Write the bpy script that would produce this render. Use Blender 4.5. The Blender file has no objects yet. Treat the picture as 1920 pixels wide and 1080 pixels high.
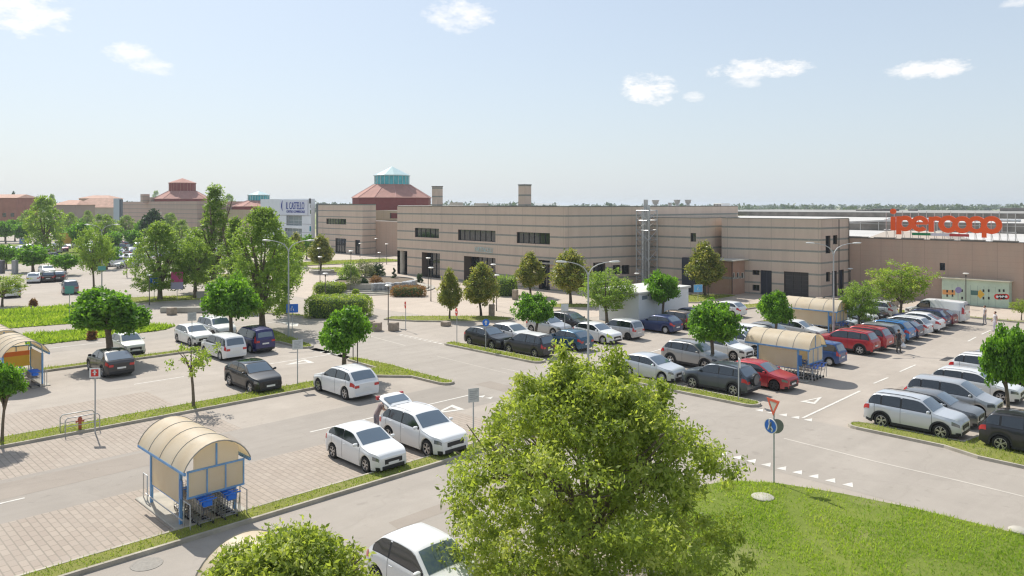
import bpy, math, random
import numpy as np
from mathutils import Vector, Matrix
R = math.radians
sc = bpy.context.scene
# ------------------------------------------------------------------ camera
CAM_H = 11.0
F = 1440.0                                  # focal length for a 1920 px wide frame
cd = bpy.data.cameras.new('camera'); cam = bpy.data.objects.new('camera', cd)
sc.collection.objects.link(cam); sc.camera = cam
cd.sensor_width = 36; cd.lens = 27.0; cd.shift_y = -157/1920
cd.clip_start = 0.5; cd.clip_end = 9000
cam.location = (0, 0, CAM_H); cam.rotation_euler = (R(90), 0, R(-44.6))
# ------------------------------------------------------------------ light
SUN_EL = 48.0
sdir = Vector((0.20*math.cos(R(SUN_EL)), 0.98*math.cos(R(SUN_EL)), math.sin(R(SUN_EL)))).normalized()
sl = bpy.data.lights.new('sun', 'SUN'); sl.energy = 3.4; sl.angle = R(0.55); sl.color = (1.0, 0.955, 0.88)
so = bpy.data.objects.new('sun', sl); sc.collection.objects.link(so)
so.rotation_euler = sdir.to_track_quat('Z', 'Y').to_euler()
sc.view_settings.view_transform = 'Standard'; sc.view_settings.look = 'None'
sc.view_settings.exposure = 0.66; sc.view_settings.gamma = 1.0
w = bpy.data.worlds.new('World'); sc.world = w; w.use_nodes = True
wn = w.node_tree; wn.nodes.clear()
def WN(t, **k):
    n = wn.nodes.new(t)
    for a, b in k.items(): setattr(n, a, b)
    return n
def WM(op, a, b=None, c=None, clamp=False):
    n = wn.nodes.new('ShaderNodeMath'); n.operation = op; n.use_clamp = clamp
    for i, x in enumerate((a, b, c)):
        if x is None: continue
        if isinstance(x, (int, float)): n.inputs[i].default_value = x
        else: wn.links.new(x, n.inputs[i])
    return n.outputs[0]
sky = WN('ShaderNodeTexSky', sky_type='NISHITA', sun_disc=False)
sky.sun_elevation = R(SUN_EL); sky.sun_rotation = math.atan2(0.20, 0.98)
sky.air_density = 1.0; sky.dust_density = 1.0; sky.ozone_density = 1.2; sky.altitude = 0
bg = WN('ShaderNodeBackground'); bg.inputs[1].default_value = 0.092
wo = WN('ShaderNodeOutputWorld')
tc = WN('ShaderNodeTexCoord'); sep = WN('ShaderNodeSeparateXYZ'); wn.links.new(tc.outputs['Generated'], sep.inputs[0])
az = WM('ARCTAN2', sep.outputs[0], sep.outputs[1]); el = WM('ARCSINE', sep.outputs[2])
nz = WN('ShaderNodeTexNoise'); nz.inputs['Scale'].default_value = 34; nz.inputs['Detail'].default_value = 7; nz.inputs['Roughness'].default_value = .68
mp = WN('ShaderNodeMapping'); mp.inputs['Scale'].default_value = (1, 1, 2.2); wn.links.new(tc.outputs['Generated'], mp.inputs[0]); wn.links.new(mp.outputs[0], nz.inputs[0])
nn = WM('SUBTRACT', nz.outputs[0], 0.5)
mask = None
for px, py, hw, hh, dens in [(50, 18, 88, 42, 1.0), (240, 100, 48, 17, .8), (292, 124, 42, 15, .8), (860, 28, 62, 26, .8), (1215, 166, 52, 26, 1.15), (1200, 152, 30, 14, .6),
                       (1298, 182, 20, 9, .8), (1418, 130, 84, 17, 1.05), (1392, 155, 28, 11, .6), (1745, 130, 76, 17, 1.0), (1915, 3, 40, 8, .5)]:
    x = (px-960)/F; z = (383-py)/F; l = math.hypot(x, 1)
    a0 = math.atan(x) + R(45.4) if False else None
    du = x*math.sin(R(45.4))+math.cos(R(45.4)); dv = -x*math.cos(R(45.4))+math.sin(R(45.4))
    a0 = math.atan2(du, dv); e0 = math.atan(z/l)
    wa = hw/F/(l*l)*1.15; we = hh/F/l*1.15
    ga = WM('POWER', WM('ABSOLUTE', WM('DIVIDE', WM('SUBTRACT', az, a0), wa)), 2.0)
    ge = WM('POWER', WM('ABSOLUTE', WM('DIVIDE', WM('SUBTRACT', el, e0), we)), 2.0)
    m = WM('SUBTRACT', 1.0, WM('ADD', ga, ge))
    m = WM('MULTIPLY', WM('MULTIPLY_ADD', WM('ADD', m, WM('MULTIPLY', nn, 4.6)), .72, 0.0, clamp=True), dens, clamp=True)
    # keep noise only close to the cloud
    near = WM('MULTIPLY_ADD', WM('ADD', ga, ge), -0.45, 1.45, clamp=True)
    m = WM('MULTIPLY', m, near)
    mask = m if mask is None else WM('MAXIMUM', mask, m)
mx = WN('ShaderNodeMix', data_type='RGBA'); mx.inputs[7].default_value = (8.0, 7.8, 7.6, 1)
# thin milky air that whitens the blue, most of all towards the horizon
veil = WN('ShaderNodeMix', data_type='RGBA')
vf = WM('MULTIPLY_ADD', WM('POWER', WM('SUBTRACT', 1.0, WM('ABSOLUTE', sep.outputs[2])), 4.0), 0.40, 0.45, clamp=True)
wn.links.new(vf, veil.inputs[0]); wn.links.new(sky.outputs[0], veil.inputs[6]); veil.inputs[7].default_value = (4.6, 5.1, 5.6, 1)
wn.links.new(mask, mx.inputs[0]); wn.links.new(veil.outputs[2], mx.inputs[6])
wn.links.new(mx.outputs[2], bg.inputs[0]); wn.links.new(bg.outputs[0], wo.inputs[0])
sc.cycles.max_bounces = 6; sc.cycles.diffuse_bounces = 3; sc.cycles.glossy_bounces = 3; sc.cycles.transmission_bounces = 3
sc.cycles.transparent_max_bounces = 6; sc.cycles.volume_bounces = 0
sc.cycles.sample_clamp_indirect = 6; sc.cycles.pixel_filter_type = 'BLACKMAN_HARRIS'; sc.cycles.filter_width = 1.25

# ------------------------------------------------------------------ measured places -> ground coordinates
SA, CA = math.sin(R(45.4)), math.cos(R(45.4))
def G(px, py, z=0.0):
    Y = F*(CAM_H-z)/(py-383); X = (px-960)/F*Y
    return (X*SA+Y*CA, -X*CA+Y*SA)
def PV(px, v):
    k = (px-960)/F; Y = v/(SA-k*CA); return Y*(k*SA+CA)
def PU(px, u):
    k = (px-960)/F; Y = u/(k*SA+CA); return Y*(SA-k*CA)
def DEP(u, v): return u*CA+v*SA
def QY(px, Y):
    X = (px-960)/F*Y; return (X*SA+Y*CA, -X*CA+Y*SA)
def ZAT(py, u, v): return CAM_H-(py-383)*DEP(u, v)/F

# ------------------------------------------------------------------ helpers
def link(o, parent=None):
    sc.collection.objects.link(o)
    if parent is not None: o.parent = parent
    return o
def tag(o, label=None, cat=None, group=None, kind=None):
    if label: o['label'] = label
    if cat: o['category'] = cat
    if group: o['group'] = group
    if kind: o['kind'] = kind
    return o
def empty(name, loc, rz=0.0, s=(1, 1, 1)):
    o = bpy.data.objects.new(name, None); o.location = loc; o.rotation_euler = (0, 0, rz); o.scale = s
    o.empty_display_size = .2
    return link(o)
def copy_tree(o, parent=None):
    c = o.copy(); link(c, parent)
    for ch in o.children: copy_tree(ch, c)
    return c
def setfaces(me, V, Fc, counts=None):
    V = np.asarray(V, dtype=np.float32).reshape(-1, 3)
    me.vertices.add(len(V)); me.vertices.foreach_set('co', V.ravel())
    Fc = np.asarray(Fc, dtype=np.int32)
    n, k = Fc.shape
    me.loops.add(n*k); me.loops.foreach_set('vertex_index', Fc.ravel())
    me.polygons.add(n); me.polygons.foreach_set('loop_start', np.arange(0, n*k, k, dtype=np.int32))
    me.update(calc_edges=True)
class MB:
    def __init__(s): s.v = []; s.f = []; s.m = []
    def add(s, V, Fc, m=0):
        b = len(s.v); s.v += [tuple(p) for p in V]; s.f += [tuple(i+b for i in q) for q in Fc]; s.m += [m]*len(Fc); return s
    def box(s, x0, x1, y0, y1, z0, z1, m=0):
        return s.add([(x0,y0,z0),(x1,y0,z0),(x1,y1,z0),(x0,y1,z0),(x0,y0,z1),(x1,y0,z1),(x1,y1,z1),(x0,y1,z1)],
              [(0,3,2,1),(4,5,6,7),(0,1,5,4),(1,2,6,5),(2,3,7,6),(3,0,4,7)], m)
    def bbox(s, x0, x1, y0, y1, z0, z1, b=.02, m=0):
        P = []
        for z, i in ((z0, b), (z0+b, 0), (z1-b, 0), (z1, b)):
            for (x, y, sx, sy) in ((x0, y0, 1, 1), (x1, y0, -1, 1), (x1, y1, -1, -1), (x0, y1, 1, -1)):
                P += [(x+sx*(i+b), y+sy*i, z), (x+sx*i, y+sy*(i+b), z)] if sx*sy > 0 else [(x+sx*i, y+sy*(i+b), z), (x+sx*(i+b), y+sy*i, z)]
        # order each ring by angle
        cx, cy = (x0+x1)/2, (y0+y1)/2; Q = []
        for r in range(4):
            ring = P[r*8:(r+1)*8]; ring.sort(key=lambda p: math.atan2((p[1]-cy)/(y1-y0), (p[0]-cx)/(x1-x0))); Q += ring
        Fc = [tuple(range(7, -1, -1)), tuple(range(24, 32))]
        for r in range(3):
            for i in range(8): Fc.append((r*8+i, r*8+(i+1) % 8, (r+1)*8+(i+1) % 8, (r+1)*8+i))
        return s.add(Q, Fc, m)
    def tube(s, pts, r, n=6, m=0, cap=True):
        pts = [Vector(p) for p in pts]; rs = r if isinstance(r, (list, tuple)) else [r]*len(pts); V = []; Fc = []
        up = None
        for i, p in enumerate(pts):
            d = (pts[min(i+1, len(pts)-1)]-pts[max(i-1, 0)]).normalized()
            if up is None: up = Vector((0, 0, 1)) if abs(d.z) < .9 else Vector((1, 0, 0))
            a = d.cross(up).normalized(); b = a.cross(d).normalized(); up = b
            for k in range(n):
                t = 2*math.pi*k/n; V.append(p+(a*math.cos(t)+b*math.sin(t))*rs[i])
        for i in range(len(pts)-1):
            for k in range(n): Fc.append((i*n+k, i*n+(k+1) % n, (i+1)*n+(k+1) % n, (i+1)*n+k))
        if cap: Fc.append(tuple(range(n-1, -1, -1))); Fc.append(tuple(range((len(pts)-1)*n, len(pts)*n)))
        return s.add(V, Fc, m)
    def prism(s, poly, z0, z1, m=0, mt=None):
        n = len(poly); V = [(p[0], p[1], z0) for p in poly]+[(p[0], p[1], z1) for p in poly]
        s.add(V, [(i, (i+1) % n, n+(i+1) % n, n+i) for i in range(n)]+[tuple(range(n-1, -1, -1))], m)
        return s.add(V, [tuple(range(n, 2*n))], m if mt is None else mt)
    def lathe(s, prof, n=16, c=(0, 0, 0), axis='z', m=0, close=False):
        V = []; Fc = []
        for (r, h) in prof:
            for k in range(n):
                t = 2*math.pi*k/n; a, b = r*math.cos(t), r*math.sin(t)
                V.append((c[0]+a, c[1]+b, c[2]+h) if axis == 'z' else (c[0]+a, c[1]+h, c[2]+b) if axis == 'y' else (c[0]+h, c[1]+a, c[2]+b))
        for i in range(len(prof)-1):
            for k in range(n): Fc.append((i*n+k, i*n+(k+1) % n, (i+1)*n+(k+1) % n, (i+1)*n+k))
        if close: Fc.append(tuple(range(n-1, -1, -1))); Fc.append(tuple(range((len(prof)-1)*n, len(prof)*n)))
        return s.add(V, Fc, m)
    def mesh(s, name, mats, smooth=None, shared=False):
        me = bpy.data.meshes.new(name); me.from_pydata(s.v, [], s.f)
        for mt in (mats if isinstance(mats, (list, tuple)) else [mats]): me.materials.append(mt)
        if any(s.m): me.polygons.foreach_set('material_index', s.m)
        me.update()
        if smooth:
            me.polygons.foreach_set('use_smooth', [True]*len(me.polygons))
            me.set_sharp_from_angle(angle=R(smooth))
        return me
    def build(s, name, mats, parent=None, smooth=None):
        return link(bpy.data.objects.new(name, s.mesh(name, mats, smooth)), parent)
def fixnormals(me):
    import bmesh
    b = bmesh.new(); b.from_mesh(me); bmesh.ops.recalc_face_normals(b, faces=b.faces); b.to_mesh(me); b.free()

# ------------------------------------------------------------------ materials
MATS = {}
def mat(name, col, rough=.6, metal=0.0, noise=None, bump=None, spec=.5, coat=0.0, alpha=None, coords='Object', col2=None, emit=None):
    if name in MATS: return MATS[name]
    m = bpy.data.materials.new(name); m.use_nodes = True; nt = m.node_tree; b = nt.nodes['Principled BSDF']
    b.inputs['Base Color'].default_value = (*col, 1); b.inputs['Roughness'].default_value = rough; b.inputs['Metallic'].default_value = metal
    b.inputs['Specular IOR Level'].default_value = spec; b.inputs['Coat Weight'].default_value = coat; b.inputs['Coat Roughness'].default_value = .04
    if noise or bump:
        t = nt.nodes.new('ShaderNodeTexCoord'); co = t.outputs[coords]
        if coords == 'World':
            pass
    if noise:
        scale, amt = noise
        n = nt.nodes.new('ShaderNodeTexNoise'); n.inputs['Scale'].default_value = scale; n.inputs['Detail'].default_value = 6; n.inputs['Roughness'].default_value = .6
        nt.links.new(co, n.inputs['Vector'])
        r = nt.nodes.new('ShaderNodeMapRange'); r.inputs[1].default_value = .3; r.inputs[2].default_value = .7
        nt.links.new(n.outputs[0], r.inputs[0])
        x = nt.nodes.new('ShaderNodeMix'); x.data_type = 'RGBA'; nt.links.new(r.outputs[0], x.inputs[0])
        c2 = col2 if col2 else tuple(min(1, c*(1+amt)) for c in col)
        x.inputs[6].default_value = (*[c*(1-amt) for c in col], 1) if not col2 else (*col, 1); x.inputs[7].default_value = (*c2, 1)
        nt.links.new(x.outputs[2], b.inputs['Base Color'])
    if bump:
        n2 = nt.nodes.new('ShaderNodeTexNoise'); n2.inputs['Scale'].default_value = bump[0]; n2.inputs['Detail'].default_value = 4; nt.links.new(co, n2.inputs['Vector'])
        bp = nt.nodes.new('ShaderNodeBump'); bp.inputs['Strength'].default_value = bump[1]; bp.inputs['Distance'].default_value = .02
        nt.links.new(n2.outputs[0], bp.inputs['Height']); nt.links.new(bp.outputs[0], b.inputs['Normal'])
    MATS[name] = m; return m
class NT:
    'small wrapper to write node trees'
    def __init__(s, name):
        s.m = bpy.data.materials.new(name); s.m.use_nodes = True; s.t = s.m.node_tree; s.b = s.t.nodes['Principled BSDF']; MATS[name] = s.m
        s.pos = s.t.nodes.new('ShaderNodeNewGeometry').outputs['Position']
    def set(s, inp, x):
        if hasattr(x, 'is_output') or isinstance(x, bpy.types.NodeSocket): s.t.links.new(x, inp)
        elif isinstance(x, tuple) and len(x) == 3 and len(inp.default_value) == 4: inp.default_value = (*x, 1)
        else: inp.default_value = x
    def n(s, typ, ins={}, **k):
        n = s.t.nodes.new(typ)
        for a, b in k.items(): setattr(n, a, b)
        for a, b in ins.items(): s.set(n.inputs[a], b)
        return n
    def math(s, op, a, b=0.0, c=None, clamp=False):
        n = s.n('ShaderNodeMath', {0: a, 1: b} if c is None else {0: a, 1: b, 2: c}, operation=op, use_clamp=clamp); return n.outputs[0]
    def noise(s, scale, vec=None, detail=5, rough=.6, lo=.3, hi=.7, sc3=None):
        v = vec if vec is not None else s.pos
        if sc3: v = s.n('ShaderNodeMapping', {'Vector': v, 'Scale': sc3}).outputs[0]
        o = s.n('ShaderNodeTexNoise', {'Vector': v, 'Scale': scale, 'Detail': detail, 'Roughness': rough}).outputs[0]
        return s.n('ShaderNodeMapRange', {0: o, 1: lo, 2: hi}).outputs[0]
    def mix(s, f, a, b, bt='MIX'):
        return s.n('ShaderNodeMix', {0: f, 6: a, 7: b}, data_type='RGBA', blend_type=bt).outputs[2]
    def bump(s, h, st=.3, d=.02):
        s.set(s.b.inputs['Normal'], s.n('ShaderNodeBump', {'Height': h, 'Strength': st, 'Distance': d}).outputs[0])
    def done(s, col, rough=.8, spec=.3):
        s.set(s.b.inputs['Base Color'], col); s.set(s.b.inputs['Roughness'], rough); s.b.inputs['Specular IOR Level'].default_value = spec; return s.m

def asphalt(name, c1, c2, c3):
    a = NT(name)
    big = a.noise(.09, detail=4, lo=.35, hi=.65); mid = a.noise(.9, detail=5, lo=.35, hi=.7); fine = a.noise(38, detail=3, lo=.25, hi=.75)
    streak = a.noise(.5, sc3=(.12, 1.6, 1), detail=4, lo=.42, hi=.72)
    c = a.mix(big, c1, c2); c = a.mix(a.math('MULTIPLY', mid, .45), c, c3); c = a.mix(a.math('MULTIPLY', streak, .42), c, tuple(x*.74 for x in c1))
    spot = a.noise(1.6, detail=2, lo=.64, hi=.74); c = a.mix(a.math('MULTIPLY', spot, .35), c, tuple(x*.55 for x in c1)); pale = a.noise(.25, detail=6, rough=.7, lo=.52, hi=.66); c = a.mix(a.math('MULTIPLY', pale, .35), c, tuple(min(1, x*1.15) for x in c2))
    c = a.mix(a.math('MULTIPLY', fine, .3), c, tuple(min(1, x*1.35) for x in c2))
    cr = a.n('ShaderNodeTexVoronoi', {'Vector': a.n('ShaderNodeVectorMath', {0: a.pos, 1: a.n('ShaderNodeVectorMath', {0: a.n('ShaderNodeTexNoise', {'Vector': a.pos, 'Scale': .35}).outputs[1], 1: (6.0, 6.0, 0.0)}, operation='MULTIPLY').outputs[0]}).outputs[0], 'Scale': .16}, feature='DISTANCE_TO_EDGE').outputs[0]
    crw = a.n('ShaderNodeMapRange', {0: a.math('ADD', cr, a.math('MULTIPLY', a.noise(3.0, detail=3, lo=.2, hi=.8), .02)), 1: .010, 2: .022, 3: .5, 4: 0.0}).outputs[0]
    c = a.mix(a.math('MULTIPLY', crw, .22), c, tuple(x*.6 for x in c1))
    a.bump(fine, .25, .01)
    return a.done(c, .88, .25)
ASPH = asphalt('asphalt', (.350, .305, .256), (.415, .365, .310), (.308, .268, .226))
LANE = asphalt('lane_asphalt', (.322, .286, .244), (.376, .336, .290), (.284, .252, .216))
ASPH2 = asphalt('aisle_asphalt', (.292, .260, .222), (.346, .308, .266), (.256, .228, .196))
PLAZA = asphalt('plaza_paving', (.44, .37, .30), (.50, .425, .35), (.40, .335, .27))
def paver():
    a = NT('block_paving')
    br = a.n('ShaderNodeTexBrick', {'Vector': a.pos, 'Color1': (.43, .36, .295), 'Color2': (.375, .31, .255), 'Mortar': (.27, .235, .19), 'Scale': 1.0, 'Mortar Size': .022, 'Brick Width': .50, 'Row Height': .25, 'Bias': .1}, offset=.5)
    rot = a.n('ShaderNodeMapping', {'Vector': a.pos, 'Rotation': (0, 0, R(90))}).outputs[0]; a.set(br.inputs['Vector'], rot)
    n1 = a.noise(.5, lo=.4, hi=.65); n2 = a.noise(25, lo=.3, hi=.7)
    c = a.mix(a.math('MULTIPLY', n1, .35), br.outputs[0], (.44, .385, .325)); c = a.mix(a.math('MULTIPLY', n2, .22), c, (.29, .255, .215))
    a.bump(br.outputs['Fac'], .3, -.01)
    return a.done(c, .9, .2)
PAVER = paver()
def grassmat(name, c1, c2, c3, dry, s=1.0):
    a = NT(name)
    n1 = a.noise(.35*s, lo=.35, hi=.65); n2 = a.noise(3.0*s, lo=.3, hi=.7); n3 = a.noise(40, lo=.3, hi=.7); n4 = a.noise(.22*s, detail=6, lo=.56, hi=.72)
    c = a.mix(n1, c1, c2); c = a.mix(a.math('MULTIPLY', n2, .6), c, c3); c = a.mix(a.math('MULTIPLY', n3, .35), c, tuple(x*1.5 for x in c2)); c = a.mix(a.math('MULTIPLY', n4, .55), c, dry)
    a.bump(n3, .6, .03)
    return a.done(c, .95, .1)
LAWN = grassmat('lawn_ground', (.13, .18, .03), (.21, .25, .05), (.11, .15, .03), (.38, .33, .19))
VERGE = grassmat('verge_ground', (.19, .21, .06), (.26, .26, .07), (.15, .17, .045), (.36, .31, .17), 2.0)
FIELD = NT('field'); _a = FIELD
_n = _a.noise(.0035, detail=3, lo=.40, hi=.60); _n2 = _a.noise(.012, sc3=(1, 3.0, 1), detail=2, lo=.45, hi=.6)
_c = _a.mix(_n, (.24, .28, .10), (.45, .40, .24)); _c = _a.mix(_n2, _c, (.16, .22, .08)); FIELD = _a.done(_c, .95, .1)
def leafmat(name, cols, trans=.35, rough=.55):
    m = bpy.data.materials.new(name); m.use_nodes = True; nt = m.node_tree; b = nt.nodes['Principled BSDF']; MATS[name] = m
    at = nt.nodes.new('ShaderNodeAttribute'); at.attribute_name = 'rnd'
    cr = nt.nodes.new('ShaderNodeValToRGB'); els = cr.color_ramp.elements
    while len(els) < len(cols): els.new(.5)
    for i, c in enumerate(cols): els[i].position = i/(len(cols)-1); els[i].color = (*c, 1)
    nt.links.new(at.outputs['Fac'], cr.inputs[0]); nt.links.new(cr.outputs[0], b.inputs['Base Color'])
    b.inputs['Roughness'].default_value = rough; b.inputs['Specular IOR Level'].default_value = .35
    tr = nt.nodes.new('ShaderNodeBsdfTranslucent'); g = nt.nodes.new('ShaderNodeMix'); g.data_type = 'RGBA'; g.blend_type = 'MULTIPLY'; g.inputs[0].default_value = 1
    nt.links.new(cr.outputs[0], g.inputs[6]); g.inputs[7].default_value = (1.85, 1.85, .85, 1); nt.links.new(g.outputs[2], tr.inputs[0])
    mx = nt.nodes.new('ShaderNodeMixShader'); mx.inputs[0].default_value = trans
    out = [n for n in nt.nodes if n.type == 'OUTPUT_MATERIAL'][0]
    nt.links.new(b.outputs[0], mx.inputs[1]); nt.links.new(tr.outputs[0], mx.inputs[2]); nt.links.new(mx.outputs[0], out.inputs[0])
    return m
L_FG = leafmat('leaf_fresh', [(.15, .195, .042), (.23, .295, .056), (.315, .375, .078), (.44, .46, .17)], .46)
L_GLOBE = leafmat('leaf_maple', [(.06, .14, .02), (.10, .22, .025), (.15, .30, .03), (.22, .38, .05)], .42)
L_MAG = leafmat('leaf_magnolia', [(.11, .15, .035), (.17, .21, .05), (.27, .28, .07), (.42, .36, .12)], .38, .4)
L_ELM = leafmat('leaf_elm', [(.11, .18, .04), (.165, .25, .055), (.22, .32, .07), (.32, .40, .11)], .45)
L_LIME = leafmat('leaf_lime', [(.15, .22, .04), (.20, .29, .05), (.27, .34, .06), (.34, .38, .10)], .42)
L_DARK = leafmat('leaf_dark', [(.02, .055, .015), (.03, .075, .018), (.05, .10, .02)], .2)
L_RED = leafmat('leaf_russet', [(.20, .10, .045), (.27, .13, .05), (.22, .16, .06)], .3)
L_OLIVE = leafmat('leaf_olive', [(.12, .15, .08), (.17, .19, .10), (.22, .24, .14)], .3)
L_GRASS = leafmat('grass_blade', [(.16, .25, .03), (.22, .325, .04), (.30, .39, .06), (.42, .43, .15)], .45, .6)
L_DRYG = leafmat('grass_blade_dry', [(.18, .26, .045), (.26, .32, .06), (.36, .38, .13)], .4, .6)
L_FAR = leafmat('leaf_far', [(.05, .085, .03), (.07, .11, .035), (.09, .13, .04)], .2)
BARK = mat('bark', (.16, .125, .09), .9, noise=(9, .35), bump=(25, .6))
BARK2 = mat('bark_dark', (.09, .07, .05), .9, noise=(9, .3), bump=(25, .5))
KERB = mat('kerb_concrete', (.40, .36, .29), .9, noise=(1.2, .25), bump=(30, .3))
KERBY = mat('kerb_yellow', (.47, .38, .17), .9, noise=(2.5, .3))
WHITE_LINE = mat('road_paint', (.62, .59, .53), .8, noise=(2.2, .18))
WORN = mat('worn_road_paint', (.52, .475, .41), .85, noise=(1.1, .12))
CONC = mat('concrete', (.42, .39, .33), .9, noise=(1.5, .18), bump=(20, .3))
GALV = mat('galvanised_steel', (.50, .50, .49), .45, .6, noise=(4, .15))
GREYPOLE = mat('grey_paint', (.42, .43, .42), .5)
DPOLE = mat('dark_pole', (.11, .10, .09), .5, .3)
BLACKM = mat('black_plastic', (.02, .02, .022), .5)
BLUEF = mat('blue_frame', (.16, .34, .60), .5, noise=(3, .2))
BLUEP = mat('cart_blue', (.01, .17, .72), .4)
WHITEP = mat('white_paint', (.78, .78, .76), .5)
GLASSD = mat('dark_glass', (.018, .024, .03), .06, spec=.9, coat=.5)
FRAMED = mat('dark_frame', (.045, .045, .05), .45)
# ------------------------------------------------------------------ setting: ground sheets
def sheet(name, poly, z, m, kind='structure'):
    me = bpy.data.meshes.new(name); me.from_pydata([(p[0], p[1], z) for p in poly], [], [tuple(range(len(poly)))]); me.materials.append(m); me.update()
    if me.polygons[0].normal.z < 0: me.flip_normals()
    return tag(link(bpy.data.objects.new(name, me)), kind=kind)
def rect(name, u0, u1, v0, v1, z, m): return sheet(name, [(u0, v0), (u1, v0), (u1, v1), (u0, v1)], z, m)
sheet('ground', [(-5000, -3000), (6500, -3000), (6500, 6500), (-5000, 6500)], -.02, FIELD)
sheet('car_park_ground', [(-60, -35), (128, -35), (150, 60), (150, 330), (-60, 330)], -.004, ASPH)
# forecourt and pavements of paler paving
sheet('forecourt', [(48, 50), (60, 47.5), (66, 50), (66, 41), (80, 41), (80, 36), (94.4, 36), (94.4, 48), (84, 64), (110, 100), (110, 150), (62, 150), (50, 112), (45.5, 92), (46.5, 70)], 0.0, PLAZA)
sheet('wall_footpath', [(84.2, 5), (94.4, 5), (94.4, 36), (84.2, 36)], .001, PLAZA)
# aisle roadways a little darker and smoother than the bays
rect('main_road', 30.0, 38.3, -30, 64.4, 0.0, LANE)
rect('aisle_road', -30, 29.99, 16.2, 25.15, 0.0, LANE)
rect('aisle_road', -30, 29.99, 31.15, 36.1, 0.0, ASPH2)
rect('aisle_road', -30, 30.6, 47.2, 52.4, 0.0, ASPH)
rect('aisle_road', -30, 38, 64.5, 68.6, 0.0, LANE)
rect('parking_bays', -30, 26.5, 26.3, 31.15, .001, PAVER)
rect('parking_bays', -30, 17.0, 36.1, 40.7, .001, PAVER)
rect('parking_bays', -30, 16.4, 42.6, 47.2, .001, PAVER)
rect('parking_bays', 9.5, 19.0, 9, 16.2, .001, PAVER)
def arc(cx, cy, r, a0, a1, n=7): return [(cx+r*math.cos(R(a0+(a1-a0)*i/n)), cy+r*math.sin(R(a0+(a1-a0)*i/n))) for i in range(n+1)]
def rrect(u0, u1, v0, v1, r=None, ends='all'):
    r = r or min(u1-u0, v1-v0)/2-.001
    P = []
    for cx, cy, a in ((u1-r, v1-r, 0), (u0+r, v1-r, 90), (u0+r, v0+r, 180), (u1-r, v0+r, 270)): P += arc(cx, cy, r, a, a+90, 5)
    return P
def inset(poly, d):
    n = len(poly); out = []
    for i in range(n):
        a, b, c = Vector(poly[i-1]), Vector(poly[i]), Vector(poly[(i+1) % n])
        e1 = (b-a); e2 = (c-b)
        if e1.length < 1e-5: e1 = e2
        if e2.length < 1e-5: e2 = e1
        n1 = Vector((-e1.y, e1.x)).normalized(); n2 = Vector((-e2.y, e2.x)).normalized(); nn_ = (n1+n2)
        if nn_.length < 1e-4: nn_ = n1
        nn_ = nn_.normalized(); k = d/max(.5, nn_.dot(n1)); out.append((b.x+nn_.x*k, b.y+nn_.y*k))
    return out
def area2(P): return sum(P[i-1][0]*P[i][1]-P[i][0]*P[i-1][1] for i in range(len(P)))
GRASS_AREAS = []
def median(poly, dens=90, h=(.06, .16), km=None, gm=None, wdt=.14, top=.13):
    if area2(poly) < 0: poly = poly[::-1]
    inn = inset(poly, wdt); n = len(poly)
    V = [(*p, -.01) for p in poly]+[(p[0]+(q[0]-p[0])*.15, p[1]+(q[1]-p[1])*.15, top) for p, q in zip(poly, inn)]+[(*q, top) for q in inn]+[(*q, .02) for q in inn]
    Fc = []
    for r in range(3):
        for i in range(n): Fc.append((r*n+i, r*n+(i+1) % n, (r+1)*n+(i+1) % n, (r+1)*n+i))
    tag(MB().add(V, Fc).build('kerb', km or KERB), kind='structure')
    sheet('verge', inn, top-.012, gm or VERGE)
    GRASS_AREAS.append((inn, top-.012, dens, h))
def verge_flat(poly, z=.02, dens=60, h=(.08, .2), gm=None):
    sheet('verge', poly, z, gm or VERGE); GRASS_AREAS.append((poly, z, dens, h))

# ------------------------------------------------------------------ foliage
def attr_rnd(me, vals):
    a = me.attributes.new('rnd', 'FLOAT', 'FACE'); a.data.foreach_set('value', np.asarray(vals, dtype=np.float32))
def leaf_quads(P, N, size, rng, aspect=.5, droop=0.0, jit=.35, upright=.5):
    n = len(P)
    d = rng.normal(size=(n, 3)); d[:, 2] -= droop; d /= np.linalg.norm(d, axis=1)[:, None]
    nr = rng.normal(size=(n, 3))*.8+N*.7; nr[:, 2] += upright
    nr -= (nr*d).sum(1)[:, None]*d; nr /= np.linalg.norm(nr, axis=1)[:, None]+1e-9
    s = np.cross(d, nr)
    L = size*(1-jit+2*jit*rng.random(n))[:, None]; W = L*aspect
    a = P; b = P+d*L*.45+s*W*.5; c = P+d*L; e = P+d*L*.45-s*W*.5
    return np.stack([a, b, c, e], 1).reshape(-1, 3)
def leaf_mesh(name, P, N, size, m, rng, aspect=.5, droop=0.0, tone=None, upright=.5, jit=.35):
    V = leaf_quads(P, N, size, rng, aspect, droop, jit, upright=upright); n = len(P)
    me = bpy.data.meshes.new(name); setfaces(me, V, np.arange(n*4).reshape(n, 4)); me.materials.append(m)
    r = np.clip((rng.random(n)*.55+.22 if tone is None else tone+rng.normal(size=n)*.13), 0, 1); attr_rnd(me, r); return me
def clumps_to_leaves(C, rad, per, rng, centre):
    'leaves gathered in clumps'
    n = len(C); k = rng.poisson(per, n)+3; idx = np.repeat(np.arange(n), k)
    o = rng.normal(size=(len(idx), 3)); o /= np.linalg.norm(o, axis=1)[:, None]; o *= (rng.random(len(idx))**.45)[:, None]*np.asarray(rad)[idx][:, None]; o[:, 2] *= .75
    P = C[idx]+o; N = P-centre; N /= np.linalg.norm(N, axis=1)[:, None]+1e-6; N = N*.5+o/(np.linalg.norm(o, axis=1)[:, None]+1e-6)
    tone = (rng.random(n)*.62+.19)[idx]
    return P, N, tone
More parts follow.
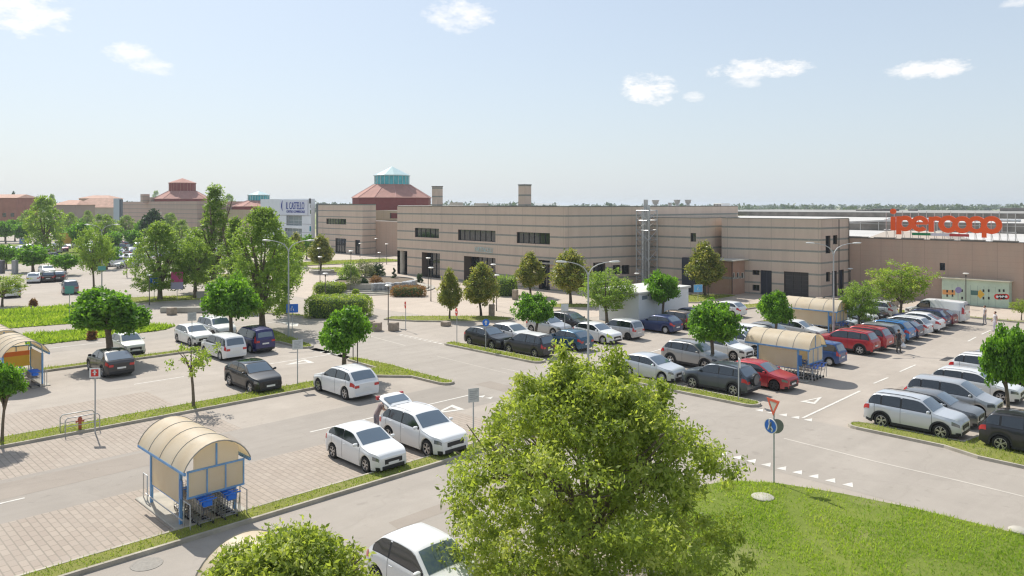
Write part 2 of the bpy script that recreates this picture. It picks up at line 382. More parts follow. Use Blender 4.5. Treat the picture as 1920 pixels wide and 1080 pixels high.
def crown(kind, seed):
    'unit builders: returns leaf mesh for a kind of crown; origin at trunk foot'
    rng = np.random.default_rng(seed)
    def sph(n, shell=.55):
        d = rng.normal(size=(n, 3)); d /= np.linalg.norm(d, axis=1)[:, None]; r = shell+(1-shell)*rng.random(n)**.7; return d, r
    if kind == 'globe':       # clipped mop head, flat below, about 4.4 m across, foot 1.9 m
        d, r = sph(170, .45); ph = np.arctan2(d[:, 1], d[:, 0]); wob = 1+.10*np.sin(3*ph+seed)+.08*np.sin(5*ph+2*seed)+rng.normal(size=170)*.07
        C = d*r[:, None]*np.array([2.05, 2.05, 1.55])*wob[:, None]; C[:, 2] = np.where(C[:, 2] < 0, C[:, 2]*.62, C[:, 2]); C += (0, 0, 3.15)
        P, N, t = clumps_to_leaves(C, rng.uniform(.3, .62, 170), 75, rng, np.array([0, 0, 2.6])); return leaf_mesh('crown', P, N, .2, L_GLOBE, rng, .8, tone=t)
    if kind == 'lobed':       # mop head grown out into three lobes
        C = []
        for (cx, cy, cz, a, b) in ((0, 0, 3.2, 1.5, 1.15), (1.0, .4, 2.75, 1.15, .75), (-1.0, .5, 3.15, 1.1, .8), (.1, -1.0, 2.8, 1.1, .75), (.2, .8, 3.9, .9, .75), (-.6, -.6, 3.7, .8, .6)):
            d, r = sph(70, .5); C.append(d*r[:, None]*np.array([a, a, b])+(cx, cy, cz))
        C = np.concatenate(C); P, N, t = clumps_to_leaves(C, rng.uniform(.24, .5, len(C)), 34, rng, np.array([0, 0, 2.6])); return leaf_mesh('crown', P, N, .21, L_GLOBE, rng, .8, tone=t)
    if kind == 'magnolia':    # upright egg, about 3.4 wide and 5.6 high
        d, r = sph(330, .5); z = d[:, 2]*r; wd = np.where(z > 0, 1-.55*np.clip(z, 0, 1)**1.2, 1)
        C = np.stack([d[:, 0]*r*1.65*wd, d[:, 1]*r*1.65*wd, z*np.where(z > 0, 2.6, 1.55)], 1)+(0, 0, 3.0)+rng.normal(size=(330, 3))*.12
        P, N, t = clumps_to_leaves(C, rng.uniform(.25, .45, 330), 24, rng, np.array([0, 0, 2.6])); return leaf_mesh('crown', P, N, .24, L_MAG, rng, .5, tone=t)
    if kind == 'loose':       # young open tree about 4.4 wide
        d, r = sph(210, .35); C = d*r[:, None]*np.array([2.1, 2.1, 1.9])*(1+rng.normal(size=210)*.12)[:, None]+(0, 0, 3.9)
        P, N, t = clumps_to_leaves(C, rng.uniform(.22, .5, 210), 26, rng, np.array([0, 0, 3.2])); return leaf_mesh('crown', P, N, .19, L_LIME, rng, .5, tone=t)
    if kind == 'grove':       # bushy mid green tree
        d, r = sph(230, .4); C = d*r[:, None]*np.array([2.1, 2.1, 2.0])*(1+rng.normal(size=230)*.1)[:, None]+(0, 0, 3.6)
        P, N, t = clumps_to_leaves(C, rng.uniform(.22, .5, 230), 30, rng, np.array([0, 0, 3.0])); return leaf_mesh('crown', P, N, .19, L_ELM, rng, .5, tone=t)
    if kind == 'sapling':
        C = []
        for k in range(26):
            a = rng.random()*6.28; q = rng.uniform(.3, 1.0); C.append((math.cos(a)*q*1.25, math.sin(a)*q*1.25, 2.6+rng.uniform(-.45, .75)-.25*q))
        C = np.array(C); P, N, t = clumps_to_leaves(C, rng.uniform(.2, .4, len(C)), 26, rng, np.array([0, 0, 2.4])); return leaf_mesh('crown', P, N, .15, L_LIME, rng, .55, .3, tone=t)
    if kind == 'elm':         # tall spreading tree, 8 wide, 11 high
        C = []
        for k in range(620):
            z = rng.uniform(1.6, 11.0); f = (z-1.6)/9.4; rad = 3.7*math.sin(math.pi*min(1, f*.80+.16))**.75*(1-.25*f); a = rng.random()*6.28; q = rng.random()**.45
            rad *= 1+.18*math.sin(a*3+z*1.1+seed); C.append((math.cos(a)*rad*q, math.sin(a)*rad*q, z))
        C = np.array(C); P, N, t = clumps_to_leaves(C, rng.uniform(.3, .62, len(C)), 30, rng, np.array([0, 0, 4.5])); return leaf_mesh('crown', P, N, .24, L_ELM, rng, .5, .2, tone=t)
    if kind == 'poplar':      # tall, ragged, with a thin leader
        C = []
        for k in range(440):
            f = rng.random(); z = 1.5+12.5*f; rad = 2.9*(1-f)**.95*(1 if f < .6 else .8)+.18; a = rng.random()*6.28; q = rng.random()**.5
            rad *= 1+.3*math.sin(a*2+z*1.3+seed); C.append((math.cos(a)*rad*q, math.sin(a)*rad*q, z))
        C = np.array(C); P, N, t = clumps_to_leaves(C, rng.uniform(.28, .6, len(C)), 18, rng, np.array([0, 0, 5.])); return leaf_mesh('crown', P, N, .24, L_ELM, rng, .5, .2, tone=t)
    if kind == 'dark':
        d, r = sph(200, .55); z = d[:, 2]*r; wd = np.where(z > 0, 1-.5*np.clip(z, 0, 1)**1.3, 1)
        C = np.stack([d[:, 0]*r*2.2*wd, d[:, 1]*r*2.2*wd, z*np.where(z > 0, 3.0, 1.8)], 1)+(0, 0, 3.4)
        P, N, t = clumps_to_leaves(C, rng.uniform(.35, .6, 200), 22, rng, np.array([0, 0, 3.])); return leaf_mesh('crown', P, N, .34, L_DARK, rng, .7, tone=t)
    if kind == 'far':         # for trees beyond 120 m
        d, r = sph(110, .5); C = d*r[:, None]*np.array([2.1, 2.1, 1.7])*(1+rng.normal(size=110)*.12)[:, None]+(0, 0, 3.2)
        P, N, t = clumps_to_leaves(C, rng.uniform(.35, .65, 110), 16, rng, np.array([0, 0, 2.6])); return leaf_mesh('crown', P, N, .42, L_GLOBE, rng, .8, tone=t)
    if kind == 'farelm':
        C = []
        for k in range(230):
            z = rng.uniform(1.6, 11.0); f = (z-1.6)/9.4; rad = 4.2*math.sin(math.pi*min(1, f*.80+.16))**.75; a = rng.random()*6.28; q = rng.random()**.45
            C.append((math.cos(a)*rad*q, math.sin(a)*rad*q, z))
        C = np.array(C); P, N, t = clumps_to_leaves(C, rng.uniform(.5, .9, len(C)), 18, rng, np.array([0, 0, 4.5])); return leaf_mesh('crown', P, N, .45, L_ELM, rng, .6, .2, tone=t)
def trunk_mesh(h, r, limbs, spread, top, seed, m=None, lean=(0, 0), twigs=1):
    rr = random.Random(seed); b = MB()
    pts = [(lean[0]*t*t, lean[1]*t*t, h*t-.1*(t == 0)) for t in (0, .25, .6, 1)]
    b.tube(pts, [r*1.35, r, r*.88, r*.8], 8)
    for i in range(limbs):
        a = 6.283*(i+rr.random()*.5)/limbs; L = spread*rr.uniform(.7, 1); z1 = h+(top-h)*rr.uniform(.45, .95)
        p0 = Vector(pts[-1])-Vector((0, 0, .12*h*rr.random())); p2 = Vector((math.cos(a)*L+lean[0], math.sin(a)*L+lean[1], z1)); p1 = p0.lerp(p2, .5)+Vector((0, 0, .12*(z1-h)))
        b.tube([p0, p1, p2], [r*.6, r*.38, r*.14], 6)
        for j in range(2*twigs):
            a2 = a+rr.uniform(-1, 1); q = p0.lerp(p2, rr.uniform(.45, .8)); b.tube([q, q+Vector((math.cos(a2), math.sin(a2), rr.uniform(.2, 1)))*L*.45], [r*.24, r*.07], 5)
    b.tube([pts[-1], (lean[0], lean[1], h+(top-h)*.9)], [r*.75, r*.12], 6)
    me = b.mesh('trunk', m or BARK, 60); return me
KINDS = {}
def kindmesh(kind, var):
    k = (kind, var)
    if k not in KINDS:
        tr = {'globe': (2.15, .17, 6, 1.3, 3.9), 'lobed': (1.9, .2, 6, 1.1, 3.7), 'magnolia': (1.3, .13, 7, 1.1, 4.9), 'loose': (1.9, .11, 7, 1.5, 5.2), 'grove': (1.8, .13, 7, 1.4, 5.0), 'sapling': (1.9, .075, 6, .9, 3.2),
              'elm': (1.9, .3, 8, 2.3, 9.5), 'poplar': (1.8, .24, 8, 1.5, 13), 'dark': (1.2, .2, 5, 1.2, 6), 'far': (1.7, .2, 4, 1.1, 4), 'farelm': (2.0, .35, 6, 2.2, 9)}[kind]
        KINDS[k] = (crown(kind, 11+var*17+len(kind)), trunk_mesh(*tr, seed=var+5, m=BARK2 if kind in ('magnolia', 'dark') else BARK, lean=(.12*(var-.5), .1)))
    return KINDS[k]
def tree(name, kind, var, u, v, width, height, label, cat='tree', group=None, rz=None, ck=1.0):
    'width/height in metres of the whole tree; crowns are modelled at a nominal size and scaled'
    nw, nh = {'globe': (4.6, 5.0), 'lobed': (4.6, 4.9), 'magnolia': (3.7, 5.9), 'loose': (4.6, 6.0), 'grove': (4.7, 5.8), 'sapling': (3.1, 3.6), 'elm': (8.0, 11.4), 'poplar': (4.7, 14.2), 'dark': (4.9, 6.8), 'far': (4.9, 5.2), 'farelm': (9, 11.6)}[kind]
    cm, tm = kindmesh(kind, var)
    e = empty(name, (u, v, 0), rz if rz is not None else (u*7.3+v*3.1) % 6.28, (width/nw, width/nw, height/nh)); tag(e, label, cat, group)
    co = link(bpy.data.objects.new('crown', cm), e); link(bpy.data.objects.new('trunk', tm), e)
    if ck != 1: co.scale = (1, 1, ck); co.location = (0, 0, nh*(1-ck))
    return e
def treepx(name, kind, var, px, base, top, wpx, label, group=None, v=None, u=None, cat='tree', rz=None, ck=1.0):
    if v is not None: uu, vv = PV(px, v), v
    elif u is not None: uu, vv = u, PU(px, u)
    else: uu, vv = G(px, base)
    D = DEP(uu, vv); return tree(name, kind, var, uu, vv, wpx*D/F, ZAT(top, uu, vv), label, cat, group, rz, ck)

def grass_patch(poly, z, dens, h, rng, m, name='grass', wide=.02, clump=None):
    P = np.array(poly); lo, hi = P.min(0), P.max(0); n = int(dens*(hi[0]-lo[0])*(hi[1]-lo[1]))
    q = lo+rng.random((n, 2))*(hi-lo); ins = np.zeros(n, bool); j = len(P)-1
    for i in range(len(P)):
        a, b = P[i], P[j]
        if a[1] != b[1]:
            c = ((a[1] > q[:, 1]) != (b[1] > q[:, 1])) & (q[:, 0] < (b[0]-a[0])*(q[:, 1]-a[1])/(b[1]-a[1])+a[0]); ins ^= c
        j = i
    q = q[ins]
    # keep only what the camera side can see
    D = q[:, 0]*CA+q[:, 1]*SA; X = q[:, 0]*SA-q[:, 1]*CA; q = q[(D > 14) & (np.abs(X) < D*.72+2)]
    n = len(q)
    if n == 0: return None
    D = q[:, 0]*CA+q[:, 1]*SA; sc_ = np.clip(D/35, 1, 4)
    dn = np.sin(q[:, 0]*1.7+np.sin(q[:, 1]*1.3)*1.5)*np.cos(q[:, 1]*1.9+q[:, 0]*.4)*.5+.5
    if name == 'lawn':
        tk = np.abs((q[:, 1]-(15.0-(29.4-q[:, 0])*.35*0-(30-q[:, 0])**1.0*.9))-.6*np.sin(q[:, 0]*.8)-0.2); keep = (rng.random(n) > .85*np.exp(-(tk/.5)**2)); keep &= rng.random(n) > .7*(np.sin(q[:, 0]*.9+1)*np.sin(q[:, 1]*.7) > .45); q = q[keep]; n = len(q); D = D[keep]; sc_ = sc_[keep]; dn = dn[keep]
    hh = h[0]+(h[1]-h[0])*rng.random(n)*(.4+.8*dn); a = rng.random(n)*6.283; wd = wide*sc_*(.6+.8*rng.random(n))
    b0 = np.stack([q[:, 0]-np.cos(a)*wd, q[:, 1]-np.sin(a)*wd, np.full(n, z)], 1); b1 = np.stack([q[:, 0]+np.cos(a)*wd, q[:, 1]+np.sin(a)*wd, np.full(n, z)], 1)
    t = np.stack([q[:, 0]+rng.normal(size=n)*hh*.5, q[:, 1]+rng.normal(size=n)*hh*.5, z+hh], 1)
    V = np.stack([b0, b1, t], 1).reshape(-1, 3)
    lo_ = .5+.5*np.sin(q[:, 0]*.55+np.cos(q[:, 1]*.7)*2)*np.cos(q[:, 1]*.5)
    tone = np.clip(.02+.38*dn*rng.random(n)+.55*lo_+rng.normal(size=n)*.12, 0, 1)
    return V, tone
def build_grass(name, items, m, seed=3, wide=.02):
    rng = np.random.default_rng(seed); Vs = []; Ts = []
    for it in items:
        r = grass_patch(*it, rng, m, name='lawn' if name == 'lawn_grass' else 'grass', wide=wide)
        if r: Vs.append(r[0]); Ts.append(r[1])
    V = np.concatenate(Vs); T = np.concatenate(Ts); n = len(T)
    me = bpy.data.meshes.new(name); setfaces(me, V, np.arange(n*3).reshape(n, 3)); me.materials.append(m); attr_rnd(me, T)
    return tag(link(bpy.data.objects.new(name, me)), kind='stuff')
def hedge(name, u, v, lu, lv, h, m, label, rz=0.0, seed=1, leaf=.13, dens=160, cat='hedge', group=None, round_=.25):
    rng = np.random.default_rng(seed); A = [(lu*lv, 2), (lu*h, 1), (lu*h, -1), (lv*h, 3), (lv*h, -3)]; Ps = []; Ns = []
    for ar, f in A:
        n = int(ar*dens); a, b = rng.random(n)-.5, rng.random(n)
        if f == 2: p = np.stack([a*lu, (b-.5)*lv, np.full(n, h)], 1); nn_ = (0, 0, 1)
        elif abs(f) == 1: p = np.stack([a*lu, np.full(n, .5*lv*f), b*h], 1); nn_ = (0, f, 0)
        else: p = np.stack([np.full(n, .5*lu*np.sign(f)), a*lv, b*h], 1); nn_ = (np.sign(f), 0, 0)
        Ps.append(p); Ns.append(np.tile(nn_, (n, 1)).astype(float))
    P = np.concatenate(Ps); N = np.concatenate(Ns)
    # round the corners and roughen
    ru = np.abs(P[:, 0])/(lu/2); rv = np.abs(P[:, 1])/(lv/2); rz_ = P[:, 2]/h
    k = np.clip(ru**6+rv**6+rz_**6-1, 0, 2); P[:, :2] *= (1-round_*.35*k)[:, None]; P[:, 2] *= (1-round_*.3*k)
    P += N*(np.sin(P[:, :1]*5+P[:, 1:2]*4)*.06+rng.normal(size=(len(P), 1))*.06)
    tone = np.clip(.5+.3*np.sin(P[:, 0]*2.3+P[:, 1]*3.1+P[:, 2]*2), .1, .9)
    e = empty(name, (u, v, 0), rz); tag(e, label, cat, group)
    link(bpy.data.objects.new('foliage', leaf_mesh('foliage', P, N, leaf, m, rng, .6, tone=tone)), e)
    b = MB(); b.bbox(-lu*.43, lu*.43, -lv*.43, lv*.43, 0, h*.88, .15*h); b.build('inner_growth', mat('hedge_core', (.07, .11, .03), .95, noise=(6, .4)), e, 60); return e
def bush(name, u, v, r, h, m, label, seed=1, leaf=.14, n=900, cat='shrub', group=None):
    rng = np.random.default_rng(seed); d = rng.normal(size=(n//9, 3)); d /= np.linalg.norm(d, axis=1)[:, None]; d[:, 2] = np.abs(d[:, 2]); q = .6+.4*rng.random(len(d))
    C = d*q[:, None]*np.array([r*.85, r*.85, h*.85]); P, N, t = clumps_to_leaves(C, rng.uniform(.14, .3, len(C))*r, 9, rng, np.zeros(3))
    P[:, 2] = np.abs(P[:, 2])
    e = empty(name, (u, v, 0)); tag(e, label, cat, group); link(bpy.data.objects.new('foliage', leaf_mesh('foliage', P, N, leaf, m, rng, .6, tone=t)), e)
    b = MB()
    for k in range(5): a = k*1.257+seed; b.tube([(0, 0, 0), (math.cos(a)*r*.4, math.sin(a)*r*.4, h*.6)], [.04, .015], 5)
    b.build('stem', BARK, e); return e
# ------------------------------------------------------------------ cars
# local frame: +y is forward, x across, origin on the ground under the middle
TYRE = mat('tyre_rubber', (.018, .018, .018), .85); RIM = mat('alloy_rim', (.55, .55, .56), .32, .8); RIMD = mat('steel_wheel_dark', (.05, .05, .055), .5, .3); CAPW = mat('wheel_cover', (.50, .50, .50), .4, .3)
TLR = mat('tail_lamp', (.50, .02, .02), .18, coat=.6); HLM = mat('head_lamp', (.20, .22, .24), .08, .5, coat=1.0); PLATE = mat('plate_white', (.75, .75, .72), .4); PLTXT = mat('plate_text', (.03, .03, .04), .5); CLAD = mat('cladding', (.025, .025, .027), .65); CHROME = mat('chrome', (.65, .66, .68), .15, 1.0)
WSG = NT('windscreen_glass'); WSG.b.inputs['Coat Weight'].default_value = .6; WSG.b.inputs['Coat Roughness'].default_value = .03; WSG.b.inputs['Coat IOR'].default_value = 1.9; WSG = WSG.done((.085, .125, .165), .05, 1.0)  # blue base colour paints in the sky reflected by the glass
def paint(name, c, metal=0.0):
    k = 'paint_'+name
    if k in MATS: return MATS[k]
    a = NT(k); nse = a.noise(1.3, lo=.3, hi=.8, vec=a.n('ShaderNodeTexCoord').outputs['Object'])
    a.b.inputs['Metallic'].default_value = metal; a.b.inputs['Coat Weight'].default_value = .65; a.b.inputs['Coat Roughness'].default_value = .05
    # road dust gathers low on the sides
    z = a.n('ShaderNodeSeparateXYZ', {0: a.n('ShaderNodeTexCoord').outputs['Object']}).outputs[2]
    d = a.math('MULTIPLY', a.n('ShaderNodeMapRange', {0: z, 1: .65, 2: .15}).outputs[0], .18 if max(c) > .2 else .025)
    col = a.mix(a.math('MULTIPLY', nse, .08), c, tuple(x*.85 for x in c)); col = a.mix(d, col, (.28, .25, .21))
    return a.done(col, .38, .35)
PC = dict(white=((.78, .78, .77), 0), pearl=((.72, .72, .70), .1), cream=((.66, .67, .60), 0), silver=((.50, .51, .52), .45), lightsilver=((.60, .62, .64), .35), grey=((.22, .225, .23), .45), midgrey=((.33, .33, .325), .45), slate=((.075, .09, .11), .4),
          black=((.008, .008, .009), 0), darkgrey=((.035, .036, .04), .3), navy=((.018, .035, .12), .3), darkblue=((.012, .025, .08), .3), blue=((.02, .17, .42), .3), midblue=((.02, .07, .22), .3), red=((.42, .02, .03), .2), darkred=((.17, .015, .03), .3), brown=((.17, .13, .10), .3), teal=((.03, .10, .17), .3), violet=((.03, .03, .13), .3))
def interp(pts, x):
    if x <= pts[0][0]: return pts[0][1]
    for (a, b), (c, d) in zip(pts, pts[1:]):
        if x <= c:
            t = (x-a)/(c-a); return b+(d-b)*t
    return pts[-1][1]
def smoothprof(pts, x, r=.035):
    return sum(interp(pts, x+k*r)*wt for k, wt in ((-1, .2), (-.5, .2), (0, .2), (.5, .2), (1, .2)))
# profile: s = 0 at nose .. 1 at tail ; z as fraction of height
TY = {
 'hatch':  dict(L=4.05, W=1.75, H=1.45, wf=.20, wr=.82, R=.315, ws=(.28, .46), rw=(.83, .965), hood=.61, cowl=.68, belt=(.62, .71), tailz=.68, sill=.16),
 'supermini': dict(L=3.65, W=1.63, H=1.48, wf=.19, wr=.83, R=.29, ws=(.22, .40), rw=(.84, .975), hood=.58, cowl=.67, belt=(.62, .66), tailz=.60, sill=.15),
 'suv':    dict(L=4.4, W=1.86, H=1.66, wf=.20, wr=.81, R=.36, ws=(.27, .42), rw=(.87, .97), hood=.62, cowl=.68, belt=(.63, .68), tailz=.66, sill=.21, clad=1),
 'suvs':   dict(L=4.6, W=1.90, H=1.64, wf=.19, wr=.81, R=.36, ws=(.28, .44), rw=(.85, .97), hood=.59, cowl=.66, belt=(.62, .68), tailz=.66, sill=.19),
 'boxsuv': dict(L=4.35, W=1.82, H=1.68, wf=.19, wr=.80, R=.36, ws=(.26, .39), rw=(.90, .975), hood=.64, cowl=.68, belt=(.63, .66), tailz=.64, sill=.22, clad=1, rails=1),
 'panda':  dict(L=3.6, W=1.6, H=1.55, wf=.18, wr=.83, R=.29, ws=(.21, .35), rw=(.92, .985), hood=.60, cowl=.66, belt=(.62, .64), tailz=.62, sill=.16),
 'mpv':    dict(L=4.4, W=1.8, H=1.66, wf=.18, wr=.81, R=.32, ws=(.19, .38), rw=(.90, .975), hood=.55, cowl=.62, belt=(.59, .62), tailz=.60, sill=.16),
 'lodgy':  dict(L=4.4, W=1.75, H=1.68, wf=.19, wr=.81, R=.32, ws=(.23, .38), rw=(.92, .98), hood=.58, cowl=.64, belt=(.60, .62), tailz=.60, sill=.17),
 'kangoo': dict(L=4.0, W=1.76, H=1.78, wf=.18, wr=.80, R=.31, ws=(.20, .34), rw=(.955, .99), hood=.56, cowl=.61, belt=(.60, .60), tailz=.60, sill=.16, rails=1),
 'van':    dict(L=5.2, W=1.95, H=1.97, wf=.18, wr=.78, R=.34, ws=(.17, .30), rw=(.985, .995), hood=.52, cowl=.56, belt=(.57, .57), tailz=.95, sill=.16, van=1),
 'coupe':  dict(L=4.5, W=1.82, H=1.58, wf=.19, wr=.80, R=.35, ws=(.26, .42), rw=(.76, .96), hood=.60, cowl=.67, belt=(.63, .69), tailz=.67, sill=.19, clad=1),
 'estate': dict(L=4.6, W=1.78, H=1.48, wf=.19, wr=.79, R=.32, ws=(.28, .43), rw=(.88, .97), hood=.60, cowl=.68, belt=(.62, .68), tailz=.64, sill=.15),
 'five':   dict(L=3.57, W=1.63, H=1.48, wf=.18, wr=.83, R=.29, ws=(.24, .41), rw=(.80, .97), hood=.58, cowl=.67, belt=(.63, .65), tailz=.58, sill=.15),
}
WHEELM = {}
def wheel_meshes(Rw, style):
    k = (Rw, style)
    if k in WHEELM: return WHEELM[k]
    wd = .20; r2 = Rw*.68
    t = MB(); t.lathe([(r2, -wd/2), (Rw*.93, -wd/2), (Rw, -wd*.36), (Rw, wd*.36), (Rw*.93, wd/2), (r2, wd/2), (r2, wd/2-.05), (r2, -wd/2)], 24, axis='x')
    tm = t.mesh('tyre', TYRE, 40)
    b = MB(); b.lathe([(r2*1.01, -.07), (r2*1.01, .095), (r2*.93, .098), (r2*.90, .075)], 24, axis='x', m=0)
    b.lathe([(.001, .03), (r2*.92, .03)], 20, axis='x', m=1); b.lathe([(.001, .095), (r2*.2, .09), (r2*.24, .06)], 12, axis='x', m=0)
    if style == 'cap':
        b.lathe([(.001, .085), (r2*.45, .088), (r2*.88, .07)], 20, axis='x', m=0)
        for i in range(8):
            a = i*.7854; c = (math.cos(a), math.sin(a)); b.lathe([(.001, .09), (r2*.09, .089)], 6, c=(0, c[0]*r2*.62, c[1]*r2*.62), axis='x', m=1)
    else:
        for i in range(5):
            a = i*1.2566+.3
            for da in ((-.17, .17) if style == 'alloy' else (0,)):
                w1 = r2*(.085 if style == 'alloy' else .16); p = []
                for (rr, aa, ww) in ((r2*.16, a+da*.3, w1), (r2*.93, a+da, w1*.8)):
                    cx, cy = math.cos(aa)*rr, math.sin(aa)*rr; nx, ny = -math.sin(a), math.cos(a)
                    p += [(cx-nx*ww, cy-ny*ww), (cx+nx*ww, cy+ny*ww)]
                b.add([(.078, *p[0]), (.078, *p[1]), (.088, *p[3]), (.088, *p[2])], [(0, 1, 2, 3)], 0)
    bm = b.mesh('rim', [RIMD if style == 'dark' else RIM if style != 'cap' else CAPW, mat('rim_gap', (.012, .012, .012), .8)], 30)
    WHEELM[k] = (tm, bm); return WHEELM[k]
def text_mesh(s, size, m, extrude=0.0, align='CENTER'):
    c = bpy.data.curves.new('txt', 'FONT'); c.body = s; c.size = size; c.align_x = align; c.align_y = 'CENTER'; c.extrude = extrude; c.resolution_u = 3
    o = bpy.data.objects.new('txt', c); sc.collection.objects.link(o); dg = bpy.context.evaluated_depsgraph_get()
    me = bpy.data.meshes.new_from_object(o.evaluated_get(dg)); sc.collection.objects.unlink(o); bpy.data.objects.remove(o); me.materials.clear(); me.materials.append(m); me.name = 'lettering'; return me
class CarShape:
    def __init__(s, ty, q=1.0):
        T = TY[ty]; s.T = T; s.L, s.W, s.H = T['L'], T['W'], T['H']; H = s.H; s.van = T.get('van')
        w0, w1 = T['ws']; r0, r1 = T['rw']
        s.prof = [(0, .50*H*.86), (.012, .52*H), (.05, (T['hood']-.035)*H), (w0*.6, T['hood']*H+.01), (w0, T['cowl']*H), (w1, .962*H), (w1+.06, .99*H), ((w1+r0)/2, H), (r0-.03, .975*H), (r0, .955*H), (r1, T['tailz']*H+.02), (.985, (T['tailz']-.03)*H), (1, min(T['tailz'], .62)*H*.9)]
        s.sill = T['sill']
    def top(s, t): return smoothprof(s.prof, t, .018)
    def belt(s, t):
        T = s.T; b = interp([(0, .44*s.H), (.03, .5*s.H), (.10, (T['hood']-.07)*s.H), (T['ws'][0], T['belt'][0]*s.H), (T['rw'][0], T['belt'][1]*s.H), (1, T['belt'][1]*s.H*.93)], t)
        return min(b, s.top(t)-.025)
    def sect(s, t):
        L = s.L; y = L/2-t*L; hw = s.W/2; d0 = t*L; d1 = (1-t)*L
        k = 1.0
        if d0 < .75: k *= 1-.26*(1-d0/.75)**2.2
        if d1 < .55: k *= 1-.15*(1-d1/.55)**2.2
        hw *= k; T, B = s.top(t), s.belt(t); zb = s.sill
        for wc in (s.T['wf'], s.T['wr']):
            dy = abs((t-wc)*L); Ra = s.T['R']*1.17
            if dy < Ra: zb = max(zb, s.T['R']+math.sqrt(Ra*Ra-dy*dy))
        if d0 < .3: zb = max(zb, s.sill+.06*(1-d0/.3))
        if d1 < .3: zb = max(zb, s.sill+.10*(1-d1/.3))
        zb = min(zb, B-.06); gh = max(0, T-B)
        tum = .10 if s.van else .27 if s.T['H']/s.T['W'] < .93 else .22
        wr_ = hw*.945-tum*gh; wr_ = max(wr_, hw*.5)
        bulge = .985
        return y, [(hw*.90, zb), (hw*.965, zb+.02), (hw, zb+(B-zb)*.38), (hw*.995, zb+(B-zb)*.72), (hw*.975, B-.01), (hw*.945, B+min(.03, gh*.3)), (wr_+.012, B+gh*.86), (wr_-.05, B+gh*.965+.0), (wr_*.55, T+.008), (0, T+.018)]
    def S(s, t, q, off=0.0, side=1):
        def P(t, q):
            t = min(max(t, 0), 1); y, pts = s.sect(t); q = min(max(q, 0), 8.999); i = int(q); f = q-i; a, b = pts[i], pts[i+1]
            return Vector(((a[0]+(b[0]-a[0])*f), y, a[1]+(b[1]-a[1])*f))
        p = P(t, q)
        if off:
            e = .004; n = (P(t+e, q)-P(t-e, q)).cross(P(t, min(q+.08, 8.99))-P(t, max(q-.08, 0)))
            if n.length > 1e-9:
                n.normalize()
                if n.x < 0 and q < 8: n = -n
                if q >= 8 and n.z < 0: n = -n
                p = p+n*off
        p.x *= side; return p
def patch(mb, cs, ts, qs, off, side, m=0):
    V = [cs.S(t, q, off, side) for t in ts for q in qs]; n = len(qs); Fc = []
    for i in range(len(ts)-1):
        for j in range(n-1):
            a = (i*n+j, i*n+j+1, (i+1)*n+j+1, (i+1)*n+j); Fc.append(a if side < 0 else a[::-1])
    mb.add(V, Fc, m)
def lin(a, b, n): return [a+(b-a)*i/n for i in range(n+1)]
BODYM = {}
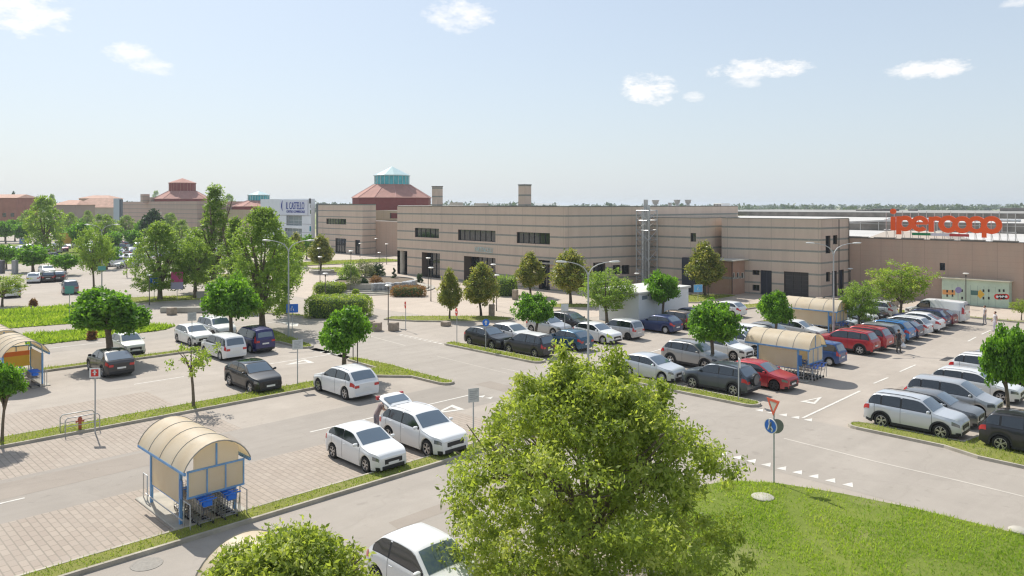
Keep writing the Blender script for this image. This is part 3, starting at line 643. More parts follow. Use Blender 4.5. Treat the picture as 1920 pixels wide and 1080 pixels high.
def car_meshes(ty):
    if ty in BODYM: return BODYM[ty]
    cs = CarShape(ty); T = cs.T; L, W, H = cs.L, cs.W, cs.H; out = {}
    ts = set(lin(0, 1, 34)) | {.006, .012, .022, .978, .99}
    for wc in (T['wf'], T['wr']):
        Ra = T['R']*1.17/L
        for i in range(-6, 7): ts.add(wc+Ra*math.sin(i/6*math.pi/2)*.999)
        ts.add(wc-Ra*1.01); ts.add(wc+Ra*1.01)
    ts = sorted(ts); tt = [ts[0]]
    for t in ts[1:]:
        if t-tt[-1] > .0025: tt.append(t)
    b = MB(); V = []; Fc = []; n = 19
    for t in tt:
        y, p = cs.sect(t); V += [(x, y, z) for x, z in p]+[(-x, y, z) for x, z in p[-2::-1]]
    for i in range(len(tt)-1):
        for j in range(n-1): Fc.append((i*n+j, i*n+j+1, (i+1)*n+j+1, (i+1)*n+j))
    Fc.append(tuple(range(n-1, -1, -1))); k = (len(tt)-1)*n; Fc.append(tuple(range(k, k+n)))
    b.add(V, Fc); out['body'] = b
    # wheel arch lips + inner liner
    u = MB(); hw = W/2
    u.box(-hw*.70, hw*.70, -L/2+.12, L/2-.12, cs.sill+.02, T['R']*2.25, 0); u.box(-hw*.86, hw*.86, L/2-(T['wr']*L)+T['R']*1.2, L/2-T['wf']*L-T['R']*1.2, cs.sill-.01, cs.sill+.12, 0)
    u.box(-hw*.86, hw*.86, -L/2+.10, L/2-T['wr']*L-T['R']*1.2, cs.sill+.06, cs.sill+.2, 0)
    u.box(-hw*.80, hw*.80, L/2-T['wf']*L+T['R']*1.2, L/2-.10, cs.sill+.03, cs.sill+.2, 0); out['underbody'] = u
    # glass
    g = MB(); w0, w1 = T['ws']; r0, r1 = T['rw']
    def scr(mb, a, c, offz=.006, kx=.93):
        V = []; tl = lin(a, c, 8)
        for t in tl:
            y, p = cs.sect(t); xm = p[7][0]*kx; zt = p[9][1]; ze = p[7][1]
            for j in range(-4, 5):
                f = abs(j)/4; x = xm*j/4; fx = abs(x)/max(p[7][0], .01)
                z = (p[9][1]+(p[8][1]-p[9][1])*min(1, fx/.55)) if fx < .55 else p[8][1]+(p[7][1]-p[8][1])*(fx-.55)/.45
                V.append((x, y+offz*(1 if a == w0+.012 else -1), z+offz))
        mb.add(V, [(i*9+j, i*9+j+1, (i+1)*9+j+1, (i+1)*9+j) for i in range(8) for j in range(8)])
    scr(g, w0+.012, w1-.004); out['windscreen'] = g
    r = MB()
    if not cs.van: scr(r, r0+.008, r0+(r1-r0)*.93, .007, .9)
    else: r.box(-.75, .75, -L/2-.006, -L/2+.002, 1.2, 1.7)
    out['rear_window'] = r
    sw = []; # side panes
    wtop = 6.02; g0 = w0+(w1-w0)*.30; g1 = r0+(r1-r0)*(.42 if not cs.van else 0)
    mid = (w1+r0)/2+.015
    if cs.van: cuts = [(g0, w1+.13)]
    elif ty in ('boxsuv', 'mpv', 'lodgy', 'estate', 'suvs', 'suv'): cuts = [(g0, mid-.075), (mid-.055, mid+.135), (mid+.155, g1)]
    elif ty == 'five': cuts = [(g0, mid+.05), (mid+.07, g1)]
    else: cuts = [(g0, mid-.045), (mid-.028, g1)]
    for side in (1, -1):
        for (a, c) in cuts:
            m_ = MB(); tl = lin(a, c, 7); V = []; Fc = []
            for t in tl:
                lo, hi = 5.05, wtop
                V += [cs.S(t, q, .006, side) for q in (lo, 5.35, 5.7, hi)]
            for i in range(7):
                for j in range(3):
                    q = (i*4+j, i*4+j+1, (i+1)*4+j+1, (i+1)*4+j); Fc.append(q if side < 0 else q[::-1])
            m_.add(V, Fc); sw.append((side, m_))
    out['side'] = sw
    su = MB()
    for side in (1, -1):
        V = []; Fc = []; tl = lin(cuts[0][0]-.012, cuts[-1][1]+.012, 24)
        for t in tl: V += [cs.S(t, q, .0035, side) for q in (4.98, 5.35, 5.7, 6.1)]
        for i in range(24):
            for j in range(3): q = (i*4+j, i*4+j+1, (i+1)*4+j+1, (i+1)*4+j); Fc.append(q if side < 0 else q[::-1])
        su.add(V, Fc)
    out['surround'] = su
    # lamps
    hl = []
    for side in (1, -1):
        m_ = MB(); patch(m_, cs, lin(.012, .085, 5), (3.05, 3.5, 3.95), .010, side); hl.append(('headlight', side, m_))
        m_ = MB()
        if cs.van or ty in ('lodgy', 'kangoo', 'panda', 'mpv'): patch(m_, cs, lin(.955, .995, 3), (3.0, 3.6, 4.3, 5.0, 5.5), .010, side)
        else: patch(m_, cs, lin(.93, .996, 4), (3.1, 3.6, 4.2), .010, side)
        hw1 = W/2*.85; zt = cs.belt(1)-.16
        m_.bbox(*(sorted((side*hw1*.62, side*hw1*.985))), -L/2-.018, -L/2+.02, zt-.02, zt+.13, .01); hl.append(('taillight', side, m_))
    out['lamps'] = hl
    zb = cs.sill; hwf = W/2*.74
    gr = MB(); ztop = cs.top(0)
    gr.bbox(-hwf*.66, hwf*.66, L/2-.01, L/2+.022, ztop-.25, ztop-.06, .012); gr.bbox(-hwf*.85, hwf*.85, L/2-.01, L/2+.02, zb+.05, zb+.20, .012)
    for side in (1, -1): patch(gr, cs, lin(.004, .05, 3), (.9, 1.7), .012, side)
    out['grille'] = gr
    pl = MB(); pl.box(-.26, .26, L/2+.02, L/2+.03, zb+.225, zb+.335); out['pf'] = pl
    pr = MB(); zp = cs.belt(1)-.28; pr.box(-.26, .26, -L/2-.022, -L/2-.01, zp-.05, zp+.06); out['pr'] = pr
    bp = MB(); bp.bbox(-W/2*.80, W/2*.80, -L/2-.03, -L/2+.02, zb+.10, zb+.24, .015); out['bumper'] = bp
    mr = []
    for side in (1, -1):
        m_ = MB(); ym = L/2-(w0+(w1-w0)*.34)*L; zz = cs.belt(w0)+.06; x0 = side*(W/2*.93); x1 = side*(W/2+.17)
        m_.bbox(min(x0+side*.03, x1), max(x0+side*.03, x1), ym-.06, ym+.05, zz, zz+.135, .03); mr.append(m_)
    out['mirrors'] = mr
    if T.get('rails') or ty in ('suv', 'suvs', 'estate'):
        rl = []
        for side in (1, -1):
            m_ = MB(); pts = []
            for t in lin(w1+.03, r0-.02, 6): pts.append(cs.S(t, 7.3, .035 if t not in () else 0, side))
            pts[0] = cs.S(w1+.02, 7.3, 0, side); pts[-1] = cs.S(r0-.01, 7.3, 0, side); m_.tube(pts, .018, 5); rl.append(m_)
        out['rails'] = rl
    if T.get('clad'):
        c = MB()
        for side in (1, -1):
            for (a, e) in ((.03, T['wf']-T['R']*1.2/L), (T['wf']+T['R']*1.2/L, T['wr']-T['R']*1.2/L), (T['wr']+T['R']*1.2/L, .97)): patch(c, cs, lin(a, e, 5), (.3, 1.0, 1.45), .008, side)
            for wc in (T['wf'], T['wr']):
                Ra = T['R']*1.17; V = []
                for i in range(13):
                    a = math.pi*i/12; 
                    for rr in (Ra-.01, Ra+.07):
                        yy = L/2-wc*L+math.cos(a)*rr; zz = T['R']+math.sin(a)*rr; V.append((side*(W/2*(1.004 if rr < Ra else .998)+.006), yy, zz))
                c.add(V, [((i*2, i*2+1, i*2+3, i*2+2) if side > 0 else (i*2+2, i*2+3, i*2+1, i*2)) for i in range(12)])
        out['clad'] = c
    # shut lines and handles
    sl_ = []; hd = []
    for side in (1, -1):
        for t in ([w0+.015, (cuts[0][1]+cuts[1][0])/2 if len(cuts) > 1 else w1+.14]+([g1-.06] if ty not in ('five', 'coupe') else [])):
            V = []; qs = (1.2, 2, 3, 4, 4.9)
            for q in qs: V += [cs.S(t, q, .0035, side), cs.S(t+.0035, q, .0035, side)]
            sl_.append(MB().add(V, [(i*2, i*2+1, i*2+3, i*2+2) for i in range(4)]))
        for t in ([(cuts[0][1])-.03] if len(cuts) else [])+([cuts[1][1]-.03] if len(cuts) > 1 and ty != 'five' else []):
            p = cs.S(min(t, g1-.08), 3.5, .012, side); h_ = MB(); h_.bbox(p.x-.012, p.x+.012, p.y-.08, p.y+.08, p.z-.014, p.z+.014, .006); hd.append(h_)
    t0 = w0-.012; V = []
    out['seams'] = sl_; out['handles'] = hd
    BODYM[ty] = (cs, out, {}); return BODYM[ty]
def car(u, v, nose, ty, col, label, wheels='alloy', roof=None, group=None, extra=None, yaw=0.0, lite=False, sc_=1.0):
    cs, P, cache = car_meshes(ty); T = cs.T
    rz = {'+v': 0, '-v': math.pi, '+u': -math.pi/2, '-u': math.pi/2}[nose]+R(yaw)
    e = empty('parked_car' if not T.get('van') else 'parked_van', (u, v, 0), rz, (sc_, sc_, sc_)); tag(e, label, 'car' if not T.get('van') else 'van', group)
    pm = paint(col, *PC[col])
    def part(nm, key, mb, mats, smooth=None, parent=e):
        k = (key, tuple(m.name for m in (mats if isinstance(mats, list) else [mats])))
        if k not in cache: cache[k] = mb.mesh(nm, mats, smooth); 
        return link(bpy.data.objects.new(nm, cache[k]), parent)
    part('body', 'body', P['body'], pm, 38); part('underbody', 'ub', P['underbody'], BLACKM)
    part('windscreen', 'ws', P['windscreen'], WSG, 60)
    rw = part('rear_window', 'rw', P['rear_window'], WSG, 60)
    part('window_surround', 'su', P['surround'], BLACKM, 60)
    for i, (sd, m_) in enumerate(P['side']): part('side_window', f'sw{i}', m_, GLASSD, 60)
    tm, rm = wheel_meshes(T['R'], wheels)
    for side in (1, -1):
        for wc in (T['wf'], T['wr']):
            wh = link(bpy.data.objects.new('wheel', tm), e); wh.location = (side*(T['W']/2-.125), T['L']/2-wc*T['L'], T['R']); wh.rotation_euler = (0, 0, 0 if side > 0 else math.pi)
            if not lite: link(bpy.data.objects.new('rim', rm), wh)
            else: wh.data = tm; link(bpy.data.objects.new('rim', rm), wh)
    for i, (nm, sd, m_) in enumerate(P['lamps']): part(nm, f'lp{i}', m_, HLM if nm == 'headlight' else TLR, 40)
    part('grille', 'gr', P['grille'], BLACKM); part('number_plate', 'pf', P['pf'], PLATE); 
    part('number_plate', 'pr', P['pr'], PLATE); part('bumper', 'bp', P['bumper'], CLAD if T.get('clad') or ty == 'kangoo' else pm)
    for i, m_ in enumerate(P['mirrors']): part('mirror', f'mr{i}', m_, pm, 40)
    if lite: return e
    if 'rails' in P:
        for i, m_ in enumerate(P['rails']): part('roof_rail', f'rl{i}', m_, CHROME if ty in ('suvs', 'estate') else CLAD, 60)
    if 'clad' in P: part('cladding', 'cl', P['clad'], CLAD, 40)
    for i, m_ in enumerate(P['seams']): part('door_seam', f'sm{i}', m_, BLACKM)
    for i, m_ in enumerate(P['handles']): part('door_handle', f'hd{i}', m_, pm)
    if roof:   # roof skin in another colour, laid just over the body
        b = MB(); t0, t1 = T['ws'][1]+.01, T['rw'][0]; V = []
        for t in lin(t0, t1, 8):
            y, p = cs.sect(t); V += [(x, y, z+.006) for x, z in p[7:]]+[(-x, y, z+.006) for x, z in p[-2:6:-1]]
        b.add(V, [(i*5+j, i*5+j+1, (i+1)*5+j+1, (i+1)*5+j) for i in range(8) for j in range(4)]); b.build('roof_panel', paint(roof, *PC[roof]) if roof in PC else MATS[roof], e, 50)
    return e
# ------------------------------------------------------------------ shelters and trolleys
def polycarb():
    a = NT('polycarbonate'); n1 = a.noise(.8, lo=.3, hi=.7); n2 = a.noise(1.6, sc3=(1, 1, .3), lo=.45, hi=.75)
    c = a.mix(n1, (.82, .73, .57), (.88, .82, .70)); c = a.mix(a.math('MULTIPLY', n2, .5), c, (.68, .55, .37))
    m = a.done(c, .35, .4); nt = m.node_tree
    tr = nt.nodes.new('ShaderNodeBsdfTranslucent'); tr.inputs[0].default_value = (.90, .78, .56, 1); mx = nt.nodes.new('ShaderNodeMixShader'); mx.inputs[0].default_value = .5
    out = [n for n in nt.nodes if n.type == 'OUTPUT_MATERIAL'][0]; nt.links.new(a.b.outputs[0], mx.inputs[1]); nt.links.new(tr.outputs[0], mx.inputs[2]); nt.links.new(mx.outputs[0], out.inputs[0]); return m
PCARB = polycarb(); ORANGE = mat('orange_panel', (.75, .20, .03), .5); YELLOW = mat('yellow_panel', (.78, .52, .05), .5)
WIRE = mat('trolley_wire', (.42, .42, .42), .35, .8)
ORD = 'first second third fourth fifth sixth seventh eighth ninth tenth eleventh twelfth thirteenth fourteenth fifteenth sixteenth seventeenth eighteenth nineteenth twentieth twenty-first twenty-second twenty-third twenty-fourth twenty-fifth twenty-sixth twenty-seventh twenty-eighth'.split()
_cart = None
def cart(u, v, rz, label, group):
    global _cart
    if _cart is None:
        e = empty('shopping_trolley', (0, 0, 0)); b = MB()   # basket opens at -y (handle end), tapers to +y
        Z0, Z1 = .52, .92; y0, y1 = -.42, .40
        def rim(z, k): return [(-.27*k, y0, z), (.27*k, y0, z), (.20*k, y1, z), (-.20*k, y1, z), (-.27*k, y0, z)]
        for z, k in ((Z1, 1), ((Z0+Z1)/2, .95), (Z0+.02, .9)): b.tube(rim(z, k), .006, 4)
        for i in range(11):
            f = i/10; y = y0+(y1-y0)*f; w_ = .27-.07*f; b.tube([(-w_, y, Z1), (-w_*.9, y, Z0+.02), (w_*.9, y, Z0+.02), (w_, y, Z1)], .004, 3)
        for i in range(5): x = -.2+.1*i; b.tube([(x, y0, Z0+.02), (x*.75, y1, Z0+.02), (x*.75, y1, Z1)], .004, 3)
        b.build('basket', WIRE, e)
        c = MB(); c.tube([(-.25, y0-.03, Z1+.02), (-.24, -.30, .12), (-.16, .42, .12), (.16, .42, .12), (.24, -.30, .12), (.25, y0-.03, Z1+.02)], .013, 5); c.tube([(-.23, -.2, .13), (.23, -.2, .13)], .01, 4); c.tube([(-.18, .38, .13), (-.18, .30, .53)], .01, 4); c.tube([(.18, .38, .13), (.18, .30, .53)], .01, 4); c.build('chassis', WIRE, e)
        h = MB(); h.tube([(-.27, y0-.06, Z1+.05), (.27, y0-.06, Z1+.05)], .019, 6); h.box(-.09, .09, y0-.09, y0-.03, Z1+.03, Z1+.07); h.build('handle', BLUEP, e, 60)
        s = MB(); s.box(-.15, .15, y0+.02, y0+.045, Z0+.20, Z1-.03); s.box(-.14, .14, y0+.045, y0+.18, Z1-.20, Z1-.18); s.build('child_seat', BLUEP, e)
        for x, y in ((-.22, -.30), (.22, -.30), (-.15, .38), (.15, .38)):
            k = MB(); k.lathe([(.001, -.015), (.06, -.015), (.06, .015), (.001, .015)], 12, c=(x, y, .06), axis='x'); k.box(x-.02, x+.02, y-.02, y+.03, .07, .14); k.build('wheel', BLACKM, e)
        _cart = e; o = e
    else: o = copy_tree(_cart)
    o.location = (u, v, 0); o.rotation_euler = (0, 0, rz); tag(o, label, 'trolley', group); return o
def shelter(u0, v0, length, width, label, ncart=9, rows=2, slab_ext=.5, cart_label='', cart_group='', endwall='-v', poster=False, eave=2.0, cart_dir=1, sidepanel=True):
    e = empty('trolley_shelter', (u0, v0, 0)); tag(e, label, 'shelter', 'arched trolley shelters in the car parks')
    W_, L_ = width, length; rise = .84; b = MB(); nseg = 14; P = []
    ex = .16
    for i in range(nseg+1):
        t = math.pi*i/nseg*1.0; a = R(158)-(R(158-22))*i/nseg
        rad = (W_/2+ex)/math.cos(R(22)); cz = eave-rad*math.sin(R(22))+.02
        P.append((W_/2+rad*math.cos(a), cz+rad*math.sin(a)*1.0))
    zpk = max(p[1] for p in P); k = rise/(zpk-eave); P = [(x, eave+(z-eave)*k) for x, z in P]
    V = []; sect = 4; Fc = []
    for th in (0, .018):
        for j in range(2):
            for x, z in P: V.append((x, -.35 if j == 0 else L_+.35, z+th))
    n = nseg+1
    for i in range(nseg):
        Fc += [(i, i+1, n+i+1, n+i), (2*n+i+1, 2*n+i, 3*n+i, 3*n+i+1), (i+1, i, 2*n+i, 2*n+i+1), (n+i, n+i+1, 3*n+i+1, 3*n+i)]
    b.add(V, Fc); o = b.build('roof', PCARB, e, 50)
    s = MB()
    for j in range(5): y = -.35+(L_+.7)*j/4; s.tube([(x, y, z+.022) for x, z in P], .016 if 0 < j < 4 else .022, 4)
    s.build('roof_rib', mat('rib_grey', (.36, .33, .28), .6), o)
    for x in (P[0][0]+.03, P[-1][0]-.03): MB().bbox(x-.04, x+.04, -.38, L_+.38, eave-.07, eave+.03, .01).build('eave_beam', BLUEF, e)
    py = (.45, L_-.45) if L_ > 3 else (.3, L_-.3)
    for x in (.05, W_-.05):
        for y in py: MB().bbox(x-.05, x+.05, y-.05, y+.05, 0, eave-.07, .01).build('post', BLUEF, e)
    for y in py: MB().tube([(.05, y, eave-.1)]+[(x, y, z-.04) for x, z in P[2:-2]]+[(W_-.05, y, eave-.1)], .03, 5).build('arch_tube', BLUEF, e)
    if sidepanel:
        for x in (.05, W_-.05):
            pn = MB(); pn.box(x-.008, x+.008, py[0]+.06, py[1]-.06, .72, eave-.12); o = pn.build('side_panel', PCARB, e)
            f = MB(); f.tube([(x, py[0], .70), (x, py[1], .70)], .02, 4); f.build('panel_rail', BLUEF, o)
    y = -.20 if endwall == '-v' else L_+.20
    g = MB(); z0, z1 = 1.1, eave-.02
    for zz in (z0, z1): g.box(0, W_, y-.025, y+.025, zz-.03, zz+.03)
    for i in range(4): x = .03+(W_-.06)*i/3; g.box(x-.022, x+.022, y-.027, y+.027, z0+.03, z1-.03)
    g.box(W_/2-.03, W_/2+.03, y-.027, y+.027, z1+.03, eave+rise*.9)
    fr = g.build('gable_frame', BLUEF, e)
    for i in range(3):
        x = .03+(W_-.06)*i/3; MB().box(x+.022, x+(W_-.06)/3-.022, y-.006, y+.006, z0+.03, z1-.03).build('pane', PCARB, fr)
    gp = MB(); top = [(x, z) for x, z in P if .1 < x < W_-.1]; V = [(x, y, z1+.03) for x, z in top]+[(x, y, z-.03) for x, z in top]; m_ = len(top); gp.add(V, [(i, i+1, m_+i+1, m_+i) for i in range(m_-1)]); gp.build('pane', PCARB, fr)
    for x in (.02, W_-.02): MB().tube([(x, -.45, .06), (x, -.45, .95), (x, .1, .95), (x, .1, .06)], .022, 5).build('guard_rail', GALV, e, 60)
    for x in (.02, W_-.02): MB().tube([(x, L_-.1, .06), (x, L_-.1, .95), (x, L_+.3, .95), (x, L_+.3, .06)], .022, 5).build('guard_rail', GALV, e, 60)
    MB().tube([(-.02, .1, .28), (-.02, L_, .28)], .022, 5).build('guard_rail', GALV, e, 60)
    if poster: 
        MB().box(W_*.15, W_*.85, L_*.62, L_*.62+.03, .95, 1.62).build('poster', YELLOW, e); MB().box(W_*.15, W_*.85, L_*.62, L_*.62+.03, 1.623, 1.9).build('poster', ORANGE, e)
    else:
        MB().bbox(-.02, .02, .18, .42, .95, 1.6, .01).build('notice', mat('notice_blue', (.04, .16, .42), .5), e)
    tag(MB().bbox(u0-.25, u0+W_+.25, v0-.2-(slab_ext if endwall == '-v' else 0)*0, v0+L_+.4, -.01, .055, .02).build('shelter_slab', CONC), kind='structure')
    for rr in range(rows):
        for i in range(ncart):
            x = u0+W_*(.29 if rr == 0 else .71); y = v0-.12+i*.215 if cart_dir > 0 else v0+L_-.30-i*.215
            c = cart(x, y, 0 if cart_dir > 0 else math.pi, '%s trolley from the front in the %s file of %s' % (ORD[i], 'left' if rr == 0 else 'right', cart_label), cart_group); c.location.z = .055
    return e

# ------------------------------------------------------------------ lamps and signs
LAMPH = mat('lamp_head', (.62, .62, .58), .4)
def double_lamp(u, v, h, label, arm=2.0, rz=R(45.4-90)):
    e = empty('street_lamp', (u, v, 0), rz); tag(e, label, 'street lamp', 'tall two-armed street lamps')
    MB().tube([(0, 0, 0), (0, 0, h*.35), (0, 0, h-.9)], [.085, .07, .05], 8).build('pole', GREYPOLE, e, 60)
    for s_ in (1, -1):
        pts = [(0, 0, h-.95)]+[(s_*arm*x, 0, h-.95+z) for x, z in ((.04, .3), (.14, .6), (.3, .8), (.5, .92), (.66, .97))]
        a = MB().tube(pts, [.05, .045, .04, .036, .033, .03], 6).build('arm', GREYPOLE, e, 60)
        hd = MB(); hd.lathe([(.02, -.38), (.10, -.30), (.14, -.05), (.12, .25), (.03, .36)], 10, c=(0, 0, 0), axis='x'); 
        o = hd.build('lamp_head', LAMPH, a, 60); o.location = (s_*(arm*.66+.32), 0, h+.03); o.scale = (1, 1, .55); o.rotation_euler = (0, -.05*s_, 0)
    return e
def plaza_lamp(u, v, h, label, group='slim lamp posts with flat disc heads on the forecourt'):
    e = empty('lamp_post', (u, v, 0)); tag(e, label, 'lamp post', group)
    MB().tube([(0, 0, 0), (0, 0, .5), (0, 0, h-.25)], [.07, .05, .04], 7).build('pole', DPOLE, e, 60)
    b = MB(); b.lathe([(.06, h-.42), (.09, h-.3), (.07, h-.18)], 10, m=0); b.build('lantern', DPOLE, e, 60)
    MB().lathe([(.02, h-.16), (.27, h-.10), (.32, h-.04), (.22, h+.02), (.02, h+.04)], 16).build('disc_shade', LAMPH, e, 50); return e
SBLUE = mat('sign_blue', (.015, .16, .62), .4); SRED = mat('sign_red', (.65, .03, .02), .4); SORANGE = mat('sign_red_faded', (.70, .12, .06), .45); SBACK = mat('sign_back', (.20, .21, .21), .5, .3); SGREY = mat('sign_grey_panel', (.52, .53, .52), .5, noise=(5, .12)); SPINK = mat('sign_pink', (.55, .06, .22), .5); SLIL = mat('sign_lilac', (.36, .33, .45), .5); STEAL = mat('sign_teal', (.10, .32, .30), .5); SWHITE = mat('sign_white', (.75, .75, .73), .45)
def sign(name, u, v, h, label, face=-90.0, group=None, shape='rect', w_=.6, ht=.6, m=None, text=None, tm=None, tsize=.3, border=None, pole=None, cat='sign', mark=None, bot=None):
    'face = compass direction (degrees in the u,v plane) the panel looks to'
    e = empty(name, (u, v, 0), R(face+90)); tag(e, label, cat, group); m = m or SWHITE; zc = h-ht/2 if bot is None else bot+ht/2
    MB().tube([(0, .03, 0), (0, .03, h-.05)], .032, 6).build('pole', pole or GREYPOLE, e, 60)
    b = MB()
    if shape == 'rect':
        b.bbox(-w_/2, w_/2, -.02, .0, zc-ht/2, zc+ht/2, .008); o = b.build('panel', m, e)
        if border:
            k = MB(); k.bbox(-w_/2-.02, w_/2+.02, -.012, .012, zc-ht/2-.02, zc+ht/2+.02, .006); k.build('panel_border', border, o)
    elif shape == 'disc':
        b.lathe([(.001, -.02), (ht/2, -.02), (ht/2, .0), (.001, .0)], 24, c=(0, 0, zc), axis='y'); o = b.build('panel', m, e)
        if border: MB().lathe([(ht/2*.80, -.026), (ht/2*1.01, -.026), (ht/2*1.01, .004), (ht/2*.8, .004)], 24, c=(0, 0, zc), axis='y').build('panel_border', border, o)
    elif shape == 'yield':
        r = ht/2; P_ = [(-r, r*.85), (r, r*.85), (0, -r*.9)]; Q_ = [(x*.60, (z-.18*r)*.60+.18*r) for x, z in P_]
        V = [(x, -.02, zc+z) for x, z in P_]+[(x, -.02, zc+z) for x, z in Q_]+[(x, 0, zc+z) for x, z in P_]+[(x, 0, zc+z) for x, z in Q_]
        b.add(V, [(i, (i+1) % 3, 3+(i+1) % 3, 3+i) for i in range(3)]+[(6+(i+1) % 3, 6+i, 9+i, 9+(i+1) % 3) for i in range(3)]+[((i+1) % 3, i, 6+i, 6+(i+1) % 3) for i in range(3)]); o = b.build('red_border', SORANGE, e)
        MB().add([(x*.985, -.012, zc+z) for x, z in Q_]+[(x*.985, -.006, zc+z) for x, z in Q_], [(0, 1, 2), (5, 4, 3)]).build('panel', mat('sign_faded_panel', (.60, .55, .45), .6), e)
    if text:
        t = bpy.data.objects.new('lettering', text_mesh(text, tsize, tm or SWHITE, .001)); link(t, o); t.rotation_euler = (R(90), 0, 0); t.location = (0, -.027, zc)
    if mark: mark(o, zc)
    return e
def m_up(o, z):
    b = MB(); b.box(-.04, .04, -.03, -.022, z-.17, z+.06); b.add([(-.13, -.026, z+.02), (.13, -.026, z+.02), (0, -.026, z+.19)], [(0, 1, 2)]); b.build('arrow', SWHITE, o)
def m_bar(o, z): MB().box(-.2, .2, -.03, -.022, z-.045, z+.045).build('white_bar', SWHITE, o)
def m_hydrant(o, z):
    MB().bbox(-.17, .17, -.03, -.022, z-.17, z+.17, .003).build('red_square', SRED, o); b = MB(); b.box(-.035, .035, -.038, -.031, z-.11, z+.07); b.box(-.09, .09, -.038, -.031, z-.0, z+.045); b.lathe([(.001, -.0345), (.05, -.0345)], 12, c=(0, -.001, z+.085), axis='y'); b.build('hydrant_symbol', SWHITE, o)
def m_lines(col):
    def f(o, z):
        b = MB()
        for i in range(5): b.box(-.2, .2-.06*(i % 3), -.026, -.022, z+.16-i*.085, z+.19-i*.085)
        b.build('printed_lines', mat('print_grey', (.35, .36, .37), .6), o)
    return f
def m_route(o, z):
    b = MB(); b.tube([(-.10, -.026, z-.2), (-.10, -.026, z), (-.02, -.026, z+.06), (-.02, -.026, z+.2)], .03, 4); b.tube([(.12, -.026, z-.2), (.05, -.026, z-.02)], .03, 4); b.build('route_mark', SWHITE, o)
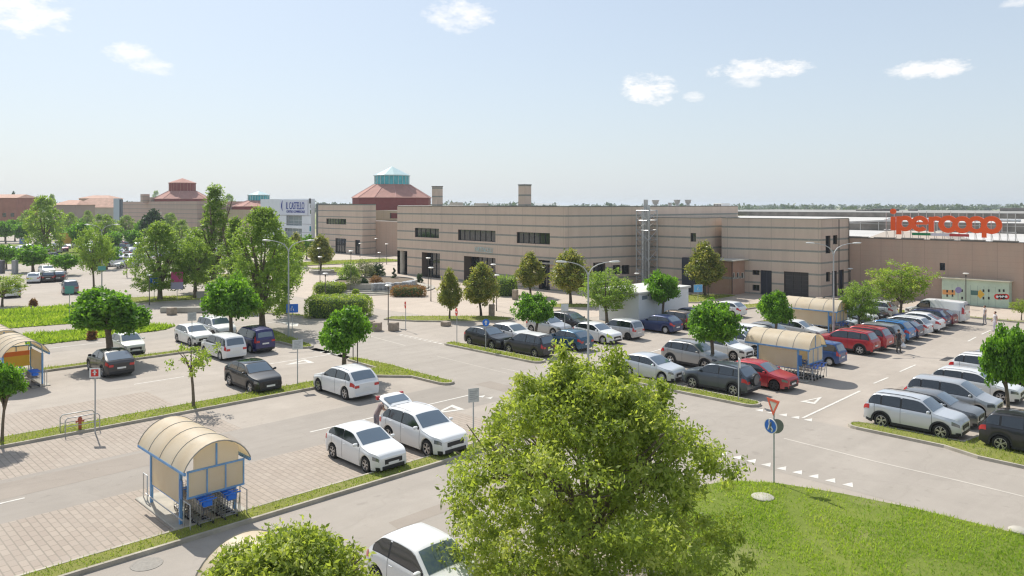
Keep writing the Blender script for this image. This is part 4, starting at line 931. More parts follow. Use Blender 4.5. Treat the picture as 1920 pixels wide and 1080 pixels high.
# ------------------------------------------------------------------ people
SKIN = mat('skin', (.55, .32, .22), .6)
def person(u, v, face, label, shirt=(.05, .05, .06), trousers=(.05, .05, .055), hair=(.05, .03, .02), lean=0.0, bag=False, hh=1.0, name='person', arms=(0, 0)):
    e = empty(name, (u, v, 0), R(face), (hh, hh, hh)); tag(e, label, 'person'); J = []; E = []; Rr = []
    ln = R(lean)
    def tilt(p):
        x, y, z = p
        if z > .95: y2 = y+math.sin(ln)*(z-.95); z = .95+(z-.95)*math.cos(ln)+(-(y)*math.sin(ln)*0); return (x, y2, z)
        return p
    def add(p, r, par=None):
        J.append(tilt(p)); Rr.append(r)
        if par is not None: E.append((par, len(J)-1))
        return len(J)-1
    pel = add((0, 0, .97), .135); wst = add((0, 0, 1.10), .125, pel); ch = add((0, .01, 1.30), .145, wst); up = add((0, 0, 1.43), .10, ch); nk = add((0, .01, 1.50), .052, up); hd0 = add((0, .03, 1.585), .07, nk); hd1 = add((0, .02, 1.665), .085, hd0); add((0, .01, 1.73), .055, hd1); add((0, .115, 1.615), .014, hd0)
    for s_ in (1, -1):
        hp = add((s_*.09, 0, .90), .095, pel); kn = add((s_*.10, .03+.03*s_, .50), .058, hp); an = add((s_*.11, -.02+.05*s_, .09), .036, kn); add((s_*.12, .12+.05*s_, .035), .034, an)
        a_ = arms[0 if s_ > 0 else 1]
        sh = add((s_*.175, 0, 1.42), .058, up); el = add((s_*.235, -.02+.16*math.sin(R(a_)), 1.16+.03*a_/40), .040, sh); wr = add((s_*.24, .06+.38*math.sin(R(a_)), .94+.30*(1-math.cos(R(a_)))+.12*math.sin(R(a_))), .028, el)
        pm_ = add((s_*.24, .09+.42*math.sin(R(a_)), .88+.34*(1-math.cos(R(a_)))+.14*math.sin(R(a_))), .030, wr)
        px, py_, pz = J[pm_]
        for f_ in range(4): q = add((px, py_-.028+.018*f_, pz-.05-.006*(f_ in (1, 2))), .0085, pm_); J[q] = (px, py_-.028+.018*f_, pz-.05); q2 = add((0, 0, 0), .0075, q); J[q2] = (px-s_*.012, py_-.02+.016*f_, pz-.085-.006*(f_ in (1, 2)))
        q = add((0, 0, 0), .009, pm_); J[q] = (px-s_*.02, py_+.035, pz-.03); q2 = add((0, 0, 0), .008, q); J[q2] = (px-s_*.03, py_+.04, pz-.06)
    me = bpy.data.meshes.new('body'); me.from_pydata(J, E, []); o = bpy.data.objects.new('body', me); link(o)
    md = o.modifiers.new('s', 'SKIN'); md.use_smooth_shade = True
    for i, sv in enumerate(me.skin_vertices[0].data): sv.radius = (Rr[i], Rr[i]*(.78 if i in (1, 2, 3) else 1)); sv.use_root = (i == 0)
    o.modifiers.new('d', 'SUBSURF').levels = 1
    dg = bpy.context.evaluated_depsgraph_get(); m2 = bpy.data.meshes.new_from_object(o.evaluated_get(dg)); bpy.data.objects.remove(o); m2.name = 'body'
    ky = '%.2f%.2f%.2f' % shirt; kt = '%.2f%.2f%.2f' % trousers
    m2.materials.clear(); m2.materials.append(SKIN)
    def cloth(nm, cond, m, off):
        vs = [vv.co.copy() for vv in m2.vertices]; ns = [vv.normal.copy() for vv in m2.vertices]; use = {}; V = []; Fc = []
        for p in m2.polygons:
            if cond(p.center):
                q = []
                for i in p.vertices:
                    if i not in use: use[i] = len(V); V.append(vs[i]+ns[i]*off)
                    q.append(use[i])
                Fc.append(q)
        if Fc:
            b = MB(); b.v = [tuple(x) for x in V]; b.f = [tuple(q) for q in Fc]; b.m = [0]*len(Fc); b.build(nm, m, e, 80)
    m2.update(); link(bpy.data.objects.new('body', m2), e)
    cloth('trousers', lambda c: c.z < 1.0 and abs(c.x) < .2 and c.z > .07, mat('cloth'+kt, trousers, .8), .012)
    cloth('shirt', lambda c: (.96 < c.z and (c.z-.95)/max(.2, math.cos(ln)) < .56 and abs(c.x) < .215), mat('cloth'+ky, shirt, .8), .014)
    cloth('shoes', lambda c: c.z <= .08, mat('shoe', (.03, .03, .03), .6), .012)
    hp_ = tilt((0, .0, 1.69)); b = MB(); b.lathe([(.001, .075), (.06, .06), (.088, .02), (.094, -.03), (.085, -.08)], 12, c=(hp_[0], hp_[1]-.012, hp_[2])); b.build('hair', mat('hair%.2f' % hair[0], hair, .8), e, 60)
    hd_ = tilt((0, .03, 1.6)); f = MB()
    for s_ in (1, -1): f.lathe([(.001, .098), (.009, .094)], 6, c=(hd_[0]+s_*.03, hd_[1]-.0, hd_[2]+.03), axis='y')
    f.box(hd_[0]-.025, hd_[0]+.025, hd_[1]+.068, hd_[1]+.075, hd_[2]-.045, hd_[2]-.037); f.build('face_features', mat('eye_dark', (.05, .02, .02), .5), e)
    if bag:
        p = (.3, .12, .55); b = MB(); b.lathe([(.03, .28), (.05, .22), (.15, .12), (.19, .02), (.16, -.08), (.05, -.12)], 10, c=p); k = b.build('carrier_bag', mat('bag_plastic', (.7, .7, .7), .4), None, 60); tag(k, 'white plastic carrier bag held by the man walking down the right-hand aisle', 'bag'); k.location = (0, 0, 0); k.matrix_world = Matrix.Translation((u, v, 0)) @ Matrix.Rotation(R(face), 4, 'Z')
    return e
# ------------------------------------------------------------------ buildings
def facade(name, z0=1.30, step=1.353, sw=.22, c1=(.65, .515, .42), c2=(.635, .525, .42), cs=(.25, .25, .22), stripes=True, vj=2.4):
    a = NT(name); sp = a.n('ShaderNodeSeparateXYZ', {0: a.pos}); z = sp.outputs[2]; s = a.math('ADD', sp.outputs[0], sp.outputs[1])
    n1 = a.noise(.6, lo=.35, hi=.65); n2 = a.noise(7, lo=.3, hi=.7); st = a.noise(.9, sc3=(1, 1, .12), detail=4, lo=.45, hi=.8)
    fr = a.math('FRACT', a.math('DIVIDE', a.math('SUBTRACT', z, z0), step))
    band = a.math('LESS_THAN', fr, sw/step)
    low = a.n('ShaderNodeMapRange', {0: fr, 1: .45, 2: .75}).outputs[0]
    pan = a.math('FLOOR', a.math('DIVIDE', s, 4.8)); wn_ = a.n('ShaderNodeTexWhiteNoise', {'W': pan}, noise_dimensions='1D').outputs[0]
    c = a.mix(low, c1, c2) if stripes else a.mix(n1, c1, c2)
    c = a.mix(a.math('MULTIPLY', wn_, .25), c, tuple(x*1.18 for x in c1)); c = a.mix(a.math('MULTIPLY', n2, .25), c, tuple(x*.80 for x in c1)); c = a.mix(a.math('MULTIPLY', n1, .3), c, (.56, .435, .345))
    jt = a.math('LESS_THAN', a.math('FRACT', a.math('DIVIDE', s, vj)), .022)
    c = a.mix(a.math('MULTIPLY', jt, .35), c, (.18, .15, .12))
    if stripes: c = a.mix(band, c, a.mix(n2, cs, tuple(x*1.4 for x in cs)))
    else:
        hj = a.math('LESS_THAN', a.math('FRACT', a.math('DIVIDE', z, .60)), .04); c = a.mix(a.math('MULTIPLY', hj, .2), c, (.2, .16, .13))
    c = a.mix(a.math('MULTIPLY', st, .25), c, (.30, .245, .20))
    a.bump(n2, .2, .02); return a.done(c, .9, .2)
FAC = facade('striped_masonry'); FACP = facade('plain_masonry', stripes=False, c1=(.52, .365, .28), c2=(.48, .345, .265)); CAP = mat('parapet_cap', (.13, .14, .13), .7)
FACY = facade('upper_masonry', stripes=False, c1=(.50, .40, .27), c2=(.46, .38, .26))
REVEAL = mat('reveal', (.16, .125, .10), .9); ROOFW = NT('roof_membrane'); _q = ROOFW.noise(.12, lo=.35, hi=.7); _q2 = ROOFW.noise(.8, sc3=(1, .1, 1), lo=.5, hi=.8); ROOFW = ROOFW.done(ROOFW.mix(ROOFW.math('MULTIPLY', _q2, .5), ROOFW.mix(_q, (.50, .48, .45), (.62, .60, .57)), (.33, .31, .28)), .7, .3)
ROOFG = mat('roof_gravel', (.30, .28, .25), .9, noise=(.4, .25)); REDROOF = mat('red_metal_roof', (.44, .235, .19), .9, noise=(.6, .12)); REDWALL = mat('red_drum', (.27, .075, .065), .7, noise=(1.5, .1)); TEALG = mat('teal_glass', (.05, .42, .46), .15, coat=.5, noise=(.9, .25)); PALEG = mat('pale_glass', (.50, .66, .64), .2, coat=.4)
TILE = mat('clay_tile', (.46, .27, .19), .85, noise=(.8, .2)); STEELW = mat('white_cladding', (.74, .77, .80), .5, noise=(.3, .06))
def wall(mb, p0, p1, z0, z1, ops=(), depth=.35, m=0, mr=1):
    p0, p1 = Vector(p0), Vector(p1); d = (p1-p0); L = d.length; d.normalize(); nrm = Vector((d.y, -d.x))
    xs = sorted({0.0, L} | {min(max(o[0], 0), L) for o in ops} | {min(max(o[1], 0), L) for o in ops}); zs = sorted({z0, z1} | {o[2] for o in ops} | {o[3] for o in ops}); zs = [z for z in zs if z0 <= z <= z1]
    def pt(s, z, dep=0): q = p0+d*s-nrm*dep; return (q.x, q.y, z)
    for a, b in zip(xs, xs[1:]):
        for c, e in zip(zs, zs[1:]):
            sm, zm = (a+b)/2, (c+e)/2
            if any(o[0] < sm < o[1] and o[2] < zm < o[3] for o in ops): continue
            mb.add([pt(a, c), pt(b, c), pt(b, e), pt(a, e)], [(0, 1, 2, 3)], m)
    for o in ops:
        dp = o[4] if len(o) > 4 else depth; a, b, c, e = o[:4]
        mb.add([pt(a, c), pt(a, e), pt(a, e, dp), pt(a, c, dp)], [(0, 1, 2, 3)], mr); mb.add([pt(b, e), pt(b, c), pt(b, c, dp), pt(b, e, dp)], [(0, 1, 2, 3)], mr)
        mb.add([pt(a, e), pt(b, e), pt(b, e, dp), pt(a, e, dp)], [(0, 1, 2, 3)], mr); mb.add([pt(b, c), pt(a, c), pt(a, c, dp), pt(b, c, dp)], [(0, 1, 2, 3)], mr)
    return pt
def window(parent, p0, p1, o, nm='window', nx=4, nz=1, glass=None, frame=None, dep=.28, fw=.06):
    p0, p1 = Vector(p0), Vector(p1); d = (p1-p0).normalized(); nrm = Vector((d.y, -d.x)); a, b, c, e = o[:4]
    def bx(mb, s0, s1, z0, z1, dd, th):
        P = []
        for z in (z0, z1):
            for s_, q in ((s0, dd), (s1, dd), (s1, dd+th), (s0, dd+th)): v = p0+d*s_-nrm*q; P.append((v.x, v.y, z))
        mb.add(P, [(0, 1, 5, 4), (1, 2, 6, 5), (2, 3, 7, 6), (3, 0, 4, 7), (3, 2, 1, 0), (4, 5, 6, 7)])
    f = MB(); bx(f, a, b, c, c+fw, dep-.08, .1); bx(f, a, b, e-fw, e, dep-.08, .1)
    for i in range(nx+1): s_ = a+(b-a-fw)*i/nx; bx(f, s_, s_+fw, c+fw, e-fw, dep-.08, .1)
    for i in range(1, nz): z = c+(e-c)*i/nz; bx(f, a+fw, b-fw, z-.03, z+.03, dep-.07, .08)
    o_ = f.build(nm, frame or FRAMED, parent); g = MB(); bx(g, a+.01, b-.01, c+.01, e-.01, dep, .02); g.build('pane', glass or GLASSD, o_); return o_
def opx(p0, p1, px0, px1, y0, y1):
    'an opening measured on the wall through two ground points'
    a, b = Vector(p0), Vector(p1); d = b-a; L = d.length; res = []
    for px in (px0, px1):
        k = (px-960)/F; # solve X = kY on the line
        fx = lambda q: (q.x*SA-q.y*CA)-k*(q.x*CA+q.y*SA); f0, f1 = fx(a), fx(b); t = f0/(f0-f1); res.append(t*L)
    m_ = a+d*((res[0]+res[1])/2/L); return (max(.05, res[0]), min(L-.05, res[1]), max(.0, ZAT(y1, m_.x, m_.y)), ZAT(y0, m_.x, m_.y))
ZR, ZP = 10.15, 10.66
A_, B_, C_, D_ = (72.5, 99.4), (72.5, 64.0), (83.8, 61.0), (83.8, 51.7)
cen = empty('shopping_centre', (0, 0, 0)); tag(cen, 'long beige two-storey shopping centre block with dark stripes, ribbon windows and two chimney stacks', 'building', 'striped masonry wings of the shopping centre')
w1 = opx(A_, B_, 778, 823, 428, 445.5); w2 = opx(A_, B_, 859, 929, 431.5, 452); w3 = opx(A_, B_, 969, 1031, 436, 457)
e1 = opx(A_, B_, 791, 825, 474, 518); e2 = opx(A_, B_, 870, 929, 482, 540); e3 = opx(A_, B_, 1010, 1031, 488, 543)
e1 = (e1[0], e1[1], 0.0, e1[3]); e2 = (e2[0], e2[1], 0.0, e2[3]); e3 = (e3[0], e3[1], 0.0, e3[3]); cor = (.0, 2.6, 0.0, e1[3])
mb = MB(); wall(mb, A_, B_, 0, ZP, [w1, w2, w3, e1+(1.2,), e2+(1.6,), e3+(.8,), cor+(2.4,)])
g1 = opx(B_, C_, 1112, 1135, 492, 540); g2 = opx(B_, C_, 1149, 1163, 497, 514); g3 = opx(B_, C_, 1166, 1180, 497, 514)
g1 = (g1[0], g1[1], 0, g1[3])
wall(mb, B_, C_, 0, ZP, [g1+(.7,), g2, g3]); 
mb.build('wall', [FAC, REVEAL], cen)
mb = MB(); wall(mb, C_, (110, 61), 0, ZP); mb.build('wall', [FAC, REVEAL], cen); mb = MB(); wall(mb, (110, 99.4), A_, 0, ZP); mb.build('wall', [FAC, REVEAL], cen)
for o, nx in ((w1, 5), (w2, 7), (w3, 6)): window(cen, A_, B_, o, nx=nx)
for o, nx, nz in ((e1, 4, 3), (e2, 6, 3), (e3, 2, 2)): window(cen, A_, B_, o, 'entrance_glazing', nx, nz, dep=(1.1 if o is e1 else 1.5 if o is e2 else .7), fw=.09)
window(cen, B_, C_, g1, 'entrance_glazing', 3, 2, dep=.6); window(cen, B_, C_, g2, nx=2); window(cen, B_, C_, g3, nx=2)
MB().box(71.9, 73.5, 64, 70, 3.35, 3.5).build('canopy', CONC, cen)
MB().lathe([(.42, 0), (.42, e1[3])], 16, c=(73.1, 98.8, 0)).build('column', CONC, cen, 60)
sh = MB(); sh.prism([(72.6, 99.3), (72.6, 64.1), (83.9, 61.1), (109.9, 61.1), (109.9, 99.3)], ZR-.2, ZR); sh.build('roof', ROOFG, cen)
cp = MB()
def capline(mb, pts, z, w_=.30, h=.10, out=.06):
    for p, q in zip(pts, pts[1:]):
        p, q = Vector(p), Vector(q); d = (q-p).normalized(); n_ = Vector((d.y, -d.x)); V = []
        for zz in (z+.004, z+h):
            for s_, t_ in ((p-d*.0, out), (q+d*.0, out), (q, -w_), (p, -w_)): c = s_+n_*t_; V.append((c.x, c.y, zz))
        mb.add(V, [(0, 1, 5, 4), (1, 2, 6, 5), (2, 3, 7, 6), (3, 0, 4, 7), (3, 2, 1, 0), (4, 5, 6, 7)])
capline(cp, [(110, 99.4), A_, B_, C_, (110, 61)], ZP); cp.build('parapet_cap', CAP, cen)
ch = MB(); 
for (px0, px1, yt, D0) in ((972, 996, 347, 104), (810, 830, 350, 122)):
    u_, v_ = QY((px0+px1)/2, D0+1.2); wd = (px1-px0)*D0/F*.5; zt = 11-(yt-383)*D0/F; rr = R(0)
    b = MB(); b.box(u_-wd*.72, u_+wd*.72, v_-wd*.72, v_+wd*.72, ZR, zt); o = b.build('chimney', FAC, cen); MB().box(u_-wd*.78, u_+wd*.78, v_-wd*.78, v_+wd*.78, zt+.003, zt+.12).build('chimney_cap', CAP, o)
lt = link(bpy.data.objects.new('lettering', text_mesh('FARTENCELLI', .98, mat('letter_teal', (.50, .62, .60), .5), .03)), cen)
_v = PU(907, 72.45); lt.location = (72.42, _v, ZAT(469, 72.5, _v)); lt.rotation_euler = (R(90), 0, R(-90)); lt.scale = (.62, 1.0, 1)
# lower wing with the pipe tower, recess and the service block
s2 = empty('service_wing', (0, 0, 0)); tag(s2, 'lower striped service wing with dark doors and a roller gate, right of the pipe tower', 'building', 'striped masonry wings of the shopping centre')
E0, E1, E2 = (87.0, 50.5), (88.5, 38.5), (95.4, 38.0); ZS = 9.25
wn0 = opx(C_, D_, 1295, 1305, 437, 453)
d1 = opx(E0, E1, 1426, 1447, 507, 552); d2 = opx(E0, E1, 1411, 1424, 506.5, 515.5); d3 = opx(E0, E1, 1411, 1424, 534, 545); gt = opx(E0, E1, 1470, 1516, 510, 556)
d1 = (d1[0], d1[1], 0, d1[3]); gt = (gt[0], gt[1], 0, gt[3])
r1 = opx(E1, E2, 1548, 1557, 442, 475); r2 = opx(E1, E2, 1562, 1570, 441, 458); r3 = opx(E1, E2, 1549, 1556, 510, 528); r4 = opx(E1, E2, 1560, 1569, 508, 552); r5 = opx(E1, E2, 1572, 1582, 506, 550)
r4 = (r4[0], r4[1], 0, r4[3]); r5 = (r5[0], r5[1], 0, r5[3])
mb = MB(); wall(mb, C_, D_, 0, ZS, [wn0]); wall(mb, D_, (90, 51.7), 0, ZS); wall(mb, E0, E1, 0, ZS, [d1, d2, d3, gt]); wall(mb, E1, E2, 0, ZS, [r1, r2, r3, r4, r5]); wall(mb, (91, 50.5), E0, 0, ZS); mb.build('wall', [FAC, REVEAL], s2)
mb = MB(); wall(mb, (89.95, 56), (89.95, 50), 0, 8.75); mb.build('recess_wall', [FACP, REVEAL], s2)
window(s2, C_, D_, wn0, nx=1); 
for o in (d2, d3): window(s2, E0, E1, o, nx=2)
for o in (r1, r2, r3): window(s2, E1, E2, o, nx=1)
DOORD = mat('dark_door', (.035, .038, .055), .5)
for P0, P1, os_ in ((E0, E1, (d1,)), (E1, E2, (r4, r5))):
    for o in os_: window(s2, P0, P1, o, 'door', nx=2, glass=DOORD, frame=mat('door_frame', (.06, .065, .09), .5))
window(s2, E0, E1, gt, 'roller_gate', nx=3, nz=6, glass=mat('gate_grey', (.055, .05, .05), .55), frame=mat('gate_frame', (.075, .07, .068), .5))
b = MB(); b.prism([(83.9, 60.9), (83.9, 51.8), (90, 51.8), (90, 50.4), (87.1, 50.4), (88.6, 38.6), (95.4, 38.1), (110, 38.1), (110, 60.9)], ZS-.55, ZS-.35); b.build('roof', ROOFW, s2)
b = MB(); capline(b, [C_, D_, (90, 51.7)], ZS, .25, .07); capline(b, [(91, 50.5), E0, E1, E2], ZS, .25, .07); b.build('parapet_cap', CAP, s2)
b = MB(); b.box(83.6, 83.7, 51.0, 51.1, 0, 4.6); b.build('downpipe', DPOLE, s2)
MB().box(83.2, 83.75, 51.9, 53.9, 0, 4.3).build('door', DOORD, s2)
b = MB(); b.tube([(92, 37.8, 0), (92, 37.8, 9.2)], .06, 6); b.tube([(95.2, 37.9, 0), (95.2, 37.9, 9.2)], .05, 6); b.build('downpipe', DPOLE, s2)
# little gatehouse annex
ax = empty('gatehouse', (0, 0, 0)); tag(ax, 'single-storey reddish brick gatehouse with three slit windows under a flat roof, beside the service doors', 'building')
X0, X1, X2 = (84.2, 52.0), (84.2, 47.5), (87.3, 47.5); FACR = facade('gatehouse_masonry', c1=(.42, .24, .17), c2=(.40, .25, .18), z0=1.9, step=2.9, sw=.3)
os3 = [opx(X1, X2, a, b, 511, 522) for a, b in ((1374.5, 1378), (1381.5, 1386), (1390, 1395))]
mb = MB(); wall(mb, X0, X1, 0, 4.1); wall(mb, X1, X2, 0, 4.1, os3); mb.build('wall', [FACR, REVEAL], ax)
for o in os3: window(ax, X1, X2, o, nx=1, dep=.1, fw=.07, frame=mat('pale_frame', (.6, .58, .5), .5))
MB().bbox(83.7, 87.6, 47.0, 52.0, 4.105, 4.25, .03).build('roof', mat('pale_roof_edge', (.55, .52, .45), .7), ax); MB().tube([(84.1, 47.4, 0), (84.1, 47.4, 4.1)], .06, 6).build('downpipe', BLACKM, ax)
# pipe tower
tw = empty('pipe_tower', (0, 0, 0)); tag(tw, 'tall galvanised lattice tower carrying ventilation pipes up the striped wall', 'tower'); tu, tv = 82.3, 58.6
b = MB(); s_ = .95; H_ = 10.2
for x in (-s_, s_):
    for y in (-s_, s_): b.tube([(tu+x, tv+y, 0), (tu+x, tv+y, H_)], .07, 5)
for i in range(8):
    z = i*H_/8; z2 = (i+1)*H_/8
    for (a, c) in (((-s_, -s_), (-s_, s_)), ((-s_, -s_), (s_, -s_)), ((s_, -s_), (s_, s_)), ((-s_, s_), (s_, s_))):
        b.tube([(tu+a[0], tv+a[1], z2), (tu+c[0], tv+c[1], z2)], .045, 4); b.tube([(tu+a[0], tv+a[1], z), (tu+c[0], tv+c[1], z2)] if i % 2 else [(tu+c[0], tv+c[1], z), (tu+a[0], tv+a[1], z2)], .04, 4)
b.build('lattice', GALV, tw)
b = MB()
for dx, dy, rr, h in ((-.45, .3, .20, 10.4), (.2, -.2, .17, 10.9), (.5, .5, .28, 11.6)): b.tube([(tu+dx, tv+dy, 0), (tu+dx, tv+dy, h)], rr, 10)
b.build('pipe', GALV, tw, 60)
# supermarket hall behind
hm = empty('supermarket', (0, 0, 0)); tag(hm, 'huge low supermarket hall with plain brown wall and stepped pale roofs behind the orange sign', 'building')
mb = MB(); W0, W1 = (95.4, 38.0), (95.4, -60.0); slot = opx(W0, W1, 1762, 1772, 493, 507); wall(mb, W0, W1, 0, 6.88, [slot]); wall(mb, W1, (262, -60), 0, 6.88); mb.build('wall', [FACP, REVEAL], hm); window(hm, W0, W1, slot, nx=2)
b = MB(); capline(b, [W0, W1], 6.88, .35, .09); b.build('parapet_cap', mat('cap_brown', (.16, .14, .12), .8), hm)
b = MB()
for i in range(26): v_ = 37-i*3.1; b.bbox(95.42, 95.9, v_-1.2, v_+1.2, 6.98, 7.10, .03)
b.build('coping_stone', mat('coping', (.36, .32, .27), .9, noise=(2, .2)), hm)
b = MB(); b.box(95.75, 140, -59.8, 60, 6.3, 6.42); b.build('roof', ROOFW, hm); b = MB(); b.box(140, 182, -59.8, 98, 7.95, 8.05); b.build('roof', ROOFW, hm); b = MB(); b.box(182, 262, -59.8, 130, 9.05, 9.15); b.build('roof', mat('roof_grey', (.30, .29, .27), .85, noise=(.1, .25)), hm)
b = MB(); b.box(139.6, 140, -59.8, 98, 6.42, 7.98); b.box(181.6, 182, -59.8, 130, 8.05, 9.1); b.build('clerestory_wall', mat('clerestory', (.20, .18, .155), .8, noise=(.5, .35)), hm)
b = MB()
for i in range(48): v_ = -55+i*3.1; b.box(139.5, 139.58, v_, v_+.12, 6.45, 7.9)
b.box(139.5, 139.58, -59, 96, 7.55, 7.62); b.build('clerestory_rib', mat('rib_pale', (.5, .48, .44), .7), hm)
rg = random.Random(4)
for i in range(30):
    v_ = -50+rg.random()*140; u_ = 184+rg.random()*60; s_ = rg.uniform(.8, 3); MB().bbox(u_, u_+s_, v_, v_+s_*rg.uniform(1, 3), 9.15, 9.15+rg.uniform(.3, .9), .04).build('roof_plant', mat('plant_grey', (.24, .22, .20), .7, noise=(.2, .4)), hm)
for i in range(16): v_ = -40+i*6.0; MB().bbox(150, 152.4, v_, v_+2.6, 8.05, 8.45, .05).build('skylight', mat('skylight', (.45, .47, .48), .3), hm)
b = MB(); b.add([(97, 37.5, 6.42), (97, 26.5, 6.42), (105, 26.5, 6.42), (105, 37.5, 6.42), (99, 35, 7.7), (99, 29, 7.7), (103, 29, 7.7), (103, 35, 7.7)], [(0, 1, 5, 4), (1, 2, 6, 5), (2, 3, 7, 6), (3, 0, 4, 7), (4, 5, 6, 7)]); b.build('roof_hatch', mat('hatch_beige', (.50, .44, .37), .8), hm)
for (px, yt, D0, rr) in ((1229, 375, 112, .42), (1256, 380, 122, .25), (1269.5, 374.5, 118, .40), (1290, 374.5, 118, .40)):
    u_, v_ = QY(px, D0); zt = 11-(yt-383)*D0/F; b = MB(); b.lathe([(rr*.62, 6.4), (rr*.62, zt-.6), (rr, zt-.55), (rr*1.05, zt-.3), (rr*1.3, zt-.05), (rr*1.3, zt)], 14, c=(u_, v_, 0)); tag(b.build('vent_stack', GALV, None, 50), {1229: 'metal vent stack rising right behind the pipe tower', 1256: 'thinnest short metal vent stack on the roof', 1269.5: 'flared metal vent stack, left one of the twin pair on the roof', 1290: 'flared metal vent stack, right one of the twin pair on the roof'}[px], 'vent', 'metal vent stacks on the roof')
chl = empty('chiller_unit', (*QY(1352, 185), 9.15), R(45)); tag(chl, 'long roof chiller with dark slanted coils in a white frame', 'chiller'); b = MB(); f_ = MB()
for i in range(5): b.add([(-3.4+i*1.36, -1, .2), (-2.2+i*1.36, -1, .2), (-2.2+i*1.36, -.3, 1.9), (-3.4+i*1.36, -.3, 1.9)], [(0, 1, 2, 3)]); f_.box(-3.55+i*1.36, -3.42+i*1.36, -1.1, .9, 0, 2.0)
f_.box(3.3, 3.45, -1.1, .9, 0, 2.0); f_.box(-3.6, 3.5, -1.1, .9, 1.95, 2.1); b.box(-3.3, 3.3, -.2, .8, .1, 1.8); b.build('coil', mat('coil_dark', (.07, .05, .045), .6), chl); f_.build('frame', WHITEP, chl)
# green mural lockers against the wall
lk = empty('mural_cabinet', (0, 0, 0)); tag(lk, 'long pale green cabinet with painted symbols against the brown supermarket wall', 'cabinet'); LU = 94.2
lv0, lv1 = PU(1766, LU), PU(1892, LU); LZ = 2.75; GRN = mat('mural_green', (.50, .60, .47), .6, noise=(.8, .12))
MB().bbox(LU, 95.36, lv1, lv0, 0, LZ, .03).build('cabinet', GRN, lk); MB().box(LU-.25, 95.36, lv1-.15, lv0+.3, LZ+.004, LZ+.10).build('canopy', mat('canopy_cream', (.6, .56, .42), .7), lk)
def onwall(px, py): v_ = PU(px, LU); return v_, ZAT(py, LU, v_)
def disc(cv, cz, r, m, nm, x=.012, ri=None, n=20):
    b = MB(); 
    if ri is None: b.lathe([(.001, -x), (r, -x), (r, 0)], n, c=(LU, cv, cz), axis='x')
    else: b.lathe([(ri, 0), (ri, -x), (r, -x), (r, 0)], n, c=(LU, cv, cz), axis='x')
    return b.build(nm, m, lk)
v0_, z0_ = onwall(1767, 543); v1_, z1_ = onwall(1791, 553.5); MB().box(LU-.012, LU-.003, v1_, v0_, z1_, z0_).build('painted_band', mat('mural_orange', (.72, .34, .12), .6), lk)
v_, z_ = onwall(1827, 549); MB().bbox(LU-.014, LU-.003, v_-.35, v_+.35, z_-.25, z_+.25, .004).build('painted_square', mat('mural_dark', (.08, .17, .15), .6), lk)
v_, z_ = onwall(1838, 551.5); b = MB(); b.add([(LU-.012, v_, z_+.5), (LU-.012, v_-.42, z_), (LU-.012, v_, z_-.5), (LU-.012, v_+.42, z_)], [(0, 1, 2, 3)]); b.build('painted_diamond', mat('mural_amber', (.75, .45, .06), .6), lk)
for i, px in enumerate((1870, 1875.5, 1881, 1886.5)): v_, z_ = onwall(px, 556.3); disc(v_, z_, .30, SRED, 'painted_ring', .014); disc(v_, z_, .13, SWHITE, 'painted_dot', .018)
for px in (1776, 1786, 1804, 1844, 1854, 1874, 1882):
    for py in ((546, 554) if px < 1790 else (545, 559)): v_, z_ = onwall(px, py); MB().box(LU-.02, LU-.003, v_-.08, v_+.08, z_-.14, z_+.14).build('handle', BLACKM, lk)
b = MB()
for px in (1785, 1796, 1809, 1820, 1833, 1845, 1854, 1866): v_, _ = onwall(px, 550); b.box(LU-.006, LU-.001, v_-.015, v_+.015, .1, LZ-.55)
b.build('door_seam', mat('mural_seam', (.30, .38, .32), .7), lk)
# ------------------------------------------------------------------ the big orange letters
SU = 95.6; IPO = mat('sign_orange', (.95, .115, .012), .55); sg = empty('roof_sign', (0, 0, 0)); tag(sg, 'big orange lettering ipercoop on a scaffold along the roof edge', 'sign')
def SP(x, y): px, py = 1640+x/7.385, 380+y/7.385; v_ = PU(px, SU); return v_, ZAT(py, SU, v_)
_li = [0]
def sbox(mb, x0, x1, y0, y1):
    (va, za), (vb, zb) = SP(x0, y0), SP(x1, y1); o = .012*_li[0]; mb.box(SU-.115-o, SU+.115-o, vb, va, zb, za)
def sring(mb, x, y, ro, ri, a0=0, a1=360, n=36):
    _li[0] += 1; o_ = .012*_li[0]
    v_, z_ = SP(x, y); s_ = DEP(SU, v_)/F/7.385; ro *= s_; ri *= s_; V = []; Fc = []; k = n if a1-a0 >= 360 else n+1
    for i in range(k):
        t = R(a0+(a1-a0)*i/n); c, s2_ = math.cos(t), math.sin(t)   # angle counted in the viewer's sense: x right = -v
        for r_, q in ((ri, -.12), (ro, -.12), (ro, .12), (ri, .12)): V.append((SU+q-o_, v_-c*r_*1.02, z_+s2_*r_))
    for i in range(n if a1-a0 >= 360 else n):
        j = (i+1) % k
        for q in range(4): Fc.append((i*4+q, j*4+q, j*4+(q+1) % 4, i*4+(q+1) % 4))
    if a1-a0 < 360: Fc += [(0, 1, 2, 3), (n*4+3, n*4+2, n*4+1, n*4)]
    mb.add(V, Fc)
b = MB(); sbox(b, 225, 288, 193, 385); sring(b, 257, 120, 37, .5); b.build('letter', IPO, sg)
b = MB(); sbox(b, 303, 368, 188, 440); sring(b, 422, 288, 108, 50); b.build('letter', IPO, sg)
b = MB(); sring(b, 625, 292, 110, 52, 0, 318); sbox(b, 575, 728, 272, 305); b.build('letter', IPO, sg)
b = MB(); sbox(b, 752, 818, 195, 405); sring(b, 850, 290, 100, 45, 50, 130); b.build('letter', IPO, sg)
b = MB(); sring(b, 1022, 298, 120, 55, 28, 332); b.build('letter', IPO, sg)
b = MB(); sring(b, 1215, 305, 118, 55); b.build('letter', IPO, sg)
b = MB(); sring(b, 1412, 305, 118, 62); b.build('letter', IPO, sg)
